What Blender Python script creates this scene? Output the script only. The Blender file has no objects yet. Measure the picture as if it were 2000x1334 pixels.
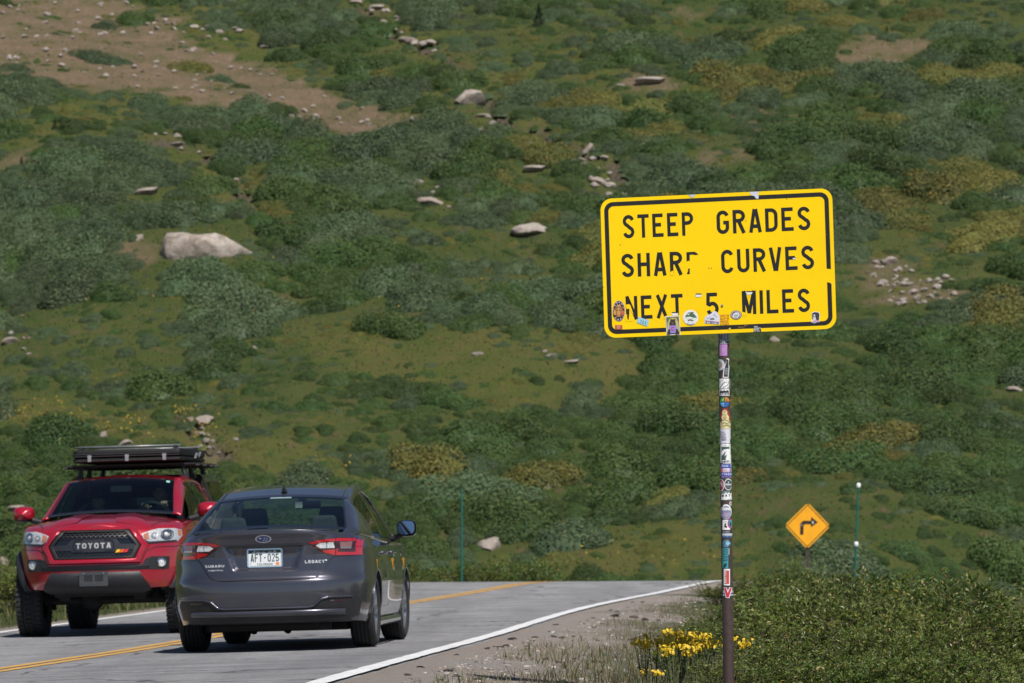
import bpy, bmesh, math, random
import numpy as np
from mathutils import Vector, Matrix, Euler

# ------------------------------------------------------------------ camera, sky, sun
SC = bpy.context.scene
COL = SC.collection
F, HX, HY = 7778.0, 1000.0, 1000.0           # focal length in photo pixels, centre column, horizon row
cam_d = bpy.data.cameras.new("camera")
cam = bpy.data.objects.new("camera", cam_d); COL.objects.link(cam)
cam.location = (0, 0, 0); cam.rotation_euler = (math.radians(90), 0, 0)
cam_d.sensor_width = 36; cam_d.lens = F/2000*36
cam_d.shift_y = (HY-667)/2000
cam_d.clip_start = 0.5; cam_d.clip_end = 3000
cam_d.dof.use_dof = True; cam_d.dof.focus_distance = 26.0; cam_d.dof.aperture_fstop = 7.0
SC.camera = cam

SUN_EL, SUN_AZ = math.radians(54), math.radians(24)     # azimuth measured from straight behind the camera towards its right
sun_dir = Vector((math.sin(SUN_AZ)*math.cos(SUN_EL), -math.cos(SUN_AZ)*math.cos(SUN_EL), math.sin(SUN_EL)))
w = bpy.data.worlds.new("World"); SC.world = w; w.use_nodes = True
nt = w.node_tree; bg = nt.nodes["Background"]
sky = nt.nodes.new("ShaderNodeTexSky"); sky.sky_type = 'NISHITA'; sky.sun_disc = False
sky.sun_elevation = SUN_EL; sky.sun_rotation = math.atan2(sun_dir.x, sun_dir.y); sky.altitude = 3300
nt.links.new(sky.outputs[0], bg.inputs[0]); bg.inputs[1].default_value = 0.055
ld = bpy.data.lights.new("sun", 'SUN'); ld.energy = 4.3; ld.angle = math.radians(0.5); ld.color = (1, .955, .9)
lo = bpy.data.objects.new("sun", ld); COL.objects.link(lo)
lo.rotation_euler = sun_dir.to_track_quat('Z', 'Y').to_euler(); lo.location = (20, -20, 60)
SC.view_settings.view_transform = 'Standard'; SC.view_settings.look = 'None'
SC.view_settings.exposure = 0.46; SC.view_settings.gamma = 1
SC.render.engine = 'CYCLES'
SC.cycles.use_denoising = True
SC.cycles.max_bounces = 8; SC.cycles.transparent_max_bounces = 12; SC.cycles.sample_clamp_indirect = 8

rnd = random.Random(7)
R = math.radians

def P(px, py, Y):
    return Vector(((px-HX)/F*Y, Y, (HY-py)/F*Y))

# ------------------------------------------------------------------ node materials
def _new(name):
    m = bpy.data.materials.new(name); m.use_nodes = True
    return m, m.node_tree, m.node_tree.nodes["Principled BSDF"]

def _set(b, **k):
    for n, v in k.items():
        n = {'rough': 'Roughness', 'metal': 'Metallic', 'coat': 'Coat Weight', 'coat_rough': 'Coat Roughness', 'spec': 'Specular IOR Level', 'trans': 'Transmission Weight', 'ior': 'IOR', 'alpha': 'Alpha'}[n]
        b.inputs[n].default_value = v

def _coord(t, kind='Object'):
    c = t.nodes.new("ShaderNodeTexCoord"); return c.outputs[kind]

def _noise(t, scale, detail=4, rough=.55, vec=None, lo=None, hi=None, stretch=None):
    n = t.nodes.new("ShaderNodeTexNoise"); n.inputs['Scale'].default_value = scale
    n.inputs['Detail'].default_value = detail; n.inputs['Roughness'].default_value = rough
    if vec is None: vec = _coord(t)
    if stretch:
        mp = t.nodes.new("ShaderNodeMapping"); mp.inputs['Scale'].default_value = stretch
        t.links.new(vec, mp.inputs[0]); vec = mp.outputs[0]
    t.links.new(vec, n.inputs['Vector'])
    o = n.outputs[0]
    if lo is not None:
        r = t.nodes.new("ShaderNodeMapRange"); r.inputs[1].default_value = lo; r.inputs[2].default_value = hi
        t.links.new(o, r.inputs[0]); o = r.outputs[0]
    return o

def _mix(t, fac, a, b, mode='MIX'):
    m = t.nodes.new("ShaderNodeMix"); m.data_type = 'RGBA'; m.blend_type = mode
    for s, v in ((0, fac), (6, a), (7, b)):
        if hasattr(v, 'links') or hasattr(v, 'is_output'): t.links.new(v, m.inputs[s])
        else: m.inputs[s].default_value = v if s == 0 else (v if len(v) == 4 else (*v, 1))
    return m.outputs[2]

def _math(t, op, a, b=None):
    m = t.nodes.new("ShaderNodeMath"); m.operation = op
    for s, v in ((0, a), (1, b)):
        if v is None: continue
        if hasattr(v, 'is_output'): t.links.new(v, m.inputs[s])
        else: m.inputs[s].default_value = v
    return m.outputs[0]

def _attr(t, name):
    a = t.nodes.new("ShaderNodeAttribute"); a.attribute_name = name; return a

def _bump(t, b, h, strength, dist):
    n = t.nodes.new("ShaderNodeBump"); n.inputs['Strength'].default_value = strength; n.inputs['Distance'].default_value = dist
    t.links.new(h, n.inputs['Height']); t.links.new(n.outputs[0], b.inputs['Normal'])

MATS = {}
def mat(name, col, var=0.0, scale=6, bump=0, **k):
    """plain principled surface with a little procedural variation of its own colour"""
    if name in MATS: return MATS[name]
    m, t, b = _new(name); _set(b, **k)
    if var:
        n = _noise(t, scale, 5, .6, lo=.3, hi=.7)
        c2 = tuple(max(0, min(1, c*(1-var))) for c in col); c1 = tuple(min(1, c*(1+var*.6)) for c in col)
        t.links.new(_mix(t, n, c2, c1), b.inputs['Base Color'])
        if bump: _bump(t, b, _noise(t, scale*6, 6, .65), bump, .01)
    else: b.inputs['Base Color'].default_value = (*col, 1)
    MATS[name] = m; return m

def glass_mat(name, tint, see, rough=.0):
    """tinted window glass: see-through share 'see', the rest a dark glossy coat that mirrors the place"""
    m, t, b = _new(name); t.nodes.remove(b); out = t.nodes["Material Output"]
    tr = t.nodes.new("ShaderNodeBsdfTransparent"); tr.inputs[0].default_value = (*[x*see for x in tint], 1)
    gl = t.nodes.new("ShaderNodeBsdfGlossy"); gl.inputs['Roughness'].default_value = rough
    ge = t.nodes.new("ShaderNodeNewGeometry"); dt = t.nodes.new("ShaderNodeVectorMath"); dt.operation = 'DOT_PRODUCT'
    t.links.new(ge.outputs['Normal'], dt.inputs[0]); t.links.new(ge.outputs['Incoming'], dt.inputs[1])
    c_ = _math(t, 'SUBTRACT', 1.0, _math(t, 'ABSOLUTE', dt.outputs['Value'])); p5 = _math(t, 'POWER', c_, 5.0)
    fr = _math(t, 'ADD', _math(t, 'MULTIPLY', p5, .95), .045)
    mx = t.nodes.new("ShaderNodeMixShader")
    t.links.new(fr, mx.inputs[0]); t.links.new(tr.outputs[0], mx.inputs[1]); t.links.new(gl.outputs[0], mx.inputs[2])
    t.links.new(mx.outputs[0], out.inputs[0]); MATS[name] = m; return m

def print_mat(name, rough=.45):
    """printed vinyl: takes its ink colour from the face-corner attribute 'Col'"""
    m, t, b = _new(name); _set(b, rough=rough)
    a = _attr(t, 'Col'); n = _noise(t, 60, 4, .6, lo=.2, hi=.8)
    t.links.new(_mix(t, n, a.outputs[0], _mix(t, .1, a.outputs[0], (.3, .28, .25))), b.inputs['Base Color'])
    MATS[name] = m; return m

# ------------------------------------------------------------------ mesh builder
class MB:
    def __init__(s): s.v = []; s.f = []; s.m = []; s.c = []
    def add(s, vs, fs, mi=0, col=None):
        o = len(s.v); s.v += [tuple(p) for p in vs]
        for f in fs: s.f.append(tuple(i+o for i in f)); s.m.append(mi); s.c.append(col)
    def box(s, c, d, mi=0, rot=None, col=None, taper=None):
        x, y, z = d[0]/2, d[1]/2, d[2]/2; tx, ty = taper or (1, 1)
        vs = [Vector((sx*x*(tx if sz > 0 else 1), sy*y*(ty if sz > 0 else 1), sz*z)) for sz in (-1, 1) for sx, sy in ((-1, -1), (1, -1), (1, 1), (-1, 1))]
        if rot is not None:
            M = rot if isinstance(rot, Matrix) else Euler(rot).to_matrix()
            vs = [M @ p for p in vs]
        vs = [p+Vector(c) for p in vs]
        s.add(vs, [(3, 2, 1, 0), (4, 5, 6, 7), (0, 1, 5, 4), (1, 2, 6, 5), (2, 3, 7, 6), (3, 0, 4, 7)], mi, col)
    def tube(s, pts, rad, n=8, mi=0, col=None, caps=True):
        pts = [Vector(p) for p in pts]; rad = rad if isinstance(rad, (list, tuple)) else [rad]*len(pts)
        vs = []; up = None
        for i, p in enumerate(pts):
            d = (pts[min(i+1, len(pts)-1)]-pts[max(i-1, 0)]).normalized()
            if up is None: up = d.orthogonal().normalized()
            up = (up-d*up.dot(d)).normalized(); sd = d.cross(up)
            vs += [p+(up*math.cos(a)+sd*math.sin(a))*rad[i] for a in (2*math.pi*k/n for k in range(n))]
        fs = [(i*n+k, i*n+(k+1) % n, (i+1)*n+(k+1) % n, (i+1)*n+k) for i in range(len(pts)-1) for k in range(n)]
        if caps: fs += [tuple(range(n-1, -1, -1)), tuple((len(pts)-1)*n+k for k in range(n))]
        s.add(vs, fs, mi, col)
    def lathe(s, prof, axis='z', n=32, c=(0, 0, 0), mi=0, col=None, close=False):
        """prof: list of (radius, offset along the axis)"""
        vs = []
        for r, h in prof:
            for k in range(n):
                a = 2*math.pi*k/n; x, y = r*math.cos(a), r*math.sin(a)
                vs.append(Vector((x, y, h) if axis == 'z' else (h, x, y) if axis == 'x' else (y, h, x))+Vector(c))
        m = len(prof)
        fs = [(i*n+k, i*n+(k+1) % n, ((i+1) % m)*n+(k+1) % n, ((i+1) % m)*n+k) for i in range(m if close else m-1) for k in range(n)]
        s.add(vs, fs, mi, col)
    def grid(s, rows, mi=0, col=None, closed=False):
        n = len(rows[0]); vs = [p for r in rows for p in r]
        q = n if closed else n-1
        s.add(vs, [(i*n+k, i*n+(k+1) % n, (i+1)*n+(k+1) % n, (i+1)*n+k) for i in range(len(rows)-1) for k in range(q)], mi, col)
    def prism(s, poly, h, mapf, mi=0, col=None):
        """polygon (u,v) pushed from depth 0 to h, mapf(u,v,depth)"""
        n = len(poly); a = [mapf(u, v, 0) for u, v in poly]; b = [mapf(u, v, h) for u, v in poly]
        s.add(a+b, [tuple(range(n-1, -1, -1)), tuple(range(n, 2*n))]+[(i, (i+1) % n, n+(i+1) % n, n+i) for i in range(n)], mi, col)
    def build(s, name, mats, parent=None, smooth=None, merge=False, loc=None):
        me = bpy.data.meshes.new(name); me.from_pydata([tuple(p) for p in s.v], [], s.f)
        mats = mats if isinstance(mats, (list, tuple)) else [mats]
        for m in mats: me.materials.append(m)
        me.polygons.foreach_set("material_index", s.m)
        if any(c is not None for c in s.c):
            ca = me.color_attributes.new("Col", 'FLOAT_COLOR', 'CORNER')
            for p, c in zip(me.polygons, s.c):
                c = c or (.5, .5, .5)
                for li in p.loop_indices: ca.data[li].color = (*c, 1)
        bm = bmesh.new(); bm.from_mesh(me)
        if merge: bmesh.ops.remove_doubles(bm, verts=bm.verts, dist=1e-5 if merge is True else merge)
        if merge: bmesh.ops.recalc_face_normals(bm, faces=bm.faces)
        bm.to_mesh(me); bm.free()
        if smooth is not None:
            me.polygons.foreach_set("use_smooth", [True]*len(me.polygons))
            if smooth < 179: me.set_sharp_from_angle(angle=R(smooth))
        me.update()
        o = bpy.data.objects.new(name, me); COL.objects.link(o)
        if parent is not None: o.parent = parent
        if loc is not None: o.location = loc
        return o

def empty(name, loc=(0, 0, 0), rot=(0, 0, 0)):
    o = bpy.data.objects.new(name, None); COL.objects.link(o); o.location = loc; o.rotation_euler = rot
    o.empty_display_size = .2; return o
def tag(o, label=None, cat=None, group=None, kind=None):
    if label: o['label'] = label
    if cat: o['category'] = cat
    if group: o['group'] = group
    if kind: o['kind'] = kind
    return o
def bake(o):
    """apply an object's modifiers to its mesh"""
    dg = bpy.context.evaluated_depsgraph_get(); dg.update()
    me = bpy.data.meshes.new_from_object(o.evaluated_get(dg)); o.modifiers.clear(); o.data = me; return o
def interp(x, xs, ys): return float(np.interp(x, xs, ys))
def smooth(a, b, x):
    t = max(0, min(1, (x-a)/(b-a))); return t*t*(3-2*t)

def clip_poly(poly, axis, lim, keep_less):
    out = []
    for i in range(len(poly)):
        p, q = poly[i], poly[(i+1) % len(poly)]
        a, b = p[axis]-lim, q[axis]-lim
        if keep_less: a, b = -a, -b
        if a >= 0: out.append(p)
        if (a >= 0) != (b >= 0):
            t = a/(a-b); out.append((p[0]+(q[0]-p[0])*t, p[1]+(q[1]-p[1])*t))
    return out
def conform(mb, poly, mapf, nu=8, nv=1, mi=0, col=None):
    """lay a flat polygon (u,v) over a curved surface: cut into cells, each mapped by mapf(u,v)"""
    us = [p[0] for p in poly]; vs = [p[1] for p in poly]
    for i in range(nu):
        a = min(us)+(max(us)-min(us))*i/nu; b = min(us)+(max(us)-min(us))*(i+1)/nu
        pl = clip_poly(clip_poly(poly, 0, a, False), 0, b, True) if nu > 1 else poly
        if len(pl) < 3: continue
        for j in range(nv):
            c = min(vs)+(max(vs)-min(vs))*j/nv; d = min(vs)+(max(vs)-min(vs))*(j+1)/nv
            q = clip_poly(clip_poly(pl, 1, c, False), 1, d, True) if nv > 1 else pl
            r = []
            for p in q:
                if not r or (abs(p[0]-r[-1][0])+abs(p[1]-r[-1][1])) > 1e-7: r.append(p)
            if len(r) > 2 and (abs(r[0][0]-r[-1][0])+abs(r[0][1]-r[-1][1])) < 1e-7: r.pop()
            if len(r) < 3: continue
            mb.add([mapf(u, v) for u, v in r], [tuple(range(len(r)))], mi, col)

def ell(cx, cy, rx, ry, n=24, a0=0, a1=360):
    full = abs(a1-a0) >= 360
    return [(cx+rx*math.cos(R(a0+(a1-a0)*k/(n if full else n-1))), cy+ry*math.sin(R(a0+(a1-a0)*k/(n if full else n-1)))) for k in range(n)]
def rrect(x0, y0, x1, y1, r, n=6):
    out = []
    for cx, cy, a in ((x1-r, y0+r, -90), (x1-r, y1-r, 0), (x0+r, y1-r, 90), (x0+r, y0+r, 180)):
        out += [(cx+r*math.cos(R(a+90*k/n)), cy+r*math.sin(R(a+90*k/n))) for k in range(n+1)]
    return out

# ------------------------------------------------------------------ stroke lettering
def ribbon(pts, w, closed=False):
    """flat ribbon of width w round a polyline: list of quads in (u,v), mitred corners and square ends"""
    n = len(pts); L, Rr = [], []
    for i, p in enumerate(pts):
        a = pts[i-1] if (i > 0 or closed) else None
        b = pts[(i+1) % n] if (i < n-1 or closed) else None
        ds = []
        for q, r in ((a, p), (p, b)):
            if q is None or r is None: continue
            dx, dy = r[0]-q[0], r[1]-q[1]; l = math.hypot(dx, dy) or 1e-9; ds.append((dx/l, dy/l))
        if len(ds) == 1: nx, ny, k = -ds[0][1], ds[0][0], 1
        else:
            nx, ny = -(ds[0][1]+ds[1][1]), ds[0][0]+ds[1][0]; l = math.hypot(nx, ny) or 1e-9; nx /= l; ny /= l
            k = 1/max(.8 if nx*-ds[0][1]+ny*ds[0][0] < .55 else .5, nx*-ds[0][1]+ny*ds[0][0])
        L.append((p[0]+nx*k*w/2, p[1]+ny*k*w/2)); Rr.append((p[0]-nx*k*w/2, p[1]-ny*k*w/2))
    m = n if closed else n-1
    return [[Rr[i], Rr[(i+1) % n], L[(i+1) % n], L[i]] for i in range(m)]

def _arc(cx, cy, rx, ry, a0, a1, n=12): return [(cx+rx*math.cos(R(a0+(a1-a0)*k/n)), cy+ry*math.sin(R(a0+(a1-a0)*k/n))) for k in range(n+1)]
def glyph(ch, t=.075, w=.56):
    """centre-line strokes of a letter, cap height 1, half stroke width t -> (advance, strokes)"""
    l, r, m = t, w-t, w/2; b, T = t, 1-t
    if ch == ' ': return w*.8, []
    if ch == 'I': return 2*t, [[(t, 0), (t, 1)]]
    if ch == '1': return .3, [[(.02, .8), (.22, 1-t)], [(.22, 0), (.22, 1)]]
    if ch == '.': return 2*t, [[(t, 0), (t, 2*t)]]
    if ch == '-': return .35, [[(0, .5), (.35, .5)]]
    if ch == "'": return 2*t, [[(t, .75), (t, 1)]]
    if ch == '*': return .22, [[(0, .5), (.2, .5)]]
    q = r-l; e = q/2
    G = {
     'A': [[(l-.1*t, 0), (m-.35*t, 1)], [(r+.1*t, 0), (m+.35*t, 1)], [(l+.13*q, .27), (r-.13*q, .27)]],
     'B': [[(l, 0), (l, 1)], [(l, T)]+_arc(r-.23, .76, .21, .24-t, 90, -90)+[(l, .52)], [(l, .52)]+_arc(r-.22, .27, .22, .27-t, 90, -90)+[(l, b)]],
     'C': [_arc(m, .72, e, .28-t, 15, 180)+_arc(m, .28, e, .28-t, 180, 345)],
     'D': [[(l, 0), (l, 1)], [(l, T)]+_arc(m-.02, .7, r-m+.02, .3-t, 90, 0)+_arc(m-.02, .3, r-m+.02, .3-t, 0, -90)+[(l, b)]],
     'E': [[(w-.04, T), (l, T), (l, b), (w-.02, b)], [(l, .52), (w-.13, .52)]],
     'F': [[(w-.02, T), (l, T), (l, 0)], [(l, .52), (w-.12, .52)]],
     'G': [_arc(m, .72, e, .28-t, 15, 180)+_arc(m, .28, e, .28-t, 180, 360)+[(r, .48), (m+.02, .48)]],
     'H': [[(l, 0), (l, 1)], [(r, 0), (r, 1)], [(l, .52), (r, .52)]],
     'J': [[(r, 1)]+_arc(m, .26, e, .26-t, 0, -170)],
     'K': [[(l, 0), (l, 1)], [(r, 1), (l, .4)], [(l+.12, .52), (r+.01, 0)]],
     'L': [[(l, 1), (l, b), (w-.02, b)]],
     'M': [[(l, 0), (l, 1)], [(r+.1, 0), (r+.1, 1)], [(l+.2*t, 1), (m+.05, .05)], [(m+.05, .05), (r+.1-.2*t, 1)]],
     'N': [[(l, 0), (l, 1)], [(r, 0), (r, 1)], [(l-.2*t, 1), (r+.2*t, 0)]],
     'O': [_arc(m, .7, e, .3-t, 0, 180)+_arc(m, .3, e, .3-t, 180, 360)+[(r, .7)]],
     'P': [[(l, 0), (l, 1)], [(l, T)]+_arc(r-.22, .73, .22, .27-t, 90, -90)+[(l, .535)]],
     'R': [[(l, 0), (l, 1)], [(l, T)]+_arc(r-.22, .73, .22, .27-t, 90, -90)+[(l, .535)], [(m-.02, .53), (r+.01, 0)]],
     'S': [_arc(m, .735, e, .265-t, 12, 250)+_arc(m, .265, e, .265-t, 70, -168)],
     'T': [[(0, T), (w, T)], [(m, T), (m, 0)]],
     'U': [[(l, 1), (l, .28)]+_arc(m, .28, e, .28-t, 180, 360)+[(r, 1)]],
     'V': [[(l-.1*t, 1), (m-.3*t, 0)], [(r+.1*t, 1), (m+.3*t, 0)]],
     'W': [[(l-.03, 1), (l+.1, 0)], [(l+.1, 0), (m, .8)], [(m, .8), (r-.1, 0)], [(r-.1, 0), (r+.03, 1)]],
     'X': [[(l, 0), (r, 1)], [(l, 1), (r, 0)]],
     'Y': [[(l, 1), (m, .45), (r, 1)], [(m, .48), (m, 0)]],
     'Z': [[(l-.02, T), (r, T), (l, b), (r+.02, b)]],
     '0': [_arc(m, .7, e, .3-t, 0, 180)+_arc(m, .3, e, .3-t, 180, 360)+[(r, .7)]],
     '2': [_arc(m, .72, e, .28-t, 165, -25)+[(l, b), (r+.03, b)]],
     '5': [[(r+.02, T), (l+.02, T), (l, .53)]+_arc(m, .31, e, .31-t, 128, -165)],
    }
    adv = w+.1 if ch == 'M' else w
    return adv, G[ch]
def text_polys(s, t=.075, w=.56, gap=.16):
    """quads of a word, cap height 1 -> (width, [(stroke number, quad)])"""
    x = 0; out = []
    for ch in s:
        a, st = glyph(ch, t, w)
        for k, pl in enumerate(st):
            for q in ribbon(pl, 2*t): out.append((k, [(p[0]+x, p[1]) for p in q]))
        x += a+gap
    return x-gap, out
def put_text(mb, s, mapf, ll, lr, h, t=.075, w=.56, gap=.16, mi=0, col=None, nu=1):
    """word from lower-left point ll to lower-right lr (u,v) with cap height h"""
    W, qs = text_polys(s, t, w, gap)
    dx, dy = (lr[0]-ll[0])/W, (lr[1]-ll[1])/W; l = math.hypot(dx, dy)
    nx, ny = -dy/l*h, dx/l*h
    for k, q in qs:
        conform(mb, [(ll[0]+dx*a+nx*b, ll[1]+dy*a+ny*b) for a, b in q], lambda u, v: mapf(u, v, k*.35), nu, 1, mi, col)
# ------------------------------------------------------------------ value noise in numpy
_rs = np.random.RandomState(3); _tab = _rs.rand(256, 256)
def vnoise(x, y):
    x = np.asarray(x, float); y = np.asarray(y, float)
    xi = np.floor(x).astype(int); yi = np.floor(y).astype(int); fx = x-xi; fy = y-yi
    fx = fx*fx*(3-2*fx); fy = fy*fy*(3-2*fy)
    g = lambda a, b: _tab[a % 256, b % 256]
    return (g(xi, yi)*(1-fx)+g(xi+1, yi)*fx)*(1-fy)+(g(xi, yi+1)*(1-fx)+g(xi+1, yi+1)*fx)*fy
def fbm(x, y, o=4):
    s = 0; a = .5
    for k in range(o): s = s+a*vnoise(np.asarray(x)*2**k+17*k, np.asarray(y)*2**k+5*k); a *= .5
    return s/(1-.5**o)
def sstep(a, b, x):
    t = np.clip((np.asarray(x, float)-a)/(b-a), 0, 1); return t*t*(3-2*t)

# ------------------------------------------------------------------ the road's line, and the ground
_Y = [-30, 10, 18, 26, 36.5, 40, 52, 62, 70, 75, 80, 86, 92, 97, 101, 400]
_X = [-3.6, -2.15, -1.75, -1.27, -.49, -.206, .936, 2.39, 3.6, 4.45, 5.5, 7.6, 12, 20, 34, 1200]
_Z = [-.62, -.97, -1.04, -1.117, -1.214, -1.243, -1.255, -1.2355, -1.206, -1.30, -1.44, -1.72, -2.2, -2.9, -4.0, -30]
_B = [.03, .0305, .0305, .0305, .0295, .0285, .027, .02, .011, .008, .008, .008, .008, .008, .008, .008]
def _curve(xs, ys, x):
    xs = np.array(xs, float); ys = np.array(ys, float); d = np.diff(ys)/np.diff(xs)
    m = np.zeros_like(ys); m[1:-1] = np.where(d[:-1]*d[1:] > 0, 2*d[:-1]*d[1:]/(d[:-1]+d[1:]+1e-12), 0); m[0], m[-1] = d[0], d[-1]
    x = np.clip(np.asarray(x, float), xs[0], xs[-1]); i = np.clip(np.searchsorted(xs, x)-1, 0, len(xs)-2)
    h = xs[i+1]-xs[i]; t = (x-xs[i])/h
    return (2*t**3-3*t**2+1)*ys[i]+(t**3-2*t**2+t)*h*m[i]+(-2*t**3+3*t**2)*ys[i+1]+(t**3-t**2)*h*m[i+1]
road_x = lambda Y: _curve(_Y, _X, Y)
def road_z(Y):
    s = 0
    for k in (-2, -1, 0, 1, 2): s = s+_curve(_Y, _Z, np.asarray(Y, float)+k*1.2)
    return s/5
road_b = lambda Y: _curve(_Y, _B, Y)
LANE = 3.25; WID = 2*LANE

def near_z(X, Y):
    X = np.asarray(X, float); Y = np.asarray(Y, float)
    sl = (road_x(Y+.3)-road_x(Y-.3))/.6; d = (X-road_x(Y))/np.sqrt(1+sl*sl); zr = np.maximum(road_z(Y), -5); b = road_b(Y)
    on = zr+b*np.clip(d, -WID-.5, .45)
    rd = np.maximum(d-.45, 0); ld = np.maximum(-WID-.5-d, 0)
    right = -.05*rd-.012*np.minimum(rd, 9)**2-.12*np.maximum(rd-9, 0)
    left = -.07*np.minimum(ld, 3)-.02*np.maximum(ld-3, 0)
    bumpy = .05*(fbm(X*1.3, Y*1.3)-.5)*np.clip(rd+ld, 0, 1)*2
    under = np.where((d > -WID-.1) & (d < -.15), -.07, -.012)
    return on+right+left+bumpy+under
HILL0 = 104.0
def hill_z(X, Y):
    X = np.asarray(X, float); Y = np.asarray(Y, float)
    b = -3.4+.355*(Y-HILL0+.10*X)
    # a low stony spur running down from the upper left, and shallow run-off gullies either side of it
    ax = (X+22)*.86-(Y-165)*-.32; spur = 1.6*np.exp(-(ax/7)**2)*sstep(125, 150, Y)
    und = 2.0*(fbm(X*.05+3, Y*.05)-.5)+.9*(fbm(X*.16, Y*.16+9)-.5)
    return b+spur+und
def ground_z(X, Y):
    a = near_z(X, Y); k = .9
    sl = (road_x(np.asarray(Y)+.3)-road_x(np.asarray(Y)-.3))/.6; ld = np.maximum(-WID-1.2-(X-road_x(Y))/np.sqrt(1+sl*sl), 0)
    h = np.where(np.asarray(Y) < 150, np.minimum(hill_z(X, Y), a+.75*ld-.3), hill_z(X, Y))
    t = np.clip((h-a)/k, -30, 30)
    return np.maximum(a+k*np.log1p(np.exp(t)), h)
def gz(x, y): return float(ground_z(x, y))
def hit(px, py, y0=86.0):
    """the point of the hillside seen in the direction of a photo pixel"""
    Y = np.arange(y0, 330, .1); X = (px-HX)/F*Y; Z = (HY-py)/F*Y
    i = np.argmax(ground_z(X, Y) > Z); return Vector((X[i], Y[i], Z[i]))
def to_px(X, Y, Z): return HX+F*X/Y, HY-F*Z/Y

# patches of the hillside, outlined over the photo and kept on the ground as an attribute
def in_poly(px, py, poly):
    ins = np.zeros(px.shape, bool); n = len(poly)
    for i in range(n):
        x0, y0 = poly[i]; x1, y1 = poly[(i+1) % n]
        c = ((y0 > py) != (y1 > py)) & (px < (x1-x0)*(py-y0)/((y1-y0) or 1e-9)+x0); ins ^= c
    return ins
SCREE = [(-500, -500), (120, -260), (215, -60), (262, 0), (400, 85), (500, 125), (640, 185), (760, 215), (850, 235), (760, 262), (660, 262), (560, 245), (430, 205), (300, 180), (180, 178), (60, 150), (-60, 145), (-400, 160)]
BARE = [([(1600, 95), (1700, 60), (1810, 70), (1800, 110), (1700, 130), (1620, 130)], 1), ([(1230, 140), (1310, 145), (1300, 172), (1235, 170)], 1),
        ([(1450, 205), (1560, 215), (1560, 250), (1400, 265), (1370, 245)], .8), ([(1350, 290), (1490, 285), (1480, 320), (1340, 320)], .7),
        ([(1630, 240), (1680, 245), (1660, 265), (1620, 260)], .8), ([(1450, 80), (1490, 85), (1480, 105), (1455, 100)], .7), ([(1320, 20), (1360, 22), (1350, 36), (1325, 36)], .7),
        ([(210, 470), (320, 465), (330, 510), (240, 525), (205, 500)], 1), ([(0, 290), (60, 300), (100, 335), (0, 335)], .9), ([(1700, 505), (1880, 545), (1860, 590), (1720, 590)], .9),
        ([(860, 545), (920, 540), (910, 570), (865, 565)], .8), ([(720, 610), (760, 610), (750, 635), (715, 630)], .8), ([(380, 860), (460, 870), (450, 905), (400, 900)], .8),
        ([(900, 400), (960, 420), (960, 450), (890, 440)], .4), ([(1230, 565), (1300, 575), (1290, 600), (1240, 600)], .5)]
MEADOW = [([(680, -10), (760, 0), (960, 150), (1060, 230), (1290, 360), (1240, 378), (1000, 262), (880, 172), (780, 112)], .9), ([(560, 640), (760, 650), (1010, 640), (1190, 655), (1300, 700), (1180, 790), (1000, 790), (800, 750), (640, 730)], 1),
          ([(0, 770), (120, 760), (260, 800), (420, 830), (640, 880), (760, 930), (740, 960), (560, 930), (430, 890), (200, 860), (0, 840)], 1),
          ([(900, 130), (1150, 90), (1250, 130), (1200, 170), (1000, 190), (950, 170)], .8), ([(230, 230), (480, 330), (600, 450), (560, 460), (440, 400), (330, 330), (200, 260)], .9),
          ([(1130, 1030), (1420, 1010), (1480, 1130), (1100, 1135)], 1), ([(660, 200), (860, 235), (1000, 250), (1010, 300), (900, 250), (760, 268)], .6),
          ([(250, -10), (420, 90), (640, 180), (700, 150), (560, 70), (430, 0)], .8), ([(1040, 240), (1200, 330), (1280, 370), (1200, 370), (1060, 300)], .5), ([(80, 560), (330, 600), (700, 610), (600, 650), (200, 640), (0, 600)], .25), ([(0, 200), (120, 185), (270, 195), (330, 240), (500, 270), (430, 330), (240, 310), (0, 290)], .75)]
GULLY = [[(265, 238), (330, 268), (400, 300), (455, 345), (520, 395), (570, 435), (610, 480)], [(690, 5), (740, 40), (800, 75), (860, 115), (915, 155), (960, 200), (1020, 240), (1100, 275), (1180, 320), (1250, 365)],
         [(355, 810), (385, 850), (430, 880), (445, 910)]]
def seg_dist(px, py, line, sy=1.0):
    d = np.full(px.shape, 1e9)
    for (x0, y0), (x1, y1) in zip(line[:-1], line[1:]):
        dx, dy = x1-x0, (y1-y0)*sy; t = np.clip(((px-x0)*dx+(py-y0)*sy*dy)/(dx*dx+dy*dy), 0, 1)
        d = np.minimum(d, np.hypot(px-x0-t*dx, (py-y0)*sy-t*dy))
    return d
def masks(X, Y):
    """soil, meadow and gully shares of hillside ground (0..1)"""
    X = np.asarray(X, float); Y = np.asarray(Y, float); Z = ground_z(X, Y)
    px, py = to_px(X, np.maximum(Y, 20), Z)
    wx = px+90*(fbm(X*.6, Y*.6)-.5)+60*(fbm(X*2.3, Y*2.3)-.5); wy = py+34*(fbm(X*.6+40, Y*.6)-.5)+24*(fbm(X*2.3+9, Y*2.3)-.5)
    soil = in_poly(wx, wy, SCREE)*(.62+.36*sstep(.35, .6, fbm(X*.9+60, Y*.9, 4)))
    for p, k in BARE: soil = np.maximum(soil, .85*k*in_poly(wx, wy, p)*(.55+.45*sstep(.4, .6, fbm(X*1.4, Y*1.4+20, 4))))
    mead = np.zeros(px.shape)
    for p, k in MEADOW: mead = np.maximum(mead, k*in_poly(wx, wy, p))
    gul = np.zeros(px.shape)
    for g in GULLY: gul = np.maximum(gul, 1-sstep(5, 15, seg_dist(wx, wy, g, 1.6)))
    far = Y > 92
    return soil*far, mead*far, gul*far

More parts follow.
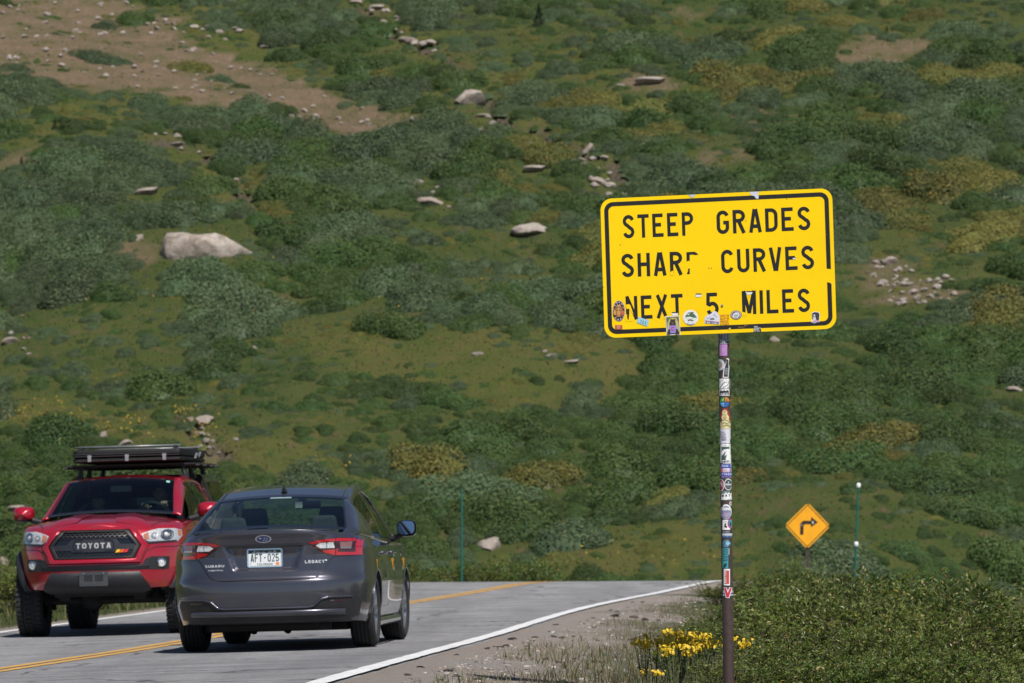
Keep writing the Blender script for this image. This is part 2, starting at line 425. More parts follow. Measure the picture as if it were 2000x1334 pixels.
# ---- ground sheet
def _lines(spec):
    out = [spec[0][0]]
    for a, b, st in spec:
        n = max(1, round((b-a)/st)); out += [a+(b-a)*(k+1)/n for k in range(n)]
    return np.array(out)
gx = _lines([(-130, -34, 4), (-34, -12, .7), (-12, 8, .3), (8, 34, .7), (34, 130, 4)])
gy = _lines([(-30, 18, 2), (18, 60, .35), (60, 100, .8), (100, 200, .6), (200, 300, 3), (300, 400, 10)])
GXX, GYY = np.meshgrid(gx, gy); GZZ = ground_z(GXX, GYY)
soil, mead, gul = masks(GXX, GYY)
mid = (GYY > 88) & (GYY < 230)
GZZ = GZZ-.35*gul
dist = GXX-road_x(GYY)
grav = (1-sstep(.7, np.where(GYY < 40, 2.9, np.maximum(.9, 2.9-.1*(GYY-40))), dist+2.0*(fbm(GXX*.9, GYY*.6)-.5)))*(GYY < 100)*(dist > -WID-1.2)
grav = np.where(dist < -WID, (1-sstep(.3, 1.0, -WID-dist))*(GYY < 100), grav)
nx_, ny_ = len(gx), len(gy)
me = bpy.data.meshes.new("ground")
fs = [(j*nx_+i, j*nx_+i+1, (j+1)*nx_+i+1, (j+1)*nx_+i) for j in range(ny_-1) for i in range(nx_-1)]
me.from_pydata(np.stack([GXX, GYY, GZZ], -1).reshape(-1, 3).tolist(), [], fs)
for nm, a in (("soil", soil), ("meadow", mead), ("gully", gul), ("gravel", grav)):
    at = me.attributes.new(nm, 'FLOAT', 'POINT'); at.data.foreach_set("value", np.ascontiguousarray(a, dtype=np.float32).ravel())
me.polygons.foreach_set("use_smooth", [True]*len(me.polygons))
ground = bpy.data.objects.new("ground", me); COL.objects.link(ground); tag(ground, kind='structure')

m, t, b = _new("mountain ground"); _set(b, rough=.95, spec=.2)
co = _coord(t)
g1 = _noise(t, .55, 6, .62, co, .35, .65); g2 = _noise(t, 5, 6, .7, co, .35, .68); g3 = _noise(t, 28, 5, .7, co, .3, .7)
turf = _mix(t, g1, (.038, .056, .013), (.086, .084, .026)); turf = _mix(t, g2, turf, (.044, .070, .014))
meadc = _mix(t, g1, (.060, .078, .016), (.106, .092, .028)); meadc = _mix(t, _math(t, 'MULTIPLY', g2, .5), meadc, (.045, .075, .012))
base = _mix(t, _attr(t, 'meadow').outputs['Fac'], turf, meadc)
base = _mix(t, _noise(t, 1.9, 6, .7, co, .55, .72), base, (.105, .072, .042)); base = _mix(t, .6, base, _mix(t, g3, (.3, .3, .3), (1.6, 1.6, 1.6)), 'MULTIPLY')
soilc = _mix(t, g2, (.128, .084, .052), (.190, .138, .094)); soilc = _mix(t, _noise(t, 1.6, 5, .7, co, .45, .7), soilc, (.100, .085, .042))
st = _noise(t, 13, 3, .5, co, .66, .72); soilc = _mix(t, st, soilc, (.42, .38, .33))
base = _mix(t, _attr(t, 'soil').outputs['Fac'], base, soilc)
base = _mix(t, _attr(t, 'gully').outputs['Fac'], base, _mix(t, g2, (.045, .034, .028), (.13, .10, .085)))
gr = _mix(t, _noise(t, 90, 4, .75, co, .3, .7), (.20, .175, .155), (.42, .38, .345)); gr = _mix(t, _noise(t, 1.4, 5, .6, co, .45, .7), gr, (.34, .27, .225))
gr = _mix(t, _noise(t, 38, 3, .6, co, .64, .70), gr, (.07, .065, .06))
base = _mix(t, _attr(t, 'gravel').outputs['Fac'], base, gr)
t.links.new(base, b.inputs['Base Color'])
_bump(t, b, _noise(t, 9, 9, .7, co), .9, .12)
me.materials.append(m)

# ---- asphalt sheet, painted lines
ry = np.concatenate([np.arange(-30, 20, 2.0), np.arange(20, 84, .25), np.arange(84, 101.2, .4)])
def road_pt(Y, d, up=0.0):
    th = math.atan2(float(road_x(Y+.2)-road_x(Y-.2)), .4)
    return Vector((float(road_x(Y))+d*math.cos(th), Y-d*math.sin(th), float(road_z(Y))+float(road_b(Y))*d+up))
def edge_w(Y, s): return .34+.16*(float(fbm(Y*.35, s*13.))-.5)+.10*(float(fbm(Y*1.1, s*31.))-.5)
rb = MB(); cols = [0, .04, .2, .4, .6, .8, .96, 1]
rb.grid([[road_pt(Y, -WID-edge_w(Y, 1)+(WID+edge_w(Y, 1)+edge_w(Y, 2)*.8)*c, -.03 if c in (0, 1) else 0) for c in cols] for Y in ry])
m, t, b = _new("asphalt"); _set(b, rough=.9, spec=.25)
co = _coord(t)
sp = _noise(t, 34, 5, .85, co, .32, .68); mid_ = _noise(t, .8, 6, .6, co, .35, .65); lng = _noise(t, 1.0, 5, .6, co, .40, .72, stretch=(1.6, .14, 1))
a = _mix(t, sp, (.165, .165, .172), (.47, .467, .47)); a = _mix(t, .5, a, _mix(t, _noise(t, 11, 5, .8, co, .35, .65), (.5, .5, .51), (1.42, 1.42, 1.42)), 'MULTIPLY'); a = _mix(t, _math(t, 'MULTIPLY', mid_, .45), a, (.20, .20, .21))
a = _mix(t, _math(t, 'MULTIPLY', lng, .6), a, (.14, .14, .147)); a = _mix(t, _math(t, 'MULTIPLY', _noise(t, 1.0, 4, .6, co, .5, .62, stretch=(.25, 1.1, 1)), .4), a, (.15, .15, .157))
vo = t.nodes.new("ShaderNodeTexVoronoi"); vo.feature = 'DISTANCE_TO_EDGE'; vo.inputs['Scale'].default_value = .35
wv = t.nodes.new("ShaderNodeVectorMath"); wv.operation = 'ADD'; nz = t.nodes.new("ShaderNodeTexNoise"); nz.inputs['Scale'].default_value = 1.2; nz.inputs['Detail'].default_value = 5
t.links.new(co, nz.inputs['Vector']); t.links.new(co, wv.inputs[0]); t.links.new(nz.outputs['Color'], wv.inputs[1]); t.links.new(wv.outputs[0], vo.inputs['Vector'])
cr = t.nodes.new("ShaderNodeMapRange"); cr.inputs[1].default_value = .004; cr.inputs[2].default_value = .012; cr.inputs[3].default_value = .8; cr.inputs[4].default_value = 0
t.links.new(vo.outputs['Distance'], cr.inputs[0]); a = _mix(t, cr.outputs[0], a, (.05, .05, .052))
t.links.new(a, b.inputs['Base Color']); _bump(t, b, sp, .8, .012)
road = rb.build("road", m, smooth=180); tag(road, kind='structure')

def paint(name, col, wear, col2):
    m, t, b = _new(name); _set(b, rough=.75)
    co = _coord(t); n = _noise(t, 55, 5, .75, co, .62-wear*.2, .72); n2 = _noise(t, 2.2, 5, .6, co, .4, .75)
    c = _mix(t, n2, col, col2); t.links.new(_mix(t, _math(t, 'MULTIPLY', n, .8), c, (.2, .2, .2)), b.inputs['Base Color'])
    return m
white_paint = paint("white road paint", (.72, .72, .72), .8, (.56, .56, .56)); yellow_paint = paint("yellow road paint", (.62, .33, .035), .9, (.45, .25, .05))
def line(name, mm, strips, y0, y1, label):
    q = MB(); ys = [y for y in ry if y0 <= y <= y1]
    for d, wd in strips:
        q.grid([[road_pt(Y, d-wd/2+.03*(float(fbm(Y*3, d+5))-.5), .005), road_pt(Y, d+wd/2+.03*(float(fbm(Y*3, d+55))-.5), .005)] for Y in ys])
    return tag(q.build(name, mm, smooth=180), kind='structure')
line("white_edge_line", white_paint, [(0, .165)], -30, 101, '')
line("white_edge_line", white_paint, [(-WID, .15)], -30, 101, '')
line("yellow_centre_line", yellow_paint, [(-LANE-.09, .11), (-LANE+.09, .11)], -30, 101, '')
# ------------------------------------------------------------------ the big yellow sign
BLK, WHT = (.012, .011, .010), (.78, .78, .78)
steel = mat("galvanised steel", (.38, .39, .40), .25, 8, metal=.7, rough=.5)
brown_steel = mat("brown painted steel", (.062, .040, .036), .3, 30, rough=.5)
vinyl = print_mat("printed vinyl", .42); ink = mat("black sign ink", BLK, .35, 40, rough=.5)
m, t, b = _new("yellow sign sheeting"); _set(b, rough=.45, spec=.15)
co = _coord(t)
c = _mix(t, _noise(t, 2.2, 5, .6, co, .35, .7), (.93, .62, .004), (.90, .585, .006))
c = _mix(t, _noise(t, 90, 4, .75, co, .72, .80), c, (.40, .22, .02)); sv = _noise(t, 30, 4, .7, co, .72, .78, stretch=(1, 1, .08)); c = _mix(t, _math(t, 'MULTIPLY', sv, .25), c, (.5, .33, .03))
t.links.new(c, b.inputs['Base Color']); _bump(t, b, _noise(t, 3, 3, .5, co), .15, .02); yellow_sheet = m

SY = 26.0
sb = P(1423, 1334, SY+.06); base = Vector((sb.x, sb.y, gz(sb.x, sb.y)))
sign = empty("warning_sign", base)
tag(sign, "large yellow STEEP GRADES SHARP CURVES sign on a brown post covered in stickers", "road sign")
def zc(x, y): return ((x-HX)/F, (HY-y)/F)
PCX = lambda y: 1413+(y-655)*(10/679)+.3      # the post's centre column for a photo row
def post_pt(y): return P(PCX(y), y, SY+.06)-base
pb = post_pt(1334); pt = post_pt(392); pdir = (pt-pb).normalized()
bot = pb-pdir*((pb.z+.45)/pdir.z); PR = .0365
pm = MB(); pm.tube([bot+(pt-bot)*k/12 for k in range(13)], PR, 28)
post = pm.build("post", brown_steel, sign, smooth=40)
def cyl(x, y, k=0):
    """photo point on the post's front -> point of its skin, k layers proud"""
    c = post_pt(y); u = max(-.985, min(.985, (x-PCX(y))/10.95)); a = math.asin(u); r = PR+.0007+.0005*k
    return c+Vector((math.sin(a)*r, -math.cos(a)*r, 0))
class Sticker:
    def __init__(s, mapf, ox, oy, sc): s.mb = MB(); s.f = mapf; s.o = (ox, oy); s.s = sc; s.k = 0
    def c(s, p): return (s.o[0]+p[0]/s.s, s.o[1]+p[1]/s.s)
    def poly(s, pts, col, nu=8, up=True):
        k = s.k; s.k += 1
        conform(s.mb, [s.c(p) for p in pts][::-1], lambda u, v: s.f(u, v, k), nu, 1, 0, col); return s
    def rect(s, x0, y0, x1, y1, col, r=0): return s.poly(rrect(x0, y0, x1, y1, r) if r else [(x0, y0), (x1, y0), (x1, y1), (x0, y1)], col)
    def ell(s, cx, cy, rx, ry, col, a0=0, a1=360):
        return s.poly(ell(cx, cy, rx, ry, 22, a0, a1)+([(cx, cy)] if a1-a0 < 360 else []), col)
    def stroke(s, pts, w, col):
        k = s.k; s.k += 1
        for q in ribbon([s.c(p) for p in pts], w/s.s): conform(s.mb, q, lambda u, v: s.f(u, v, k), 2, 1, 0, col)
        return s
    def text(s, tx, ll, lr, h, col, t=.1, gap=.2):
        k = s.k; s.k += 2; a, b2 = s.c(ll), s.c(lr)
        W, qs = text_polys(tx, t, .56, gap); dx, dy = (b2[0]-a[0])/W, (b2[1]-a[1])/W; l = math.hypot(dx, dy); nx, ny = dy/l*h/s.s, -dx/l*h/s.s
        for st, q in qs: conform(s.mb, [(a[0]+dx*x+nx*y, a[1]+dy*x+ny*y) for x, y in q], lambda u, v: s.f(u, v, k+.4*st), 1, 1, 0, col)
        return s
    def done(s, parent, label, dz=None):
        o = s.mb.build("sticker", vinyl, parent, smooth=60); o['label'] = label; return o
S5 = lambda: Sticker(cyl, 1380, 650, 7.843)
S6 = lambda: Sticker(cyl, 1380, 820, 7.843)
S7 = lambda: Sticker(cyl, 1380, 980, 6.67)
G_ = (.40, .41, .45); LG = (.62, .62, .68)
S5().rect(180, 12, 360, 172, G_).stroke([(188, 100), (200, 60), (196, 34)], 9, BLK).text("ALL", (208, 112), (352, 108), 78, BLK, .07, .3).text("RELAND", (198, 160), (352, 157), 26, BLK, .09).done(post, "grey sticker with ALL in black letters")
S5().rect(198, 181, 312, 355, (.42, .20, .46)).ell(250, 270, 22, 26, (.50, .26, .5)).done(post, "plain purple rectangular sticker")
S5().ell(192, 492, 82, 88, (.48, .52, .58)).ell(190, 492, 50, 52, (.30, .20, .14)).ell(188, 492, 24, 26, (.42, .36, .28)).done(post, "grey ring sticker wrapping round the side")
bt = [(302, 393), (338, 395), (344, 412), (334, 468), (347, 520), (330, 692), (243, 688), (258, 545), (284, 478), (300, 430)]
bcx, bcy = 298, 555
S5().poly(bt, WHT).poly([(bcx+(x-bcx)*.72, bcy+(y-bcy)*.9) for x, y in bt], (.02, .02, .025)).poly([(283, 540), (323, 545), (312, 650), (272, 645)], (.22, .23, .25)).stroke([(285, 560), (315, 566)], 7, BLK).stroke([(280, 600), (312, 606)], 9, BLK).stroke([(276, 632), (308, 637)], 6, BLK).done(post, "white edged sticker of a black bottle")
S5().rect(196, 704, 358, 856, WHT).stroke([(200, 760), (258, 716), (228, 800), (300, 724)], 9, BLK).stroke([(206, 842), (262, 770), (340, 748), (318, 800), (246, 848)], 9, BLK).stroke([(312, 842), (334, 822)], 6, BLK).stroke([(330, 845), (346, 830)], 6, BLK).done(post, "white sticker with black brush scribble")
S5().rect(196, 866, 345, 966, WHT).poly([(204, 905), (212, 884), (240, 896), (262, 880), (290, 894), (312, 880), (336, 890), (336, 955), (322, 955), (322, 920), (204, 925)], BLK).text("SPINE", (206, 955), (318, 955), 30, (.10, .11, .13), .11).done(post, "white sticker with black mountain skyline")
q = S5().ell(275, 1063, 76, 82, (.015, .018, .022))
for a0, cc in ((0, (.02, .12, .42)), (90, (.06, .30, .62)), (180, (.08, .30, .06)), (270, (.72, .25, .03))): q.ell(275+(5 if a0 in (0, 270) else -5), 1063+(5 if a0 < 180 else -5), 64, 70, cc, a0, a0+90)
q.stroke([(232, 1090), (262, 1090)], 7, (.6, .75, .85)).stroke([(238, 1045), (258, 1010)], 8, (.45, .7, .2)).stroke([(292, 1030), (312, 1012)], 8, (.03, .03, .03)).stroke([(288, 1044), (330, 1044)], 6, (.03, .03, .03)).stroke([(296, 1100), (318, 1078)], 7, (.03, .2, .6)).done(post, "round sticker quartered green orange and blue")
q = S5().poly([(205, 1480), (208, 1250), (240, 1175), (275, 1152), (318, 1170), (350, 1230), (372, 1300), (375, 1480)], (.30, .025, .018))
q.poly([(216, 1470), (214, 1380), (236, 1330), (222, 1290), (242, 1260), (236, 1210), (272, 1178), (310, 1205), (312, 1255), (340, 1285), (335, 1330), (366, 1380), (368, 1470)], (.66, .60, .30))
q.ell(275, 1215, 16, 18, (.38, .33, .15)).ell(278, 1300, 26, 20, (.55, .30, .16)).stroke([(232, 1352), (268, 1330), (320, 1350), (352, 1385)], 8, (.12, .10, .05)).stroke([(228, 1400), (270, 1376), (330, 1400)], 7, (.12, .10, .05)).stroke([(240, 1440), (300, 1412), (350, 1436)], 7, (.12, .10, .05)).stroke([(250, 1250), (300, 1262)], 6, (.12, .1, .05)).done(post, "red arched sticker with a cream figure")
S6().rect(206, 98, 380, 125, (.30, .03, .02)).rect(210, 50, 372, 96, (.62, .56, .28)).stroke([(218, 72), (362, 74)], 8, (.42, .36, .18)).done(post, "cream band over a red stripe")
q = S6().rect(203, 127, 356, 362, LG, 8)
for i, wd in enumerate((46, 64, 62, 70, 72)): q.stroke([(226, 190+i*29), (226+wd, 190+i*29)], 12, (.12, .12, .15))
q.stroke([(212, 356), (350, 360)], 5, BLK).done(post, "white paper sticker with five short lines of print")
S6().rect(360, 124, 383, 296, LG).stroke([(372, 140), (372, 185)], 8, BLK).stroke([(372, 200), (372, 250)], 8, (.4, .05, .05)).done(post, "narrow white strip at the post's right side")
q = S6().rect(213, 368, 362, 662, WHT).rect(228, 414, 346, 620, (.035, .09, .065))
q.poly([(228, 500), (240, 470), (262, 455), (290, 452), (320, 445), (347, 450), (347, 620), (300, 620), (286, 600), (310, 530), (268, 560), (290, 490), (240, 540), (228, 560)], WHT).stroke([(240, 545), (300, 482)], 8, (.035, .09, .065)).text("ORMERS", (222, 656), (342, 646), 22, BLK, .11).stroke([(220, 398), (350, 392)], 7, (.35, .40, .38)).done(post, "white sticker with green mountain picture")
S6().poly([(362, 540), (374, 516), (386, 560), (388, 680), (362, 680)], LG).stroke([(368, 600), (384, 560)], 5, (.1, .14, .12)).done(post, "white fragment cut like a pine tree")
S6().poly(rrect(213, 666, 394, 896, 60), LG).poly(rrect(217, 674, 390, 884, 54), (.035, .07, .36)).rect(214, 742, 394, 806, (.66, .58, .66)).rect(214, 742, 246, 806, (.55, .12, .14)).text("MADE IN", (236, 724), (386, 724), 32, (.55, .58, .75), .09).text("COLOR", (244, 800), (386, 800), 40, (.50, .32, .46), .08).text("FORADO", (240, 850), (386, 850), 32, (.55, .58, .75), .09).rect(238, 862, 360, 876, (.24, .10, .40)).done(post, "blue and white rounded sticker in three bands")
S6().ell(214, 1000, 56, 98, LG).ell(214, 1000, 44, 84, (.45, .04, .07)).ell(216, 1000, 26, 55, (.6, .5, .52)).ell(214, 1040, 22, 40, (.28, .02, .04)).done(post, "red and white round sticker half out of sight")
S6().ell(330, 990, 66, 90, (.58, .6, .62)).ell(330, 990, 52, 74, (.03, .045, .045)).rect(282, 978, 378, 1004, (.5, .52, .54)).text("X", (318, 968), (342, 968), 24, LG).stroke([(296, 1030), (364, 1030)], 8, (.3, .32, .33)).done(post, "dark round sticker with a pale ring")
S6().rect(221, 1088, 404, 1232, (.13, .19, .17)).poly([(226, 1226), (226, 1150), (244, 1124), (262, 1140), (288, 1108), (312, 1132), (338, 1112), (360, 1134), (384, 1110), (400, 1124), (402, 1226)], WHT).text("NATI", (236, 1178), (388, 1172), 32, BLK, .11, .45).stroke([(316, 1216), (396, 1214)], 8, (.3, .4, .4)).done(post, "green and white sticker reading NATI under mountains")
S6().ell(366, 1282, 25, 33, LG).ell(366, 1282, 15, 20, (.5, .18, .2)).done(post, "small round white sticker")
S7().ell(250, 130, 74, 98, WHT).ell(250, 138, 66, 84, (.20, .20, .34)).poly([(186, 110), (210, 70), (300, 80), (318, 118), (270, 108), (230, 116)], (.66, .66, .68)).poly([(192, 180), (230, 130), (262, 150), (300, 132), (310, 170), (250, 214)], (.34, .28, .42)).ell(206, 60, 8, 9, BLK).done(post, "round white sticker with lilac lake scene")
S7().rect(206, 236, 302, 366, WHT).poly([(226, 330), (232, 290), (256, 272), (250, 312), (272, 326), (256, 340)], (.03, .035, .035)).stroke([(228, 268), (262, 252)], 6, (.2, .3, .28)).done(post, "white square sticker with black squiggle")
S7().ell(308, 284, 40, 64, (.33, .03, .22)).ell(312, 280, 26, 46, (.05, .32, .34)).ell(306, 292, 12, 30, (.02, .03, .07)).stroke([(286, 320), (330, 336)], 9, (.5, .06, .2)).done(post, "purple and teal oval sticker")
S7().rect(204, 382, 336, 412, (.02, .03, .05)).rect(204, 412, 336, 440, (.50, .54, .58)).rect(204, 440, 336, 468, (.04, .08, .22)).stroke([(212, 393), (292, 393)], 7, (.5, .52, .55)).stroke([(222, 452), (310, 455)], 6, (.2, .35, .5)).done(post, "navy and white striped sticker")
S7().poly([(206, 540), (226, 500), (276, 494), (318, 542), (272, 590), (214, 582)], (.08, .22, .34)).poly([(240, 540), (272, 512), (302, 540), (270, 572)], (.24, .50, .62)).stroke([(214, 560), (240, 520)], 8, (.02, .06, .1)).done(post, "light blue diamond sticker")
q = S7().rect(206, 600, 279, 866, (.03, .30, .34)).rect(214, 612, 270, 770, (.02, .12, .15))
q.stroke([(222, 630), (262, 640), (222, 660), (262, 676)], 8, (.06, .48, .52)).stroke([(222, 700), (262, 700)], 8, (.06, .48, .52)).stroke([(222, 724), (262, 740), (222, 752)], 8, (.06, .48, .52)).poly([(220, 852), (226, 810), (262, 796), (258, 830), (240, 850)], (.01, .03, .04)).done(post, "tall teal sticker with black lettering")
S7().rect(281, 596, 295, 860, (.015, .015, .02)).stroke([(288, 604), (288, 690)], 7, LG).done(post, "thin black strip beside the teal sticker")
q = S7().rect(222, 874, 301, 1088, WHT).rect(234, 894, 290, 1070, (.55, .06, .05))
q.text("OUTSIDE", (254, 902), (254, 1062), -22, WHT, .09).done(post, "white edged red sticker with sideways lettering")
q = S7().rect(208, 1146, 357, 1232, (.03, .025, .20), 6)
q.text("DEVOUR", (214, 1186), (352, 1186), 32, WHT, .09).text("BREWING", (216, 1224), (352, 1224), 24, (.6, .6, .7), .09)
q.poly([(222, 1110), (262, 1118), (272, 1160), (290, 1114), (330, 1120), (290, 1254), (248, 1250)], WHT).poly([(228, 1116), (254, 1122), (271, 1186), (296, 1120), (322, 1124), (284, 1246), (254, 1244)], (.52, .02, .05)).done(post, "red letter V sticker over a blue band")

# panel
pc = P(1402, 514.6, SY)
panel_rot = Euler((0, R(-1.9), R(-10)))
PW, PH = 1.524, .914
pl = MB(); pl.prism(rrect(-PW/2, -PH/2, PW/2, PH/2, .075, 8), .003, lambda u, v, d: (u, d-.0015, v))
panel = pl.build("sign_panel", [yellow_sheet, steel], sign, merge=True); panel.location = pc-base; panel.rotation_euler = panel_rot
for p in panel.data.polygons:
    if p.normal.y > .5: p.material_index = 1
_M = np.array([[1789, 33], [-90.5, 1105.5]])
def uv(x, y):
    a, b2 = np.linalg.solve(_M, [x-1008.5, y-658]); return a*PW, -b2*PH
def flat(x, y, k=0):
    u, v = uv(x, y); return (u, -.0024-.0004*k, v)
def flat_uv(u, v, k=0): return (u, -.0022-.0004*k, v)
# black border with a bare notch on the right
bm_ = MB()
o_, i_ = rrect(-PW/2+.024, -PH/2+.024, PW/2-.024, PH/2-.024, .058, 8), rrect(-PW/2+.052, -PH/2+.052, PW/2-.052, PH/2-.052, .034, 8)
n = len(o_)
for k in range(n):
    if k == 6+2: pass
    a, b2, c, d = o_[k], o_[(k+1) % n], i_[(k+1) % n], i_[k]
    if a[0] > PW/2-.03 and b2[0] > PW/2-.03 and abs(a[1]-b2[1]) > .3:    # the right-hand run, with the gap
        y1, y2 = uv(1860, 698)[1], uv(1860, 800)[1]
        bm_.add([flat_uv(*p) for p in (a, (a[0], y2-.012), (a[0]-.012, y2-.004), (d[0], y2), d)], [(0, 1, 2, 3, 4)])
        bm_.add([flat_uv(*p) for p in ((a[0], y1), b2, c, (c[0], y1+.004), (c[0]+.012, y1+.002))], [(0, 1, 2, 3, 4)])
    else: bm_.add([flat_uv(*p) for p in (a, b2, c, d)], [(0, 1, 2, 3)])
bm_.build("border", ink, panel)
def word(s, lx, ly, rx, ry_, h=.153, t_=.078, extra=()):
    tx = MB(); put_text(tx, s, flat_uv, uv(lx, ly), uv(rx, ry_), h, t_, .56, .17)
    for pp in extra: tx.add([flat(*p) for p in pp], [tuple(range(len(pp)-1, -1, -1))])
    tx.build("lettering", ink, panel)
LP = ([(766, 570), (828, 566), (845, 574), (858, 590), (830, 592), (818, 588), (792, 590), (792, 640), (782, 636), (768, 645)],
      [(768, 742), (780, 716), (778, 704), (792, 696), (792, 744)])
word("STEEP", 277, 464, 823, 436); word("GRADES", 1003, 427, 1722, 390)
word("SHAR", 265, 772, 737, 749, extra=LP); word("CURVES", 1038, 737, 1750, 697)
word("NEXT", 299, 1108, 741, 1084); word("5", 922, 1077, 1017, 1072); word("MILES", 1197, 1060, 1718, 1035)
# places where the black letters have flaked back to the yellow sheet
for pp in ([(296, 990), (316, 984), (330, 990), (356, 1068), (318, 1020), (300, 1024)], [(294, 1070), (306, 1066), (304, 1082), (312, 1120), (294, 1122)],
           [(322, 1060), (340, 1075), (352, 1120), (316, 1122)], [(640, 728), (664, 716), (668, 752), (640, 756)], [(590, 1084), (640, 1060), (700, 1060), (714, 1095), (590, 1100)],
           [(1192, 1038), (1226, 1046), (1232, 1070), (1192, 1070)], [(1244, 900), (1262, 905), (1256, 930)]):
    fl = MB(); fl.add([flat(x, y, 1.2) for x, y in pp], [tuple(range(len(pp)-1, -1, -1))])
    fl.build("paint_flake", yellow_sheet, panel)
def chip(): q = Sticker(flat, 0, 0, 1.0); q.k = 2; return q
chip().poly([(780, 116), (842, 112), (824, 130), (808, 142), (796, 126)], (.52, .54, .60)).mb.build("chipped_patch", vinyl, panel)
chip().poly([(1254, 94), (1336, 88), (1318, 106), (1326, 126), (1322, 148), (1304, 144), (1290, 124), (1268, 120)], (.60, .62, .68)).mb.build("chipped_patch", vinyl, panel)
for cx, cy, s2 in ((860, 908, 1), (1250, 886, 1), (1598, 614, .55), (676, 1056, 1)):
    chip().poly([(cx-26*s2, cy-4*s2), (cx-20*s2, cy-12*s2), (cx+20*s2, cy-12*s2), (cx+26*s2, cy-2*s2)], (.05, .045, .03)).poly([(cx-27*s2, cy-2*s2), (cx+27*s2, cy-2*s2), (cx+18*s2, cy+14*s2), (cx-16*s2, cy+18*s2)], WHT).mb.build("dent", vinyl, panel)
q = MB(); q.lathe([(.001, -.006), (.007, -.005), (.0085, 0)], 'y', 12, flat(1042, 990)); q.build("bolt", steel, panel, smooth=40)
for cx, cy in ((224, 198), (1474, 114), (254, 514), (940, 694), (958, 696), (1842, 424), (120, 850), (800, 156), (1540, 146), (1000, 1172), (1226, 320), (1300, 352)):
    chip().ell(cx, cy, 4, 3.4, (.12, .10, .04)).mb.build("scratch_mark", vinyl, panel)
chip().poly([(1086, 1182), (1098, 1166), (1106, 1166), (1106, 1182)], (.85, .60, .02)).mb.build("paint_flake", vinyl, panel)
# stickers along its lower edge
K3 = lambda: Sticker(lambda x, y, k=0: flat((x-1150)*4, (y-350)*4, k+3), 1180, 560, 7.692)
K4 = lambda: Sticker(lambda x, y, k=0: flat((x-1150)*4, (y-350)*4, k+3), 1400, 560, 8.333)
q = K3().ell(233, 382, 93, 160, (.42, .30, .38)).ell(233, 382, 84, 150, (.05, .035, .04))
for a in range(0, 360, 30): q.ell(233+74*math.cos(R(a+8)), 382+132*math.sin(R(a+8)), 9, 11, (.55, .52, .52) if abs(math.sin(R(a+8))) > .5 else (.6, .3, .1))
q.poly([(180, 340), (205, 300), (260, 300), (290, 340), (296, 430), (262, 480), (205, 480), (170, 430)], (.30, .12, .035)).poly([(205, 350), (233, 330), (262, 350), (258, 430), (233, 470), (208, 430)], (.55, .30, .08)).ell(215, 372, 10, 8, BLK).ell(250, 372, 10, 8, BLK).poly([(200, 320), (214, 276), (233, 300), (252, 272), (268, 320)], (.62, .30, .12)).ell(290, 410, 22, 40, (.55, .12, .05)).ell(176, 410, 18, 40, (.60, .30, .06)).done(panel, "oval orange and brown emblem sticker")
K3().poly([(522, 470), (686, 520), (660, 618), (498, 560)], (.28, .52, .66)).poly([(530, 486), (672, 528), (652, 600), (512, 552)], (.34, .60, .72)).text("YES", (545, 560), (640, 588), 46, (.10, .24, .34), .1).done(panel, "small tilted pale blue sticker")
K3().rect(176, 598, 286, 664, (.50, .09, .03)).text("OR", (208, 636), (250, 634), 24, (.7, .45, .4)).stroke([(206, 652), (250, 650)], 8, (.65, .4, .35)).done(panel, "tiny red label in the lower left corner")
q = K3().poly([(928, 460), (1138, 446), (1152, 738), (944, 748)], (.70, .66, .62)).poly([(940, 474), (1128, 460), (1140, 726), (954, 736)], (.13, .14, .05))
q.poly([(950, 700), (960, 560), (990, 500), (1030, 480), (1090, 484), (1124, 560), (1130, 690)], (.50, .46, .16)).poly([(985, 560), (1006, 520), (1060, 520), (1084, 560), (1078, 640), (992, 640)], (.03, .022, .018)).ell(1042, 556, 34, 50, (.045, .03, .025)).ell(1014, 512, 12, 14, (.04, .03, .02)).ell(1068, 512, 12, 14, (.04, .03, .02)).ell(1040, 566, 16, 14, (.12, .09, .07))
q.poly([(990, 600), (1090, 596), (1104, 650), (1082, 712), (1004, 716), (976, 660)], (.30, .22, .62)).poly([(952, 730), (975, 655), (1000, 660), (1002, 732)], (.03, .022, .02)).poly([(1082, 726), (1086, 655), (1110, 650), (1136, 722)], (.03, .022, .02)).stroke(_arc(1040, 648, 22, 24, 45, 315, 10), 12, (.55, .06, .06)).poly([(1016, 504), (1024, 488), (1040, 500), (1056, 486), (1066, 502)], (.6, .35, .05)).done(panel, "framed card sticker of a bear in a purple shirt")
q = K3().ell(1304, 476, 112, 118, WHT).ell(1304, 470, 86, 88, (.70, .72, .68)).poly([(1218, 470), (1250, 420), (1268, 440), (1320, 400), (1370, 436), (1398, 478)], (.05, .13, .07)).poly([(1236, 468), (1300, 462), (1350, 480), (1300, 500), (1250, 494)], (.70, .72, .66)).stroke([(1262, 408), (1350, 396)], 13, (.06, .1, .05)).stroke([(1266, 520), (1300, 508), (1344, 522)], 16, (.16, .13, .10)).stroke(_arc(1304, 476, 98, 102, 55, 125, 10), 9, (.35, .38, .36)).done(panel, "round white sticker with green mountains")
q = K3().poly([(1510, 560), (1516, 470), (1560, 430), (1590, 424), (1640, 384), (1668, 374), (1700, 392), (1720, 430), (1736, 470), (1730, 576)], (.66, .66, .78)).stroke([(1520, 522), (1725, 546)], 11, (.35, .05, .10)).stroke([(1545, 470), (1556, 496), (1590, 470), (1600, 500)], 6, (.25, .26, .33))
q.poly([(1590, 500), (1610, 480), (1650, 478), (1662, 498), (1650, 506), (1600, 508)], (.16, .20, .17)).stroke([(1640, 440), (1660, 420), (1690, 470)], 6, (.4, .4, .5)).text("RIMCO", (1524, 548), (1722, 566), 16, (.12, .12, .18), .1).done(panel, "white mountain shaped sticker with red line")
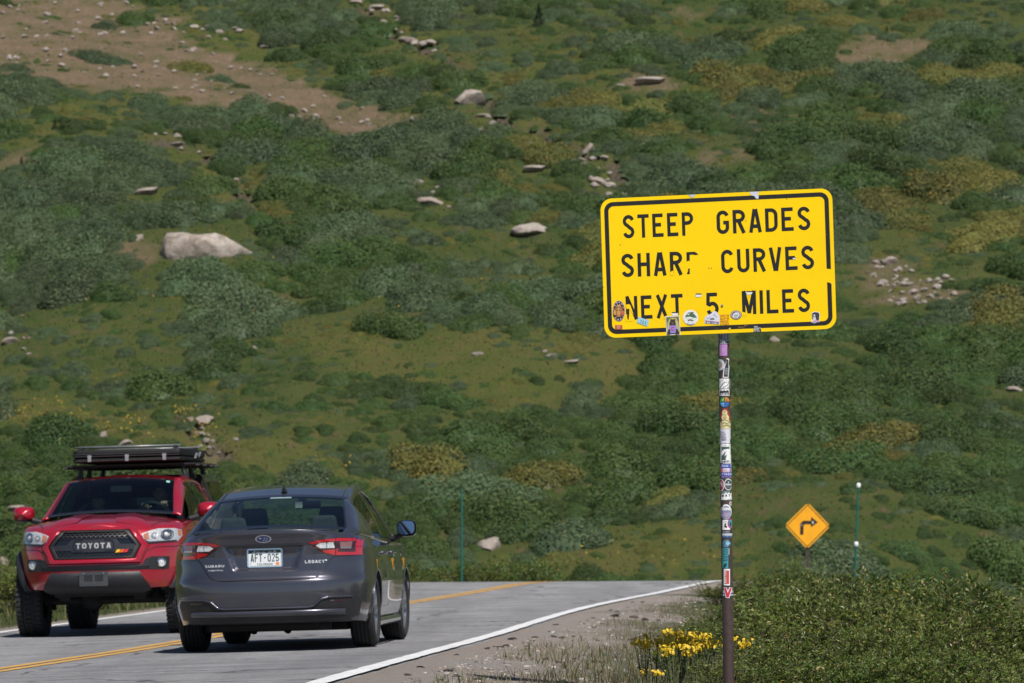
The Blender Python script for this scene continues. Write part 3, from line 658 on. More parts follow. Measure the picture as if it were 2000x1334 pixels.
q = K3()
for i, s_ in enumerate(("DIRTB", "AGPR", "ODUC", "TIONS")): q.text(s_, (1742, 460+i*41), (1878, 452+i*41), 32, (.62, .24, .01), .085, .12)
q.done(panel, "four lines of orange lettering")
q = K4().ell(310, 466, 90, 74, (.10, .09, .11)).ell(310, 466, 80, 64, (.66, .66, .70)).ell(310, 466, 72, 57, (.05, .05, .06)).poly([(248, 500), (262, 450), (300, 424), (352, 424), (372, 466), (340, 512), (290, 520)], (.66, .66, .72)).stroke([(275, 490), (300, 470), (345, 466)], 10, (.05, .05, .07)).stroke([(290, 508), (330, 490)], 8, (.1, .1, .13)).done(panel, "oval black and white sticker")
K4().poly([(590, 640), (706, 662), (712, 748), (592, 752)], (.03, .02, .018)).text("SEE", (598, 668), (656, 666), 20, WHT, .1).text("PLANTS", (598, 694), (706, 690), 18, WHT, .1).text("ROCK", (598, 716), (676, 712), 17, WHT, .1).text("FLEX", (598, 738), (688, 734), 17, WHT, .1).done(panel, "small black sticker with white stacked words")
q = K4().poly([(1518, 424), (1560, 402), (1630, 408), (1652, 440), (1640, 540), (1646, 572), (1566, 594), (1510, 578), (1528, 520)], WHT).poly([(1526, 430), (1562, 410), (1624, 416), (1644, 446), (1632, 560), (1596, 540), (1560, 500), (1532, 540)], (.03, .035, .045))
q.poly([(1552, 448), (1572, 450), (1578, 490), (1590, 540), (1560, 560), (1544, 520)], (.68, .66, .70)).ell(1562, 484, 9, 8, (.05, .03, .04)).poly([(1520, 568), (1560, 540), (1640, 548), (1640, 570), (1580, 582)], (.58, .34, .45)).done(panel, "die cut sticker of a black and white dog")
K4().stroke([(340, 690), (372, 660), (400, 690), (410, 650), (430, 690), (446, 640), (490, 632)], 7, (.34, .18, .04)).stroke([(345, 660), (392, 668)], 6, (.34, .18, .04)).stroke([(425, 615), (480, 652)], 6, (.34, .18, .04)).done(panel, "scratched scribble across the black border")
# ------------------------------------------------------------------ right-turn diamond and marker poles
dY = 74.0; dc = P(1577, 1027, dY); dbase = Vector((dc.x, dY+.04, gz(dc.x, dY)))
dsg = empty("turn_sign", dbase); tag(dsg, "small orange yellow diamond sign with black right turn arrow behind the roadside bushes", "road sign")
hd = .40; s_ = dY/F/3.073
dm = MB(); dm.prism([(hd*math.cos(R(a+k)), hd*math.sin(R(a+k))) for a in (0, 90, 180, 270) for k in (-5, 0, 5)], .004, lambda u, v, d: (u, d-.004, v))
amber = mat("amber sign sheeting", (.82, .36, .008), .12, 5, rough=.45)
dp = dm.build("sign_panel", amber, dsg, merge=True); dp.location = dc-dbase; dp.rotation_euler = (0, R(1), R(6))
wb = MB(); pts = [(hd*.97*math.cos(R(a)), hd*.97*math.sin(R(a))) for a in (0, 90, 180, 270)]
for q in ribbon(pts, .014, True): wb.add([(u, -.0056, v) for u, v in q], [(0, 1, 2, 3)])
wb.build("border", ink, dp)
ar = MB(); z_ = lambda x, y, k=0: ((x-545)*s_, -.0052-.0006*k, (392-y)*s_)
for q in ribbon([(511, 446), (511, 384), (524, 372), (570, 372)], 21): ar.add([z_(*p) for p in q], [(0, 1, 2, 3)])
ar.add([z_(*p) for p in ((566, 338), (608, 370), (566, 400))], [(0, 1, 2)])
ar.build("arrow", ink, dp)
for pp in ([(571, 365), (580, 363), (583, 377), (574, 380)], [(507, 384), (511, 383), (512, 391), (508, 393)]):
    wr = MB(); wr.add([z_(x, y, 1) for x, y in pp], [(0, 1, 2, 3)]); wr.build("worn_glint", mat("worn glint white", (.6, .58, .58), .2, 20, rough=.6), dp)  # worn spots on the arrow, their white glints painted on as pale patches
pm = MB(); pm.box((0, .0, (dc.z-dbase.z-.4)/2), (.055, .03, dc.z-dbase.z+1.0)); pm.box((.0, -.012, .28), (.066, .03, .05))
pm.build("post", brown_steel, dsg)
def pole(name, px, top, bot_px, Y, refl, label):
    bx = P(bot_px, 1130, Y); b0 = Vector((bx.x, Y, gz(bx.x, Y))); tp = P(px, top, Y)
    e = empty(name, b0); tag(e, label, "marker pole", "green marker poles along the road")
    q = MB(); dirv = tp-b0; q.tube([-dirv*.1, dirv*.5, dirv], [.024, .022, .02], 12); q.lathe([(.001, .0), (.03, .01), (.03, .1), (.024, .11)], 'z', 12)
    q.build("pole", mat("green marker plastic", (.006, .115, .085), .3, 14, rough=.45), e, smooth=40)
    for f_ in refl:
        q = MB(); c = dirv*f_; q.lathe([(.001, -.048), (.034, -.044), (.044, -.02), (.044, .02), (.034, .046), (.001, .05)], 'z', 14, c)
        q.build("reflector", mat("white reflector and glint", (.82, .82, .84), .05, rough=.3), e, smooth=50)
pole("marker_pole", 902, 956, 902, 85, (), "plain green marker pole at the far side of the road left of the crest")
pole("marker_pole", 1677, 945, 1669, 80, (.985, .42), "green marker pole with two white reflectors beside the diamond sign")
# ------------------------------------------------------------------ people: one skinned body each, hair and clothes as children
skin_m = mat("skin", (.46, .27, .19), .12, 12, rough=.55); hair_m = mat("dark hair", (.03, .02, .014), .3, 40, rough=.6)
def skin_body(name, nodes, edges, mats, parent, sub=1):
    """nodes: {key: (x,y,z,rx[,ry])}; grows one continuous surface over the joints"""
    keys = list(nodes); me = bpy.data.meshes.new(name)
    me.from_pydata([nodes[k][:3] for k in keys], [(keys.index(a), keys.index(b)) for a, b in edges], [])
    o = bpy.data.objects.new(name, me); COL.objects.link(o)
    md = o.modifiers.new("skin", 'SKIN'); md.use_smooth_shade = True
    if not me.skin_vertices: bpy.context.view_layer.objects.active = o
    sv = me.skin_vertices[0].data if me.skin_vertices else None
    for i, k in enumerate(keys):
        r = nodes[k][3:]; sv[i].radius = (r[0], r[-1]); sv[i].use_root = (k == 'pelvis')
    s2 = o.modifiers.new("sub", 'SUBSURF'); s2.levels = s2.render_levels = sub
    bake(o); o.data.name = name
    for m_ in mats: o.data.materials.append(m_)
    if parent: o.parent = parent
    return o
def head_mesh(c, h, yaw=0, nod=0):
    """a head with brow, nose, mouth, chin and ears; c = its centre, h = its height"""
    q = MB(); rows = []; M = Euler((nod, 0, yaw)).to_matrix(); N = 28
    for j in range(19):
        ph = math.pi*j/18; zz = math.cos(ph)
        row = []
        for k in range(N):
            th = 2*math.pi*k/N; fx, fy = math.sin(th), math.cos(th)            # fy = +1 is the face
            rx = .37*math.sin(ph)**.85*(1-.22*max(0, -zz)**1.2); rr = .46*math.sin(ph)**.8
            x = fx*rx; y = fy*rr*(1 if fy < 0 else .92)-.02
            if zz < -.2 and fy > 0: y += .05*min(1, (-zz-.2)*2)*fy
            fr = max(0, fy)**6
            y += fr*(.11*math.exp(-((zz+.18)/.13)**2)*max(0, fy)**10+.02*math.exp(-((zz-.2)/.08)**2)+.03*math.exp(-((zz+.52)/.07)**2))
            if fy > .5: y -= .045*math.exp(-((zz-.04)/.09)**2)*math.exp(-((abs(fx)-.38)/.17)**2)
            row.append(M @ Vector((x, y, zz*.5))*h+Vector(c))
        rows.append(row)
    q.grid(rows, closed=True)
    for s in (-1, 1):
        q.grid([[M @ Vector((s*(.36+.05*math.sin(math.pi*a/5)), -.03+.075*math.cos(2*math.pi*b/8)*math.sin(math.pi*a/5), .0+.13*math.sin(2*math.pi*b/8)*math.sin(math.pi*a/5)))*h+Vector(c) for b in range(8)] for a in range(6)], closed=True)
        q.lathe([(.001, .03), (.028, .02), (.036, 0)], 'y', 10, M @ Vector((s*.135, .36, .03))*h+Vector(c), 1)   # eye
    return q, M
def seated_person(name, loc, parent_rot, label, shirt, cap=None, glasses=False, grip=None, hair=hair_m, s=1.0, hand=None, group=None):
    """loc = hip point in world, rotation as the vehicle's; +y is where the person faces"""
    e = empty(name, loc); e.rotation_euler = parent_rot; tag(e, label, "person", group)
    q, M = head_mesh((0, .03, .72*s), .235*s)
    n = {'pelvis': (0, 0, .08, .16, .12), 'waist': (0, -.02, .24, .15, .11), 'chest': (0, -.02, .42, .18, .12), 'neckb': (0, -.01, .55, .08, .07), 'neck': (0, .01, .63, .058), 'skull': (0, .02, .70, .06)}
    ed = [('pelvis', 'waist'), ('waist', 'chest'), ('chest', 'neckb'), ('neckb', 'neck'), ('neck', 'skull')]
    for sx, t_ in ((-1, 'l'), (1, 'r')):
        g = grip[t_] if grip else (sx*.12, .38, .12)
        el = (sx*.30, .16, .22) if not grip else (sx*.31, .20, .24)
        n.update({'sh'+t_: (sx*.19, -.01, .50, .066), 'el'+t_: (*el, .046), 'wr'+t_: (*g, .03), 'hp'+t_: (sx*.10, .06, .06, .095), 'kn'+t_: (sx*.16, .46, .12, .07), 'an'+t_: (sx*.16, .62, -.28, .045), 'to'+t_: (sx*.17, .76, -.32, .04)})
        ed += [('chest', 'sh'+t_), ('sh'+t_, 'el'+t_), ('el'+t_, 'wr'+t_), ('pelvis', 'hp'+t_), ('hp'+t_, 'kn'+t_), ('kn'+t_, 'an'+t_), ('an'+t_, 'to'+t_)]
    body = skin_body("body", n, ed, [skin_m, shirt], e)
    body.data.polygons.foreach_set("use_smooth", [True]*len(body.data.polygons))
    for p in body.data.polygons: p.material_index = 1 if (p.center.z < .60 and (Vector(p.center)-Vector(n['wrl'][:3])).length > .07 and (Vector(p.center)-Vector(n['wrr'][:3])).length > .07) else 0
    hd_ = q.build("head", [skin_m, mat("eye", (.03, .025, .02), rough=.2)], None, smooth=180)
    # hands: palm and five bent fingers each
    hb = MB()
    for sx, t_ in ((-1, 'l'), (1, 'r')):
        w_ = Vector(n['wr'+t_][:3]); d = Vector((0, .75, .65 if grip else -.1)).normalized(); sd = Vector((1, 0, 0)); up = d.cross(sd)*-1
        hb.tube([w_-d*.02, w_+d*.02, w_+d*.06, w_+d*.085], [.028, .036, .040, .030], 10)
        for f_ in range(4):
            b0 = w_+d*.08+sd*(-.03+.02*f_); L = (.07, .08, .076, .06)[f_]
            hb.tube([b0-d*.01, b0+d*L*.45-up*.006, b0+d*L*.62-up*L*.45, b0+d*L*.3-up*L*.75], [.0095, .009, .0085, .007], 7)
        b0 = w_+d*.025-sd*sx*.032; hb.tube([b0, b0-sd*sx*.03+d*.025, b0-sd*sx*.03+d*.055-up*.02], [.012, .011, .008], 7)
    hands = hb.build("hands", skin_m, None, smooth=180)
    # one continuous body: join head and hands into it
    bm = bmesh.new(); bm.from_mesh(body.data); k = len(bm.faces); bm.from_mesh(hd_.data); bm.from_mesh(hands.data)
    bm.faces.ensure_lookup_table()
    for f in bm.faces[k:]: f.material_index = 0
    bm.to_mesh(body.data); bm.free()
    for o in (hd_, hands): bpy.data.objects.remove(o)
    # hair as a cap of its own, then a hat or sunglasses
    hq = MB(); c = Vector((0, .02, .735*s)); rows = []
    for j in range(9):
        ph = math.pi*.56*j/8; rows.append([c+M @ Vector((.405*math.sin(ph)*math.sin(2*math.pi*k/24), .47*math.sin(ph)*math.cos(2*math.pi*k/24)-(.05 if j > 4 else .02), .53*math.cos(ph)+(.10*max(0, math.cos(2*math.pi*k/24)) if j == 8 else 0)))*.235*s for k in range(24)])
    hq.grid(rows, closed=True); hq.build("hair", hair, e, smooth=180)
    if cap:
        cq = MB(); cq.grid([[p+Vector((0, 0, .008)) for p in [c+(v-c)*1.07 for v in r_]] for r_ in rows[:7]], closed=True)
        cq.grid([[c+Vector((.085*u, .10+.09*v*(1-u*u*.5), .045-.02*v-.02*u*u)) for u in (-1, -.6, -.2, .2, .6, 1)] for v in (0, .5, 1)])
        cq.build("cap", cap, e, smooth=60)
    if glasses:
        gq = MB()
        for sx in (-1, 1): gq.box((sx*.034*s, .118*s, .728*s), (.05, .012, .032))
        gq.box((0, .12*s, .733*s), (.02, .008, .008))
        for sx in (-1, 1): gq.box((sx*.075*s, .06, .733*s), (.006, .12, .006))
        gq.build("sunglasses", mat("dark lenses", (.01, .01, .012), rough=.1), e)
    return e

# ------------------------------------------------------------------ vehicles: shells lofted in rings from sill to shoulder
def shell(spec, name, paint, parent, inner, cuts, cabin, crown, M=12):
    """spec: W(z), Lr(z), Lf(z), zb(y), zt(y), ya, yf (axles), n, m exponents, extra rear(x,z), front(x,z)"""
    W, zb, zt = spec['W'], spec['zb'], spec['zt']
    us = [('r', u) for u in np.linspace(0, .90, 22)]+[('c', a) for a in np.linspace(.36, 0, 12)]
    def outline(z):
        pts = []
        for kind, u in us:
            x = u*W(z) if kind == 'r' else None
            if kind == 'r': y = spec['rear_y'](x, z)
            else:
                f_ = u; L = spec['Lr'](z)
                f0 = (1-.90**spec['n'])**(1/spec['m']); ff = f0*(u/.36); x = W(z)*(1-ff**spec['m'])**(1/spec['n']); y = spec['ya']-L*ff
            pts.append((x, y))
        for y in np.linspace(spec['ya'], spec['yf'], 26)[1:-1]: pts.append((W(z)*spec.get('side', lambda y: 1)(y), float(y)))
        fr = []
        for kind, u in us:
            if kind == 'r': x = u*W(z); y = spec['front_y'](x, z)
            else:
                f0 = (1-.90**spec['nf'])**(1/spec['mf']); ff = f0*(u/.36); x = W(z)*(1-ff**spec['mf'])**(1/spec['nf']); y = spec['yf']+spec['Lf'](z)*ff
            fr.append((x, y))
        return pts+fr[::-1]
    base = outline(spec['zref']); n = len(base); rings = []
    for s in spec['levels']:
        ring = []
        for i, (x, y) in enumerate(base):
            z = zb(y)+s*(zt(y, x)-zb(y)); ring.append((i, z))
        cache = {}
        row = []
        for i, z in ring:
            kz = round(z, 4)
            if kz not in cache: cache[kz] = outline(z)
            row.append(Vector((*cache[kz][i], z)))
        rings.append(row)
    q = MB()
    full = [[Vector((-p.x, p.y, p.z)) for p in r_[:0:-1]][:-1] if False else r_+[Vector((-p.x, p.y, p.z)) for p in r_[-2:0:-1]] for r_ in rings]
    q.grid(full, closed=True)
    top, bott = rings[-1], rings[0]
    q.grid([[Vector((p.x*c, p.y, p.z+crown(p.y)*(1-c*c))) for c in np.linspace(-1, 1, M+1)] for p in top])
    q.grid([[Vector((p.x*c, p.y, p.z)) for c in np.linspace(1, -1, 3)] for p in bott])
    o = q.build(name, [paint, inner], parent, smooth=180, merge=1e-4)
    tools = []
    for (x, y, z, r, x0, x1) in cuts:
        c = MB(); c.lathe([(.001, x0), (r, x0), (r, x1), (.001, x1)], 'x', 40, (0, y, z)); t_ = c.build("tool", [paint, inner], None, merge=True); tools.append(t_)
    if cabin:
        c = MB(); c.prism(cabin[0], cabin[1]*2, lambda u, v, d: (d-cabin[1], u, v)); tools.append(c.build("tool", [paint, inner], None, merge=True))
    for t_ in tools:
        t_.data.polygons.foreach_set("material_index", [1]*len(t_.data.polygons))
        md = o.modifiers.new("cut", 'BOOLEAN'); md.operation = 'DIFFERENCE'; md.solver = 'EXACT'; md.object = t_
    bpy.context.view_layer.update(); bake(o)
    for t_ in tools: bpy.data.objects.remove(t_)
    o.data.set_sharp_from_angle(angle=R(32)); o.data.name = name
    return o
def solid(o, th, off=-1):
    md = o.modifiers.new("s", 'SOLIDIFY'); md.thickness = th; md.offset = off; bake(o); return o
def place_vehicle(e, X, Y, yaw, wb, tr):
    f = Vector((-math.sin(yaw), math.cos(yaw), 0)); r_ = Vector((f.y, -f.x, 0))
    def rz(p): return float(road_z(p.y))+float(road_b(p.y))*(p.x-float(road_x(p.y)))
    c = Vector((X, Y, 0)); zs = [rz(c+f*wb/2), rz(c-f*wb/2), rz(c+r_*tr/2), rz(c-r_*tr/2)]
    fz = (f*wb+Vector((0, 0, zs[0]-zs[1]))).normalized(); rr = (r_*tr+Vector((0, 0, zs[2]-zs[3]))).normalized()
    up = rr.cross(fz).normalized(); rr = fz.cross(up)
    e.matrix_world = Matrix(((rr.x, fz.x, up.x, X), (rr.y, fz.y, up.y, Y), (rr.z, fz.z, up.z, sum(zs)/4+.004), (0, 0, 0, 1)))
    bpy.context.view_layer.update()
    return e.matrix_world.copy()
rubber = mat("tyre rubber", (.018, .018, .019), .35, 20, rough=.85); black_pl = mat("black plastic", (.016, .016, .018), .3, 14, rough=.5)
dark_in = mat("dark interior", (.022, .022, .025), .3, 9, rough=.8); chrome = mat("chrome", (.75, .76, .78), metal=1, rough=.12); gloss_bl = mat("gloss black", (.008, .008, .010), rough=.08, coat=1)
rim_m = mat("machined alloy", (.42, .43, .45), .2, 30, metal=.9, rough=.3)
def wheel(parent, x, y, r, wd, rim_r, side, tread=.006, steer=0, name="wheel", dark=False):
    w_ = empty(name, (x, y, r)); w_.parent = parent; w_.rotation_euler = (0, 0, steer)
    q = MB(); h = wd/2; sh = .03
    prof = [(rim_r, -h*.82), (rim_r+.02, -h*.96), ((rim_r+r)/2, -h*1.03), (r-.035, -h*.98), (r-.012, -h*.86)]
    for k in range(5):
        a = -h*.78+1.56*h*k/5; b2 = a+1.56*h/5
        prof += [(r, a+.006), (r, b2-.008), (r-.009, b2-.004), (r-.009, b2)]
    prof += [(r-.012, h*.86), (r-.035, h*.98), ((rim_r+r)/2, h*1.03), (rim_r+.02, h*.96), (rim_r, h*.82)]
    q.lathe(prof, 'x', 56)
    if tread > .008:
        for k in range(44):
            a = 2*math.pi*k/44
            for xx, sx in ((-h*.72, 1), (h*.72, -1), (0, 0)):
                q.box((xx, (r-.002)*math.cos(a+xx*.6), (r-.002)*math.sin(a+xx*.6)), (wd*.26, .034, .018), rot=(a-math.pi/2, 0, 0))
    q.build("tyre", rubber, w_, smooth=40)
    q = MB(); o_ = side*h*.62
    q.lathe([(rim_r+.004, -h*.84), (rim_r-.012, -h*.7), (rim_r-.03, 0), (rim_r-.012, h*.7), (rim_r+.004, h*.84)], 'x', 48)
    q.lathe([(.001, o_+side*.012), (.04, o_+side*.012), (.055, o_), (.06, o_-side*.05)], 'x', 24)
    for k in range(5):
        for dlt in (-.13, .13):
            a = 2*math.pi*k/5+dlt; a2 = 2*math.pi*k/5+dlt*1.5
            p0 = Vector((o_, .045*math.cos(a), .045*math.sin(a))); p1 = Vector((o_+side*.012, (rim_r-.012)*math.cos(a2), (rim_r-.012)*math.sin(a2)))
            q.tube([p0, (p0+p1)/2+Vector((side*.006, 0, 0)), p1], [.017, .015, .014], 6)
    q.lathe([(.001, 0), (.15, 0), (.15, -side*.02), (.001, -side*.02)], 'x', 32, mi=1)
    q.lathe([(rim_r-.03, -side*h*.4), (.02, -side*h*.4)], 'x', 32, mi=1)
    q.build("rim", [mat("dark alloy", (.03, .03, .032), rough=.35, metal=.6) if dark else rim_m, black_pl], w_, smooth=40)
    return w_
# ------------------------------------------------------------------ grey sedan seen from behind
def car_paint(name, base, metal, rough, flake):
    m, t, b = _new(name); _set(b, rough=rough, metal=metal, coat=1.0, coat_rough=.02)
    n = _noise(t, 900, 2, .5, lo=.3, hi=.7); d = _noise(t, 2.5, 5, .65, lo=.35, hi=.8)
    c = _mix(t, n, base, tuple(x*flake for x in base)); c = _mix(t, _math(t, 'MULTIPLY', d, .12), c, (.16, .14, .12))
    t.links.new(c, b.inputs['Base Color']); return m
grey_paint = car_paint("grey metallic paint", (.051, .052, .068), .6, .28, 1.5)
cyl_glass = glass_mat("lightly tinted glass", (.72, .85, .82), .86); dark_glass = glass_mat("darkly tinted glass", (.5, .55, .55), .16)
red_lens = mat("red lens", (.42, .008, .018), .15, 20, rough=.12, coat=1); smoke_lens = mat("smoked lens", (.035, .008, .010), rough=.1, coat=1); clear_lens = mat("pale lens", (.50, .50, .52), .25, 30, rough=.15, coat=1)
seat_m = mat("grey seat cloth", (.042, .048, .052), .25, 20, rough=.9)

car = empty("sedan"); tag(car, "dark grey metallic sedan driving away in the right lane beside the red pickup", "car")
def tab(xs, ys): return lambda z: float(np.interp(z, xs, ys))
AX = 1.375
cW = tab([.17, .25, .4, .6, .8, .92, .98, 1.03, 1.07, 1.10], [.80, .865, .905, .92, .915, .90, .87, .825, .77, .73])
cL = tab([.17, .24, .30, .40, .52, .62, .645, .66, .72, .85, .95, 1.02, 1.055, 1.075, 1.10], [.86, .95, 1.0, 1.035, 1.06, 1.055, 1.045, 1.025, 1.008, .992, 1.00, 1.03, 1.055, 1.058, 1.035])
cF = tab([.17, .3, .5, .7, .8, .95, 1.1], [.8, .93, .97, .95, .88, .7, .5])
def c_rec(x, z):
    a = abs(x); hw = .275+(.35-.275)*max(0, min(1, (z-.735)/.205))
    return .032*smooth(hw+.012, hw-.028, a) * smooth(.722, .752, z)*smooth(.956, .944, z)
def c_rear(x, z):
    u = min(.999999, abs(x)/cW(z)); return -AX-cL(z)*(1-u**3.3)**(1/2.9)+c_rec(x, z)
def c_front(x, z):
    u = min(.999999, abs(x)/cW(z)); return AX+cF(z)*(1-u**2.8)**(1/2.2)
czt = lambda y, x: float(np.interp(y, [-2.45, -2.3, -2.1, -1.8, -1.4, -.5, .5, 1.3, 1.9, 2.4], [1.086, 1.072, 1.05, 1.032, 1.01, .975, .955, .945, .87, .76]))
czb = lambda y: float(np.interp(y, [-2.45, -1.9, -1.3, 1.3, 2.4], [.275, .25, .185, .185, .22]))
ccrown = lambda y: float(np.interp(y, [-2.44, -2.38, -2.2, -1.9, -1.3, 1.4, 2.0, 2.3], [.004, .012, .045, .078, .10, .09, .07, .02]))
spec = dict(W=cW, Lr=cL, Lf=cF, zb=czb, zt=czt, ya=-AX, yf=AX, n=3.3, m=2.9, nf=2.8, mf=2.2, rear_y=c_rear, front_y=c_front, zref=1.0,
            levels=np.concatenate([np.linspace(0, .42, 12), np.linspace(.445, .50, 4), np.linspace(.53, .9, 16), np.linspace(.92, 1, 6)]),
            side=lambda y: 1-.020*math.cos((y)/1.375*math.pi/2)**2)
cuts = [(0, s*AX, .335, .375, x0, x0+.42) for s in (-1, 1) for x0 in (-1.02, .60)]
body = shell(spec, "body", grey_paint, car, dark_in, cuts, ([(-1.86, .80), (-1.86, 1.4), (1.40, 1.4), (1.40, .95), (.9, .5), (-1.0, .5), (-1.35, .80)], .70), ccrown)
cm = lambda x, z, k=0: (x, c_rear(x, z)-.003-.0008*k, z)
def patch(name, poly, mats, parent, k, nu=16, nv=8, smooth_=180, f=cm):
    q = MB(); conform(q, poly, lambda u, v: f(u, v, k), nu, nv); return q.build(name, mats, parent, smooth=smooth_, merge=1e-5)
def mir(poly): return [(-x, z) for x, z in poly][::-1]
def ribs(name, lines, w_, mm, parent, k, f=cm):
    q = MB()
    for l in lines:
        pl_ = [];                               # resample so that the ribbon follows the curve
        for a, b2 in zip(l[:-1], l[1:]):
            n_ = max(1, int(math.hypot(b2[0]-a[0], b2[1]-a[1])/.03)); pl_ += [(a[0]+(b2[0]-a[0])*i/n_, a[1]+(b2[1]-a[1])*i/n_) for i in range(n_)]
        pl_.append(l[-1])
        for r_ in ribbon(pl_, w_): q.add([f(*p, k) for p in r_], [(0, 1, 2, 3)])
    return q.build(name, mm, parent, smooth=180)
# boot lid, proud of the body by its gap
lid_r = [(.0, .648), (.40, .648), (.47, .662), (.515, .70), (.56, .775), (.598, .83), (.625, .85), (.632, .92), (.638, 1.0), (.632, 1.045), (.60, 1.066), (.45, 1.078), (0, 1.082)]
lidq = lid_r[:-1]+mir(lid_r[:-1])
lid = patch("trunk_lid", lidq, grey_paint, car, 2, 60, 44)
ribs("panel_gap", [[(-.60, 1.066)]+mir(lid_r[1:-3])+[(0, .648)]+lid_r[1:-3]+[(.60, 1.066)]], .007, black_pl, car, 3.2)
lip = MB(); lip.tube([Vector((x, c_rear(x, 1.078)+.004-.0, 1.083-.008*(x/.7)**2)) for x in np.linspace(-.60, .60, 40)], [.0105*(1-abs(k-19.5)/19.5)**.25+.001 for k in range(40)], 8)
lip.build("lid_lip", grey_paint, car, smooth=180)
# black ledge standing in for the shadow over the number plate
lg = MB(); lg.grid([[Vector((x, c_rear(x, .955)-.006, .962)) for x in np.linspace(-.345, .345, 24)], [Vector((x, c_rear(x, .955)-.012, .946)) for x in np.linspace(-.345, .345, 24)], [Vector((x, c_rear(x, .93)-.004, .938)) for x in np.linspace(-.335, .335, 24)]])
lg.build("plate_shadow_lip", gloss_bl, lid, smooth=180)
# bumper valance with body colour blade
up_edge = [(-.80, .482), (-.56, .478), (-.50, .462), (-.43, .402), (-.38, .392), (.38, .392), (.43, .402), (.50, .462), (.56, .478), (.80, .482)]
val = patch("bumper_valance", up_edge+[(.83, .44), (.80, .30), (.70, .282), (-.70, .282), (-.80, .30), (-.83, .44)], black_pl, car, 3, 50, 12)
fl_ = MB(); fl_.tube([Vector(cm(x, z, 3))-Vector((0, .004, 0)) for (a, b2) in zip(up_edge[:-1], up_edge[1:]) for (x, z) in [(a[0]+(b2[0]-a[0])*i/6, a[1]+(b2[1]-a[1])*i/6) for i in range(6)]], .009, 8)
fl_.build("bumper_crease", grey_paint, car, smooth=180)
bl_ = MB(); bl_.grid([[Vector((x, c_rear(x, z)-o_, z)) for x in np.linspace(-.70, .70, 50)] for z, o_ in ((.372, .004), (.366, .022), (.345, .028), (.326, .022), (.318, .004))])
bl_.build("bumper_blade", grey_paint, car, smooth=180)
lw_ = MB(); lw_.grid([[Vector((x, c_rear(x, .29)+yy, z)) for x in np.linspace(-.74, .74, 40)] for z, yy in ((.30, -.003), (.285, -.006), (.262, .02), (.25, .10))])
lw_.build("lower_lip", black_pl, car, smooth=180)
# tail lamps
tl = [(.385, .962), (.43, .978), (.478, .988), (.634, 1.002), (.78, 1.005), (.842, 1.0), (.842, .845), (.78, .842), (.62, .843), (.55, .860), (.452, .915)]
for sx in (1, -1):
    g = (lambda p: p) if sx > 0 else mir
    la = patch("tail_lamp", g(tl), smoke_lens, car, 4, 26, 10)
    for nm, pl_, mm in (("red_lens", [(.39, .964), (.478, .986), (.634, 1.0), (.842, .998), (.842, .972), (.66, .976), (.52, .97), (.45, .952)], red_lens),
                        ("red_lens", [(.80, .975), (.842, .972), (.842, .87), (.79, .874), (.79, .95)], red_lens),
                        ("red_lens", [(.56, .872), (.62, .85), (.842, .848), (.842, .874), (.64, .878)], red_lens),
                        ("red_lens", [(.515, .892), (.552, .868), (.64, .878), (.655, .906), (.60, .900)], red_lens),
                        ("reverse_lens", [(.462, .940), (.50, .962), (.61, .968), (.625, .915), (.50, .915)], clear_lens),
                        ("turn_lens", [(.665, .968), (.765, .970), (.758, .905), (.672, .908)], mat("dusky lens", (.20, .10, .09), .2, 30, rough=.15, coat=1)),
                        ("chrome_bar", [(.548, .966), (.564, .967), (.560, .915), (.546, .914)], chrome), ("chrome_bar", [(.672, .922), (.758, .922), (.757, .914), (.673, .914)], chrome)):
        patch(nm, g(pl_), mm, la, 6, 14, 5)
    ribs("panel_gap", [[(sx*.634, 1.0), (sx*.630, .845)]], .007, black_pl, car, 8)
    patch("reflector", g([(.58, .452), (.70, .452), (.70, .438), (.58, .438)]), smoke_lens, car, 6, 6, 1)
# number plate
plate = empty("license_plate", (0, c_rear(0, .842)-.012, .842), (R(-3), 0, 0)); plate.parent = car
q = MB(); q.prism(rrect(-.153, -.077, .153, .077, .014), .006, lambda u, v, d: (u, d, v), 0, (.66, .68, .70))
q.build("plate_panel", vinyl, plate, merge=True)
q = MB(); pf = lambda u, v, k=0: (u, -.0006-.0005*k, v); G_d = (.012, .05, .045)
q.add([pf(*p, 0) for p in ((-.142, .068), (-.142, .040), (-.12, .046), (-.10, .056), (-.085, .048), (-.06, .060), (-.035, .048), (-.01, .058), (.02, .046), (.045, .060), (.07, .050), (.095, .058), (.118, .044), (.142, .050), (.142, .068))], [tuple(range(15))], 0, G_d)
for r_ in ribbon(rrect(-.147, -.071, .147, .071, .01), .006, True): q.add([pf(*p, 0) for p in r_], [(0, 1, 2, 3)], 0, (.30, .36, .36))
put_text(q, "AFT", lambda u, v, k=0: pf(u, v, 1+k), (-.128, -.034), (-.022, -.034), .072, .07, .5, .12, col=G_d)
put_text(q, "025", lambda u, v, k=0: pf(u, v, 1+k), (.026, -.034), (.128, -.034), .072, .07, .5, .12, col=G_d)
q.add([pf(*p, 1) for p in ell(.001, .004, .0075, .0075, 12)], [tuple(range(12))], 0, G_d)
put_text(q, "COLORADO", lambda u, v, k=0: pf(u, v, 1+k), (-.070, -.064), (.070, -.064), .019, .085, col=(.10, .15, .14))
q.add([pf(*p, 1) for p in ((.098, -.040), (.130, -.040), (.130, -.064), (.098, -.064))], [(3, 2, 1, 0)], 0, (.78, .20, .03))
q.add([pf(*p, 1) for p in ((-.132, -.044), (-.124, -.044), (-.124, -.056), (-.132, -.056))], [(3, 2, 1, 0)], 0, (.25, .3, .3))
q.build("plate_print", vinyl, plate)
fr_ = MB()
for r_ in ribbon(rrect(-.156, -.080, .156, .080, .016), .008, True): fr_.prism(r_, .008, lambda u, v, d: (u, d-.003, v))
fr_.build("plate_frame", chrome, plate)
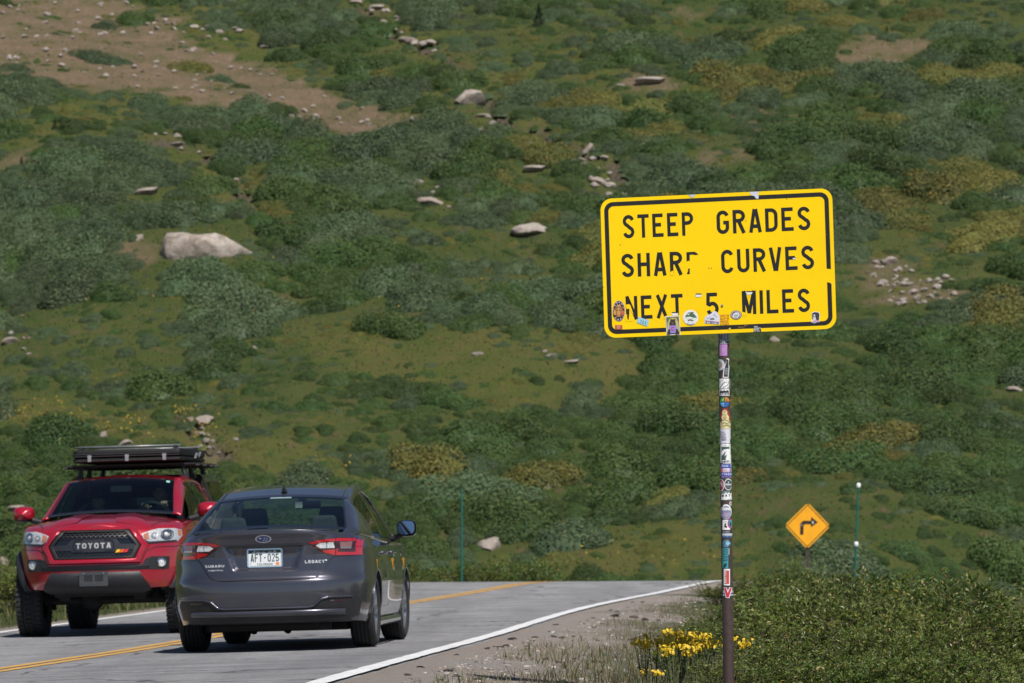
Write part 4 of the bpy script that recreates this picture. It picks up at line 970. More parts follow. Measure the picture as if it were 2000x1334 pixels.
for sx in (-1, 1): q = MB(); q.lathe([(.001, -.003), (.006, -.002), (.007, 0)], 'y', 10, (sx*.09, 0, .062)); q.build("screw", chrome, plate)
# oval badge
ey = c_rear(0, 1.012)-.012; tilt = math.atan2(c_rear(0, 1.03)-c_rear(0, 1.0), .03)
bg_ = empty("badge", (0, ey, 1.012), (-tilt, 0, 0)); bg_.parent = car
q = MB(); q.prism(ell(0, 0, .072, .039, 36), .008, lambda u, v, d: (u, d, v)); q.build("rim", chrome, bg_, merge=True)
q = MB(); q.add([(u, -.0015, v) for u, v in ell(0, 0, .062, .031, 32)], [tuple(range(32))]); q.build("field", mat("badge blue", (.012, .03, .16), rough=.15, coat=1), bg_)
q = MB()
def star(cx, cy, rr): 
    pts = [(cx+rr*(1.6 if k % 2 == 0 else .45)*math.cos(R(45*k)), cy+rr*(1 if k % 2 == 0 else .35)*math.sin(R(45*k))) for k in range(8)]
    q.add([(u, -.003, v) for u, v in pts], [tuple(range(8))])
star(-.028, .008, .013)
for cx, cy in ((.012, .013), (.036, .004), (.026, -.013), (.002, -.015), (.008, -.001)): star(cx, cy, .0075)
q.build("star_cluster", chrome, bg_)
# chrome lettering
for s_, x0, x1, z0, h in (("SUBARU", -.546, -.366, .770, .021), ("SYMMETRICAL", -.515, -.375, .737, .011), ("LEGACY", .363, .535, .785, .026)):
    q = MB(); put_text(q, s_, lambda u, v, k=0: cm(u, v, 6+k*.5), (x0, z0), (x1, z0), h, .1, .75 if s_ != "LEGACY" else .8, .22); q.build("lettering", mat("bright trim", (.70, .70, .72), .1, 60, metal=.4, rough=.35), lid)
q = MB(); q.add([cm(u, v, 7) for u, v in ell(.548, .808, .008, .008, 10)], [tuple(range(10))]); q.build("lettering", mat("bright trim", (.70, .70, .72), .1, 60, metal=.4, rough=.35), lid)
# ---- greenhouse
RY = [-2.2, -1.92, -1.6, -1.3, -.98, -.6, -.2, .1, .45, .9, 1.5]
rx = tab(RY, [.66, .735, .69, .65, .605, .592, .588, .588, .592, .64, .74])
rzz = tab(RY, [.98, 1.07, 1.188, 1.29, 1.382, 1.455, 1.497, 1.495, 1.448, 1.295, 1.03])
def roofp(x, y, k=0):
    a = rx(y); c = float(np.interp(y, [-1.92, -.98, .5, 1.5], [.045, .035, .035, .06]))
    bow = -float(np.interp(y, [-1.92, -.98], [.05, .0]))*(1-(x/a)**2) if y < -.98 else 0
    return Vector((x, y+bow, rzz(y)+c*(1-(x/a)**2)+.0006*k))
def belt(y): return Vector((.85-.03*smooth(.6, 1.5, y)-.07*smooth(-1.2, -1.95, y)-.20*smooth(-1.85, -2.18, y), y, czt(y, 0)-.006-.07*smooth(-1.85, -2.18, y)))
def sidep(y, s, sx, k=0):
    a, b2 = belt(y), Vector((rx(y), y, rzz(y))); p = a.lerp(b2, s); p.x += .030*math.sin(math.pi*s)+.0008*k; p.x *= sx; return p
q = MB(); q.grid([[roofp(rx(y)*u, y) for u in np.linspace(-1, 1, 23)] for y in np.linspace(-.99, .50, 24)])
roof = solid(q.build("roof", grey_paint, car, smooth=180), .025)
def panel(name, ys, us, mm, parent, k=0, f=roofp):
    q = MB(); q.grid([[f(rx(y)*u, y, k) for u in us] for y in ys]); return q.build(name, mm, parent, smooth=180)
rw = panel("rear_window", np.linspace(-1.915, -.985, 16), np.linspace(-.955, .955, 20), cyl_glass, car)
for nm, ys, us in (("window_band", np.linspace(-1.93, -1.86, 3), np.linspace(-.96, .96, 16)), ("window_band", np.linspace(-1.04, -.975, 3), np.linspace(-.96, .96, 16)), ("window_band", np.linspace(-1.92, -.98, 12), (-.975, -.93)), ("window_band", np.linspace(-1.92, -.98, 12), (.93, .975))):
    panel(nm, ys, us, gloss_bl, rw, 3)
panel("windshield", np.linspace(.49, 1.49, 16), np.linspace(-.955, .955, 20), cyl_glass, car)
panel("brake_lamp", (-1.09, -1.05), np.linspace(-.16, .16, 8), mat("pale grey lamp", (.26, .34, .36), rough=.3), rw, 6)
for sx in (1, -1):
    panel("roof_seam", np.linspace(-.98, .5, 14), (sx*.93, sx*.955), black_pl, roof, 2)
    q = MB(); q.grid([[sidep(y, s, sx) for s in (0, .25, .5, .75, 1)]+[roofp(sx*rx(y)*.95, y)] for y in np.linspace(-2.18, -1.12, 20)]); solid(q.build("rear_pillar", grey_paint, car, smooth=180), .02)
    q = MB(); q.grid([[sidep(y, s, sx) for s in (.88, .94, 1)]+[roofp(sx*rx(y)*.95, y)] for y in np.linspace(-1.12, .50, 20)]); solid(q.build("roof_rail", grey_paint, car, smooth=180), .02)
    q = MB(); q.grid([[sidep(y, s, sx) for s in (.80, .9, 1)]+[roofp(sx*rx(y)*.95, y)] for y in np.linspace(.50, 1.52, 14)]); solid(q.build("front_pillar", grey_paint, car, smooth=180), .02)
    q = MB(); q.grid([[sidep(y, s, sx, 2) for s in (-.02, .05)] for y in np.linspace(-1.5, 1.1, 16)]); solid(q.build("belt_trim", gloss_bl, car, smooth=180), .012)
    for nm, y0, y1, y2, y3 in (("side_window", -1.46, -.25, -1.12, -.25), ("side_window", -.13, 1.35, -.13, .52)):
        q = MB(); q.grid([[sidep(a+(b2-a)*u, s, sx, -3) for u in np.linspace(0, 1, 10)] for s, a, b2 in [(s, y0+(y2-y0)*s, y1+(y3-y1)*s) for s in np.linspace(.04, .9, 7)]]); q.build(nm, dark_glass, car, smooth=180)
    for y0, y1 in ((-.27, -.11), (-1.10, -1.05)):
        q = MB(); q.grid([[sidep(y, s, sx, 1) for s in np.linspace(.03, .92, 6)] for y in (y0, y1)]); q.build("door_pillar", gloss_bl, car, smooth=180)
    # door seams and handles on the flank
    fx = lambda y, z, k=0: (sx*(cW(z)*(1-.020*math.cos(y/1.375*math.pi/2)**2)+.0025+.0006*k), y, z)
    ribs("door_gap", [[(-.98, .99), (-1.0, .75), (-.86, .40), (-.75, .27), (.95, .27), (1.02, .5), (1.06, .93)], [(-.19, .96), (-.16, .6), (-.2, .28)]], .007, black_pl, car, 0, fx)
    for yy in (-.82, .12):
        q = MB(); q.tube([fx(yy-.11, .86), Vector(fx(yy-.06, .862))+Vector((sx*.03, 0, 0)), Vector(fx(yy+.06, .862))+Vector((sx*.03, 0, 0)), fx(yy+.11, .86)], [.012, .015, .015, .012], 8); q.build("door_handle", grey_paint, car, smooth=180)
    # arch lips, wing mirror
    mr = empty("wing_mirror", (sx*.89, .78, 1.02)); mr.parent = car
    q = MB(); q.tube([(-sx*.06, .05, -.03), (sx*.03, .02, .0), (sx*.07, .02, .03)], [.03, .025, .03], 8, 1)
    rows = []
    for j in range(9):
        t_ = j/8; sc = (1.0, 1.04, 1.03, 1.0, .93, .82, .66, .42, .02)[j]; yy = -.05+.15*t_
        rows.append([Vector((sx*.100+.092*sc*math.copysign(abs(math.cos(a))**.6, math.cos(a)), yy, .07+.078*sc*math.copysign(abs(math.sin(a))**.6, math.sin(a)))) for a in np.linspace(0, 2*math.pi, 28, endpoint=False)])
    q.grid(rows, 0, closed=True); q.build("mirror_housing", [gloss_bl, black_pl], mr, smooth=60)
    q = MB(); ring = [Vector((sx*.100+.082*math.copysign(abs(math.cos(a))**.6, math.cos(a)), -.049-.006*0, .07+.066*math.copysign(abs(math.sin(a))**.6, math.sin(a)))) for a in np.linspace(0, 2*math.pi, 28, endpoint=False)]
    q.add(ring, [tuple(range(28))]); gl = q.build("mirror_glass", mat("mirror", (.46, .52, .58), metal=1, rough=.03), mr)
    gl.rotation_euler = (R(-7), 0, R(-5*sx))
    for yy in (-AX, AX):
        wheel(car, sx*.785, yy, .335, .225, .232, sx, steer=R(-2) if yy > 0 else 0)
        q = MB(); q.tube([(sx*(cW(.335+.372*math.sin(a))-.004), yy+.376*math.cos(a), .335+.376*math.sin(a)) for a in np.linspace(-.15, math.pi+.15, 30)], .008, 6); q.build("arch_lip", grey_paint, car, smooth=180)
    q = MB(); q.grid([[Vector((sx*x_, y, z_)) for y in np.linspace(-.98, .98, 8)] for x_, z_ in ((.868, .26), (.888, .235), (.885, .20), (.84, .175))]); q.build("side_skirt", mat("pale sill paint", (.17, .165, .18), .15, 5, rough=.35, metal=.5, coat=1), car, smooth=180)
# fin aerial
q = MB(); q.grid([[Vector((s_*.030*(1-t_)**.8, -.86+.13*u-.03*t_, 1.452+.085*t_*math.sin(math.pi*min(1, .25+u*.55))) ) for u, s_ in ((0, 0), (.15, .7), (.4, 1), (.8, .7), (1, 0), (.8, -.7), (.4, -1), (.15, -.7))] for t_ in (0, .25, .5, .75, 1)], closed=True)
q.build("aerial_fin", gloss_bl, car, smooth=180)
# underside
q = MB(); q.box((0, .0, .21), (1.30, 3.4, .08)); q.box((0, -1.7, .255), (1.0, .5, .10)); q.box((.1, -2.0, .25), (.7, .2, .09)); q.tube([(-.55, -2.1, .24), (.55, -2.1, .24)], .055, 10); q.tube([(.42, -2.25, .245), (.42, -1.7, .24)], .03, 10); q.tube([(-.7, -1.375, .30), (.7, -1.375, .30)], .04, 8)
q.build("underbody", mat("underbody black", (.006, .006, .006), .3, 9, rough=.9), car)
# cabin
q = MB(); q.box((0, -1.62, 1.02), (1.34, .56, .04)); q.build("parcel_shelf", dark_in, car)
q = MB(); q.box((0, 1.0, .93), (1.36, .5, .14)); q.build("dashboard", dark_in, car)
q = MB(); q.box((0, -1.2, .84), (1.3, .2, .52), rot=(R(14), 0, 0)); q.build("rear_seat", seat_m, car)
def seat(x, y, front=True):
    s = empty("seat", (x, y, .3)); s.parent = car
    q = MB(); q.box((0, .1, .16), (.50, .52, .16)); q.box((0, -.20, .48), (.48, .13, .60), rot=(R(14), 0, 0), taper=(.86, .8)); b_ = q.build("cushion", seat_m, s)
    md = b_.modifiers.new("b", 'BEVEL'); md.width = .05; md.segments = 3; bake(b_)
    q = MB(); q.box((0, -.30, .92), (.28, .10, .19), taper=(.8, .8)); h_ = q.build("headrest", seat_m, s); md = h_.modifiers.new("b", 'BEVEL'); md.width = .035; md.segments = 3; bake(h_)
    for dx in (-.06, .06): q = MB(); q.tube([(dx, -.27, .74), (dx, -.295, .86)], .008, 6); q.build("headrest_post", chrome, s)
for x, y in ((-.37, .12), (.37, .12)): seat(x, y)
for x in (-.42, .42):
    q = MB(); q.box((x, -1.28, 1.135), (.27, .10, .17), taper=(.8, .8)); h_ = q.build("headrest", seat_m, car); md = h_.modifiers.new("b", 'BEVEL'); md.width = .035; md.segments = 3; bake(h_)
q = MB(); q.lathe([(.165, -.014), (.182, 0), (.165, .014), (.150, 0)], 'y', 28, close=True); q.box((0, 0, 0), (.3, .02, .05)); sw = q.build("steering_wheel", black_pl, car, smooth=60); sw.location = (-.37, .68, .98); sw.rotation_euler = (R(-24), 0, 0)
q = MB(); q.box((.06, .56, 1.345), (.24, .05, .075), rot=(R(8), 0, 0)); q.box((.0, .62, 1.385), (.07, .16, .06)); mq = q.build("rear_view_mirror", black_pl, car)
q = MB(); q.box((-.03, .53, 1.345), (.07, .004, .06)); q.build("mirror_glass", mat("bright mirror", (.75, .78, .8), metal=1, rough=.1), mq)
CX, CY, CYAW = -2.03, 38.0, R(-3.9)
cmw = place_vehicle(car, CX, CY, CYAW, 2*AX, 1.57)
seated_person("person", cmw @ Vector((-.37, .08, .44)), cmw.to_euler(), "person in a dark top at the wheel of the grey sedan, seen from behind", mat("charcoal shirt", (.03, .03, .035), .3, 10, rough=.9), grip={'l': (-.15, .46, .50), 'r': (.15, .46, .50)})
# ------------------------------------------------------------------ red pickup coming towards the camera
red_paint = car_paint("red metallic paint", (.30, .004, .018), .25, .28, 1.35)
silver_l = mat("silvery lamp reflector", (.62, .64, .66), .3, 40, metal=.25, rough=.3); lens_c = glass_mat("clear lamp cover", (1, 1, 1), .92)
trk = empty("pickup_truck"); tag(trk, "red pickup truck with black grille coming downhill in the left lane", "pickup truck")
TX = 1.62
tW = tab([.45, .55, .7, .9, 1.05, 1.15, 1.22, 1.27], [.855, .905, .935, .945, .935, .915, .88, .84])
tF = tab([.45, .50, .58, .70, .80, .90, 1.0, 1.08, 1.14, 1.18, 1.22], [.80, .86, .90, .925, .915, .905, .89, .87, .82, .75, .65])
tL = tab([.45, .6, 1.0, 1.27], [1.0, 1.05, 1.05, 1.02])
t_rear = lambda x, z: -TX-tL(z)*(1-min(.999999, abs(x)/tW(z))**6)**(1/5)
t_front = lambda x, z: TX+tF(z)*(1-min(.999999, abs(x)/tW(z))**2.7)**(1/2.4)
tzt = lambda y, x: float(np.interp(y, [-2.7, -1.2, .9, 1.6, 2.0, 2.25, 2.45, 2.55], [1.255, 1.25, 1.235, 1.215, 1.195, 1.18, 1.16, 1.15]))
tzb = lambda y: float(np.interp(y, [-2.7, -1.3, 1.2, 1.7, 2.55], [.60, .48, .48, .52, .49]))
tcr = lambda y: float(np.interp(y, [-2.7, .5, 1.1, 1.6, 2.1, 2.35, 2.46, 2.54], [.0, .04, .105, .105, .095, .07, .04, .015]))
spec = dict(W=tW, Lr=tL, Lf=tF, zb=tzb, zt=tzt, ya=-TX, yf=TX, n=6, m=5, nf=2.7, mf=2.4, rear_y=t_rear, front_y=t_front, zref=1.05, levels=np.concatenate([np.linspace(0, .9, 22), np.linspace(.92, 1, 7)]))
cuts = [(0, s*TX, .40, .47, x0, x0+.44) for s in (-1, 1) for x0 in (-1.04, .60)]
tb = shell(spec, "body", red_paint, trk, dark_in, cuts, ([(-1.1, .8), (-1.1, 1.5), (1.16, 1.5), (1.16, 1.17), (.75, .75)], .74), tcr)
fm = lambda u, z, k=0: (-u, t_front(u, z)+.003+.0008*k, z)
def tp(name, poly, mats, parent, k, nu=16, nv=8): return patch(name, poly, mats, parent, k, nu, nv, 180, fm)
def fill(name, poly, mats, parent, back, k=0):
    """flat-bottomed pocket behind the face: a dark plate set back"""
    q = MB(); conform(q, poly, lambda u, z: (-u, t_front(0, .95)-back, z), 4, 1); return q.build(name, mats, parent, merge=1e-5)
hexi = [(-.38, 1.147), (.38, 1.147), (.51, .97), (.445, .83), (-.445, .83), (-.51, .97)]
hexo = [(-.425, 1.19), (.425, 1.19), (.605, .965), (.515, .77), (-.515, .77), (-.605, .965)]
def hexring(name, A, B, oa, ob, mm, parent, mid=None):
    q = MB(); N = 8; rows = []
    def pts(H, off):
        out = []
        for i in range(6):
            p, r_ = H[i], H[(i+1) % 6]
            for k in range(N):
                u, z = p[0]+(r_[0]-p[0])*k/N, p[1]+(r_[1]-p[1])*k/N; out.append(Vector((-u, t_front(u, z)+off, z)))
        return out
    rows.append(pts(A, oa[0]))
    for t_, o_ in zip((.12, .3, .75, .92), oa[1:]): rows.append(pts([(a[0]+(b2[0]-a[0])*t_, a[1]+(b2[1]-a[1])*t_) for a, b2 in zip(A, B)], o_))
    rows.append(pts(B, ob)); rows.append(pts([(u*.97, .97+(z-.97)*.97) for u, z in B], ob-.05))
    q.grid(rows, closed=True); o = q.build(name, mm, parent, smooth=38, merge=1e-5); return o
# grille: black mesh plate, red hexagon surround, bar with raised letters
tp("grille_plate", hexi, gloss_bl, trk, 1, 20, 8)
for z0, z1, hw in ((1.055, 1.135, .40), (.845, .925, .46)):
    gm = MB()
    for j in range(3):
        z = z0+(z1-z0)*(j+.5)/3
        for i in range(-9, 10):
            u = i*.052+(.026 if j % 2 else 0)
            if abs(u) > hw-.03*abs(z-.97)*6: continue
            for r_ in ribbon([(u+.024*math.cos(R(60*k)), z+.0165*math.sin(R(60*k))) for k in range(6)], .007, True): gm.add([fm(*p, 10) for p in r_], [(0, 1, 2, 3)])
    gm.build("grille_mesh", mat("dark grille plastic", (.012, .012, .013), .2, 20, rough=.4), trk)
hexring("grille_frame", [(u*1.0, z) for u, z in hexi], [(u*.90, .99+(z-.99)*.86) for u, z in hexi], (.010, .028, .03, .03, .026), .012, black_pl, trk)
hexring("grille_surround", hexo, [(u*1.01, .97+(z-.97)*1.01) for u, z in hexi], (.0, .022, .040, .040, .032), .012, red_paint, trk)
bar = tp("grille_bar", [(-.50, .985), (-.30, .988), (-.25, 1.045), (.25, 1.045), (.30, .988), (.50, .985), (.47, .925), (.26, .925), (.22, .905), (-.22, .905), (-.26, .925), (-.47, .925)], mat("satin black", (.02, .02, .022), rough=.35, coat=.3), trk, 22, 22, 4)
nb = MB()
for r_ in ribbon([(p[0], p[1]) for p in rrect(-.225, .918, .225, 1.034, .04)], .012, True): nb.add([fm(*p, 26) for p in r_], [(0, 1, 2, 3)])
nb.build("name_frame", gloss_bl, bar)
q = MB(); put_text(q, "TOYOTA", lambda u, v, k=0: fm(u, v, 30+k), (-.195, .945), (.195, .945), .062, .11, .66, .24); q.build("lettering", mat("satin silver", (.42, .42, .43), .2, 60, metal=.3, rough=.4), bar)
for i, cc in enumerate(((.75, .42, .02), (.62, .10, .02), (.50, .03, .03))):
    q = MB(); x0 = .255+i*.044; q.add([fm(u, v, 34) for u, v in ((x0-.012, .893), (x0+.028, .897), (x0+.044, .930), (x0+.004, .926))], [(3, 2, 1, 0)]); q.build("badge_stripe", mat("badge colour", cc, rough=.3) if i == 0 else mat("badge colour %d" % i, cc, rough=.3), trk)
# slot, fog lamps, skid plate, plate bracket
tp("lower_grille", [(-.63, .835), (-.565, .825), (-.52, .755), (.52, .755), (.565, .825), (.63, .835), (.63, .702), (-.63, .702)], black_pl, trk, 2, 40, 4)
ls = MB()
for z in (.722, .738): ls.tube([fm(u, z, 8) for u in np.linspace(-.60, .60, 30)], .006, 6)
ls.build("grille_slat", mat("dark grille plastic", (.03,)*3), trk)
for s in (-1, 1):
    g = (lambda p: p) if s > 0 else mir
    pod = tp("fog_bezel", g([(.615, .842), (.80, .836), (.79, .70), (.615, .70)]), black_pl, trk, 5, 8, 4)
    fc = Vector(fm(s*.715, .772, 0)); n_ = Vector((-s*.55, 1, 0)).normalized(); M = n_.to_track_quat('Y', 'Z').to_matrix()
    q = MB(); q.lathe([(.050, .0), (.050, .020), (.043, .022), (.040, .006)], 'y', 24); q.lathe([(.040, .010), (.020, .014), (.001, .016)], 'y', 24, mi=1)
    q.v = [tuple(M @ Vector(p)+fc) for p in q.v]; q.build("fog_lamp", [chrome, silver_l], pod, smooth=40)
    # headlight
    hp = [(.52, 1.095), (.60, 1.125), (.68, 1.148), (.84, 1.146), (.895, 1.125), (.905, 1.06), (.87, .998), (.595, .985), (.545, 1.03)]
    hl = tp("headlight", g(hp), silver_l, trk, 3, 18, 8)
    def disc(name, u, z, r_, mm, k, n=22): 
        q = MB(); conform(q, ell(s*u, z, r_, r_*.98, n), lambda a, b2: fm(a, b2, k), 4, 1); return q.build(name, mm, hl, merge=1e-5)
    disc("bulb_ring", .775, 1.078, .062, chrome, 8); disc("bulb", .775, 1.078, .048, mat("smoky bulb glass", (.08, .085, .09), rough=.08, coat=1), 11); disc("bulb_glint", .765, 1.09, .016, mat("white reflector and glint", (.8,)*3), 13)  # the last small white disc is a highlight painted on the bulb
    disc("bulb_ring", .655, 1.07, .036, mat("grey reflector", (.45, .46, .48), .2, 30, metal=.6, rough=.25), 8)
    tp("side_lamp", g([(.535, 1.09), (.59, 1.112), (.60, 1.03), (.555, 1.03)]), mat("amber lens", (.50, .20, .12), .2, 20, rough=.15, coat=1), hl, 9, 4, 4)
    tp("side_lamp", g([(.865, 1.13), (.893, 1.12), (.90, 1.06), (.875, 1.06)]), mat("orange lens", (.60, .22, .04), .2, 20, rough=.15, coat=1), hl, 9, 3, 3)
    tp("lamp_trim", g([(.55, 1.03), (.60, 1.006), (.86, 1.016), (.87, .998), (.595, .985)]), black_pl, hl, 9, 12, 2)
    tp("lamp_cover", g(hp), lens_c, hl, 20, 18, 8)
    ribs("panel_gap", [[(s*.60, .985), (s*.90, .94)]] if False else [[(s*.57, .90), (s*.66, .945), (s*.935, .945)]], .008, black_pl, trk, 1, fm)
sk = MB()
def skp(u, z): 
    return Vector((-u, t_front(u, max(.5, z))+float(np.interp(z, [.44, .475, .5, .60, .65, .68], [-.10, .0, .030, .040, .030, .004])), z))
sk.grid([[skp(u*hw, z) for u in np.linspace(-1, 1, 40)] for z, hw in ((.682, .50), (.668, .505), (.64, .52), (.58, .56), (.52, .595), (.485, .60), (.46, .57), (.44, .5))])
skid = sk.build("skid_plate", mat("charcoal plastic", (.017, .0175, .021), .2, 20, rough=.55), trk, smooth=40)
q = MB()
for s in (-1, 1): q.add([skp(s*u, z)+Vector((0, .003, 0)) for u, z in ((.315, .66), (.330, .66), (.345, .50), (.33, .50))], [(0, 1, 2, 3)])
q.add([skp(-.20+a, .662+b2)+Vector((0, .004, 0)) for a, b2 in ((0, 0), (.03, 0), (.03, -.02), (0, -.02))], [(0, 1, 2, 3)])
q.build("skid_seam", black_pl, skid)
pb_ = MB(); by = t_front(0, .6)+.055
pb_.prism(rrect(-.160, .530, .160, .690, .012), .014, lambda u, v, d: (-u, by-.01+d, v)); bk = pb_.build("plate_bracket", mat("grey plastic", (.045, .048, .053), .2, 20, rough=.5), trk, merge=True)
for x0 in (-.105, .012):
    q = MB(); q.add([(-u, by+.0055, v) for u, v in ((x0, .585), (x0+.093, .585), (x0+.093, .655), (x0, .655))], [(0, 1, 2, 3)]); q.build("bracket_opening", black_pl, bk)
for x0 in (-.11, .11): q = MB(); q.lathe([(.001, .008), (.009, .006), (.01, 0)], 'y', 10, (x0, by+.004, .672)); q.build("screw", chrome, bk)
# bonnet seam, power bulge
def hood(x, y, k=0):
    f_ = tW(tzt(y, 0)) if y < TX else tW(tzt(y, 0))*(1-min(.9999, (y-TX)/tF(tzt(y, 0)))**2.4)**(1/2.7)
    c = x/f_; return Vector((x, y, tzt(y, 0)+tcr(y)*(1-c*c)+.0015*k))
q = MB()
for s in (-1, 1):
    rows = []
    for y in np.linspace(1.22, 2.30, 22):
        w0 = .30+.16*(y-1.2)/1.1
        hk = smooth(1.20, 1.55, y)*smooth(2.32, 2.1, y)
        rows.append([hood(s*(w0+a), y)+Vector((0, 0, .0015+h*hk-.004*(1-hk))) for a, h in ((-.24, .002), (-.12, .016), (-.03, .020), (.03, .013), (.085, -.003))])
    q.grid(rows)
q.build("hood_bulge", red_paint, trk, smooth=180)
q = MB()
for s in (-1, 1):
    for a, b2 in zip(np.linspace(1.15, 2.36, 20)[:-1], np.linspace(1.15, 2.36, 20)[1:]):
        wv = lambda y: s*(.80-.20*smooth(1.5, 2.4, y)); q.add([hood(wv(a)-.004, a, 1.5), hood(wv(a)+.004, a, 1.5), hood(wv(b2)+.004, b2, 1.5), hood(wv(b2)-.004, b2, 1.5)], [(0, 1, 2, 3)])
q.build("hood_seam", black_pl, trk)
# ---- cab
UY = [-1.22, -1.02, -.6, 0, .42, .62, .85, 1.26]
ux = tab(UY, [.70, .655, .645, .645, .655, .675, .705, .765]); uz = tab(UY, [1.5, 1.70, 1.735, 1.735, 1.70, 1.615, 1.505, 1.300])
def croof(x, y, k=0):
    a = ux(y); c = float(np.interp(y, [-1.2, -.9, .4, 1.26], [.03, .05, .05, .045])); bow = .10*float(np.interp(y, [.42, 1.26], [.3, 1]))*(1-(x/a)**2) if y > .42 else 0
    return Vector((x, y+bow, uz(y)+c*(1-(x/a)**2)+.0006*k))
def cbelt(y): return Vector((.875-.05*smooth(.7, 1.3, y), y, tzt(y, 0)-.008))
def cside(y, s, sx, k=0):
    p = cbelt(y).lerp(Vector((ux(y), y, uz(y))), s); p.x += .035*math.sin(math.pi*s)+.0008*k; p.x *= sx; return p
q = MB(); q.grid([[croof(ux(y)*u, y) for u in np.linspace(-1, 1, 23)] for y in np.linspace(-1.2, .43, 26)]); cab_roof = solid(q.build("roof", red_paint, trk, smooth=180), .025)
def cpanel(name, ys, us, mm, parent, k=0):
    q = MB(); q.grid([[croof(ux(y)*u, y, k) for u in us] for y in ys]); return q.build(name, mm, parent, smooth=180)
ws_glass = glass_mat("green tinted windshield", (.60, .80, .80), .80)
ws = cpanel("windshield", np.linspace(.42, 1.25, 18), np.linspace(-.95, .95, 22), ws_glass, trk)
for ys, us in ((np.linspace(.41, .45, 3), np.linspace(-.95, .95, 16)), (np.linspace(1.20, 1.27, 3), np.linspace(-.96, .96, 16)), (np.linspace(.42, 1.25, 10), (-.965, -.935)), (np.linspace(.42, 1.25, 10), (.935, .965))): cpanel("window_band", ys, us, gloss_bl, ws, 3)
cpanel("toll_sticker", (.47, .515), (-.86, -.80), mat("teal sticker", (.30, .62, .52), .1, 50, rough=.4), ws, 6)
q = MB(); q.grid([[croof(ux(y)*u, y, 3) for u in np.linspace(-.97, .97, 12)] for y in (1.24, 1.30)]); q.build("cowl", black_pl, trk)
for s in (-1, 1):
    q = MB(); q.grid([[croof(s*ux(y)*.93, y, 1)]+[croof(s*ux(y), y, 1)]+[cside(y, v, s) for v in (.94, .86, .78)] for y in np.linspace(.38, 1.30, 16)]); solid(q.build("front_pillar", red_paint, trk, smooth=60), .02)
    q = MB(); q.grid([[croof(s*ux(y)*.93, y, 1)]+[croof(s*ux(y), y, 1)]+[cside(y, v, s) for v in (.94, .90)] for y in np.linspace(-1.22, .40, 16)]); solid(q.build("roof_rail", red_paint, trk, smooth=60), .02)
    q = MB(); q.grid([[cside(y, v, s) for v in np.linspace(0, 1, 6)] for y in np.linspace(-1.24, -.98, 4)]); solid(q.build("rear_pillar", red_paint, trk, smooth=60), .02)
    q = MB(); q.grid([[cside(y, v, s, 1) for v in (-.02, .05)] for y in np.linspace(-1.22, 1.16, 12)]); q.build("belt_trim", black_pl, trk, smooth=60)
    q = MB(); q.grid([[cside(y, v, s, 2) for v in np.linspace(0, .92, 5)] for y in (-.17, -.08)]); q.build("door_pillar", gloss_bl, trk)
    for a0, a1, b0, b1 in ((-.98, -.17, -.95, -.17), (-.08, 1.15, -.08, .48)):
        q = MB(); q.grid([[cside(a0+(b0-a0)*v+((a1+(b1-a1)*v)-(a0+(b0-a0)*v))*u, v, s, -3) for u in np.linspace(0, 1, 8)] for v in np.linspace(.03, .92, 6)]); q.build("side_window", dark_glass, trk, smooth=180)
    fx = lambda y, z, k=0: (s*(tW(z)+.0025+.0006*k), y, z)
    ribs("door_gap", [[(1.12, 1.22), (1.10, .8), (1.02, .52), (-.05, .52), (-.12, 1.24)], [(-.12, .52), (-.78, .52), (-.98, .80), (-1.02, 1.24)], [(-1.24, 1.24), (-1.24, .52)]], .008, black_pl, trk, 0, fx)
    for yy in (.02, -.88):
        q = MB(); q.tube([fx(yy-.10, 1.06), Vector(fx(yy-.06, 1.06))+Vector((s*.035, 0, 0)), Vector(fx(yy+.06, 1.06))+Vector((s*.035, 0, 0)), fx(yy+.10, 1.06)], [.014, .017, .017, .014], 8); q.build("door_handle", red_paint, trk, smooth=180)
    # flares, wheels, mirrors
    for yy in (-TX, TX):
        wheel(trk, s*.845, yy, .40, .285, .225, s, tread=.012, steer=R(0), dark=True).location.z -= .03
        q = MB(); rows = []
        for a in np.linspace(.16 if yy > 0 else -.1, math.pi+.1, 34):
            zz = .40+.47*math.sin(a); y_ = yy+.47*math.cos(a)
            if y_ > TX: xo = tW(zz)*(1-min(.9999, (y_-TX)/tF(zz))**2.4)**(1/2.7)
            else: xo = tW(max(.5, zz))
            rr = [(.0, -.08), (.0, .055), (.03, .068), (.07, .045), (.085, -.01)]
            rows.append([Vector((s*(xo+o_), yy+(.465+d)*math.cos(a), .40+(.465+d)*math.sin(a))) for d, o_ in rr])
        q.grid(rows); q.build("wheel_flare", mat("charcoal plastic", (.04,)*3), trk, smooth=60)
    mr = empty("wing_mirror", (s*.90, .92, 1.28)); mr.parent = trk
    q = MB(); rows = []; rowsb = []
    for j in range(10):
        t_ = j/9; sc = (.02, .45, .70, .86, .95, 1.0, 1.03, 1.04, 1.02, .98)[j]; yy = .12-.19*t_
        ring = [Vector((s*(.165+.118*sc*math.copysign(abs(math.cos(a))**.62, math.cos(a))), yy, .07+.088*sc*math.copysign(abs(math.sin(a))**.62, math.sin(a)))) for a in np.linspace(0, 2*math.pi, 32, endpoint=False)]
        rows.append(ring)
    q.grid(rows, 0, closed=True); q.add(rows[-1], [tuple(range(32))], 1)
    for i_, f_ in enumerate(q.f):
        if sum(q.v[j][2] for j in f_)/len(f_) < .012: q.m[i_] = 1
    q.tube([(-s*.05, .02, -.03), (s*.06, .0, .0)], [.035, .04], 8, 1)
    q.build("mirror_housing", [red_paint, black_pl], mr, smooth=60)
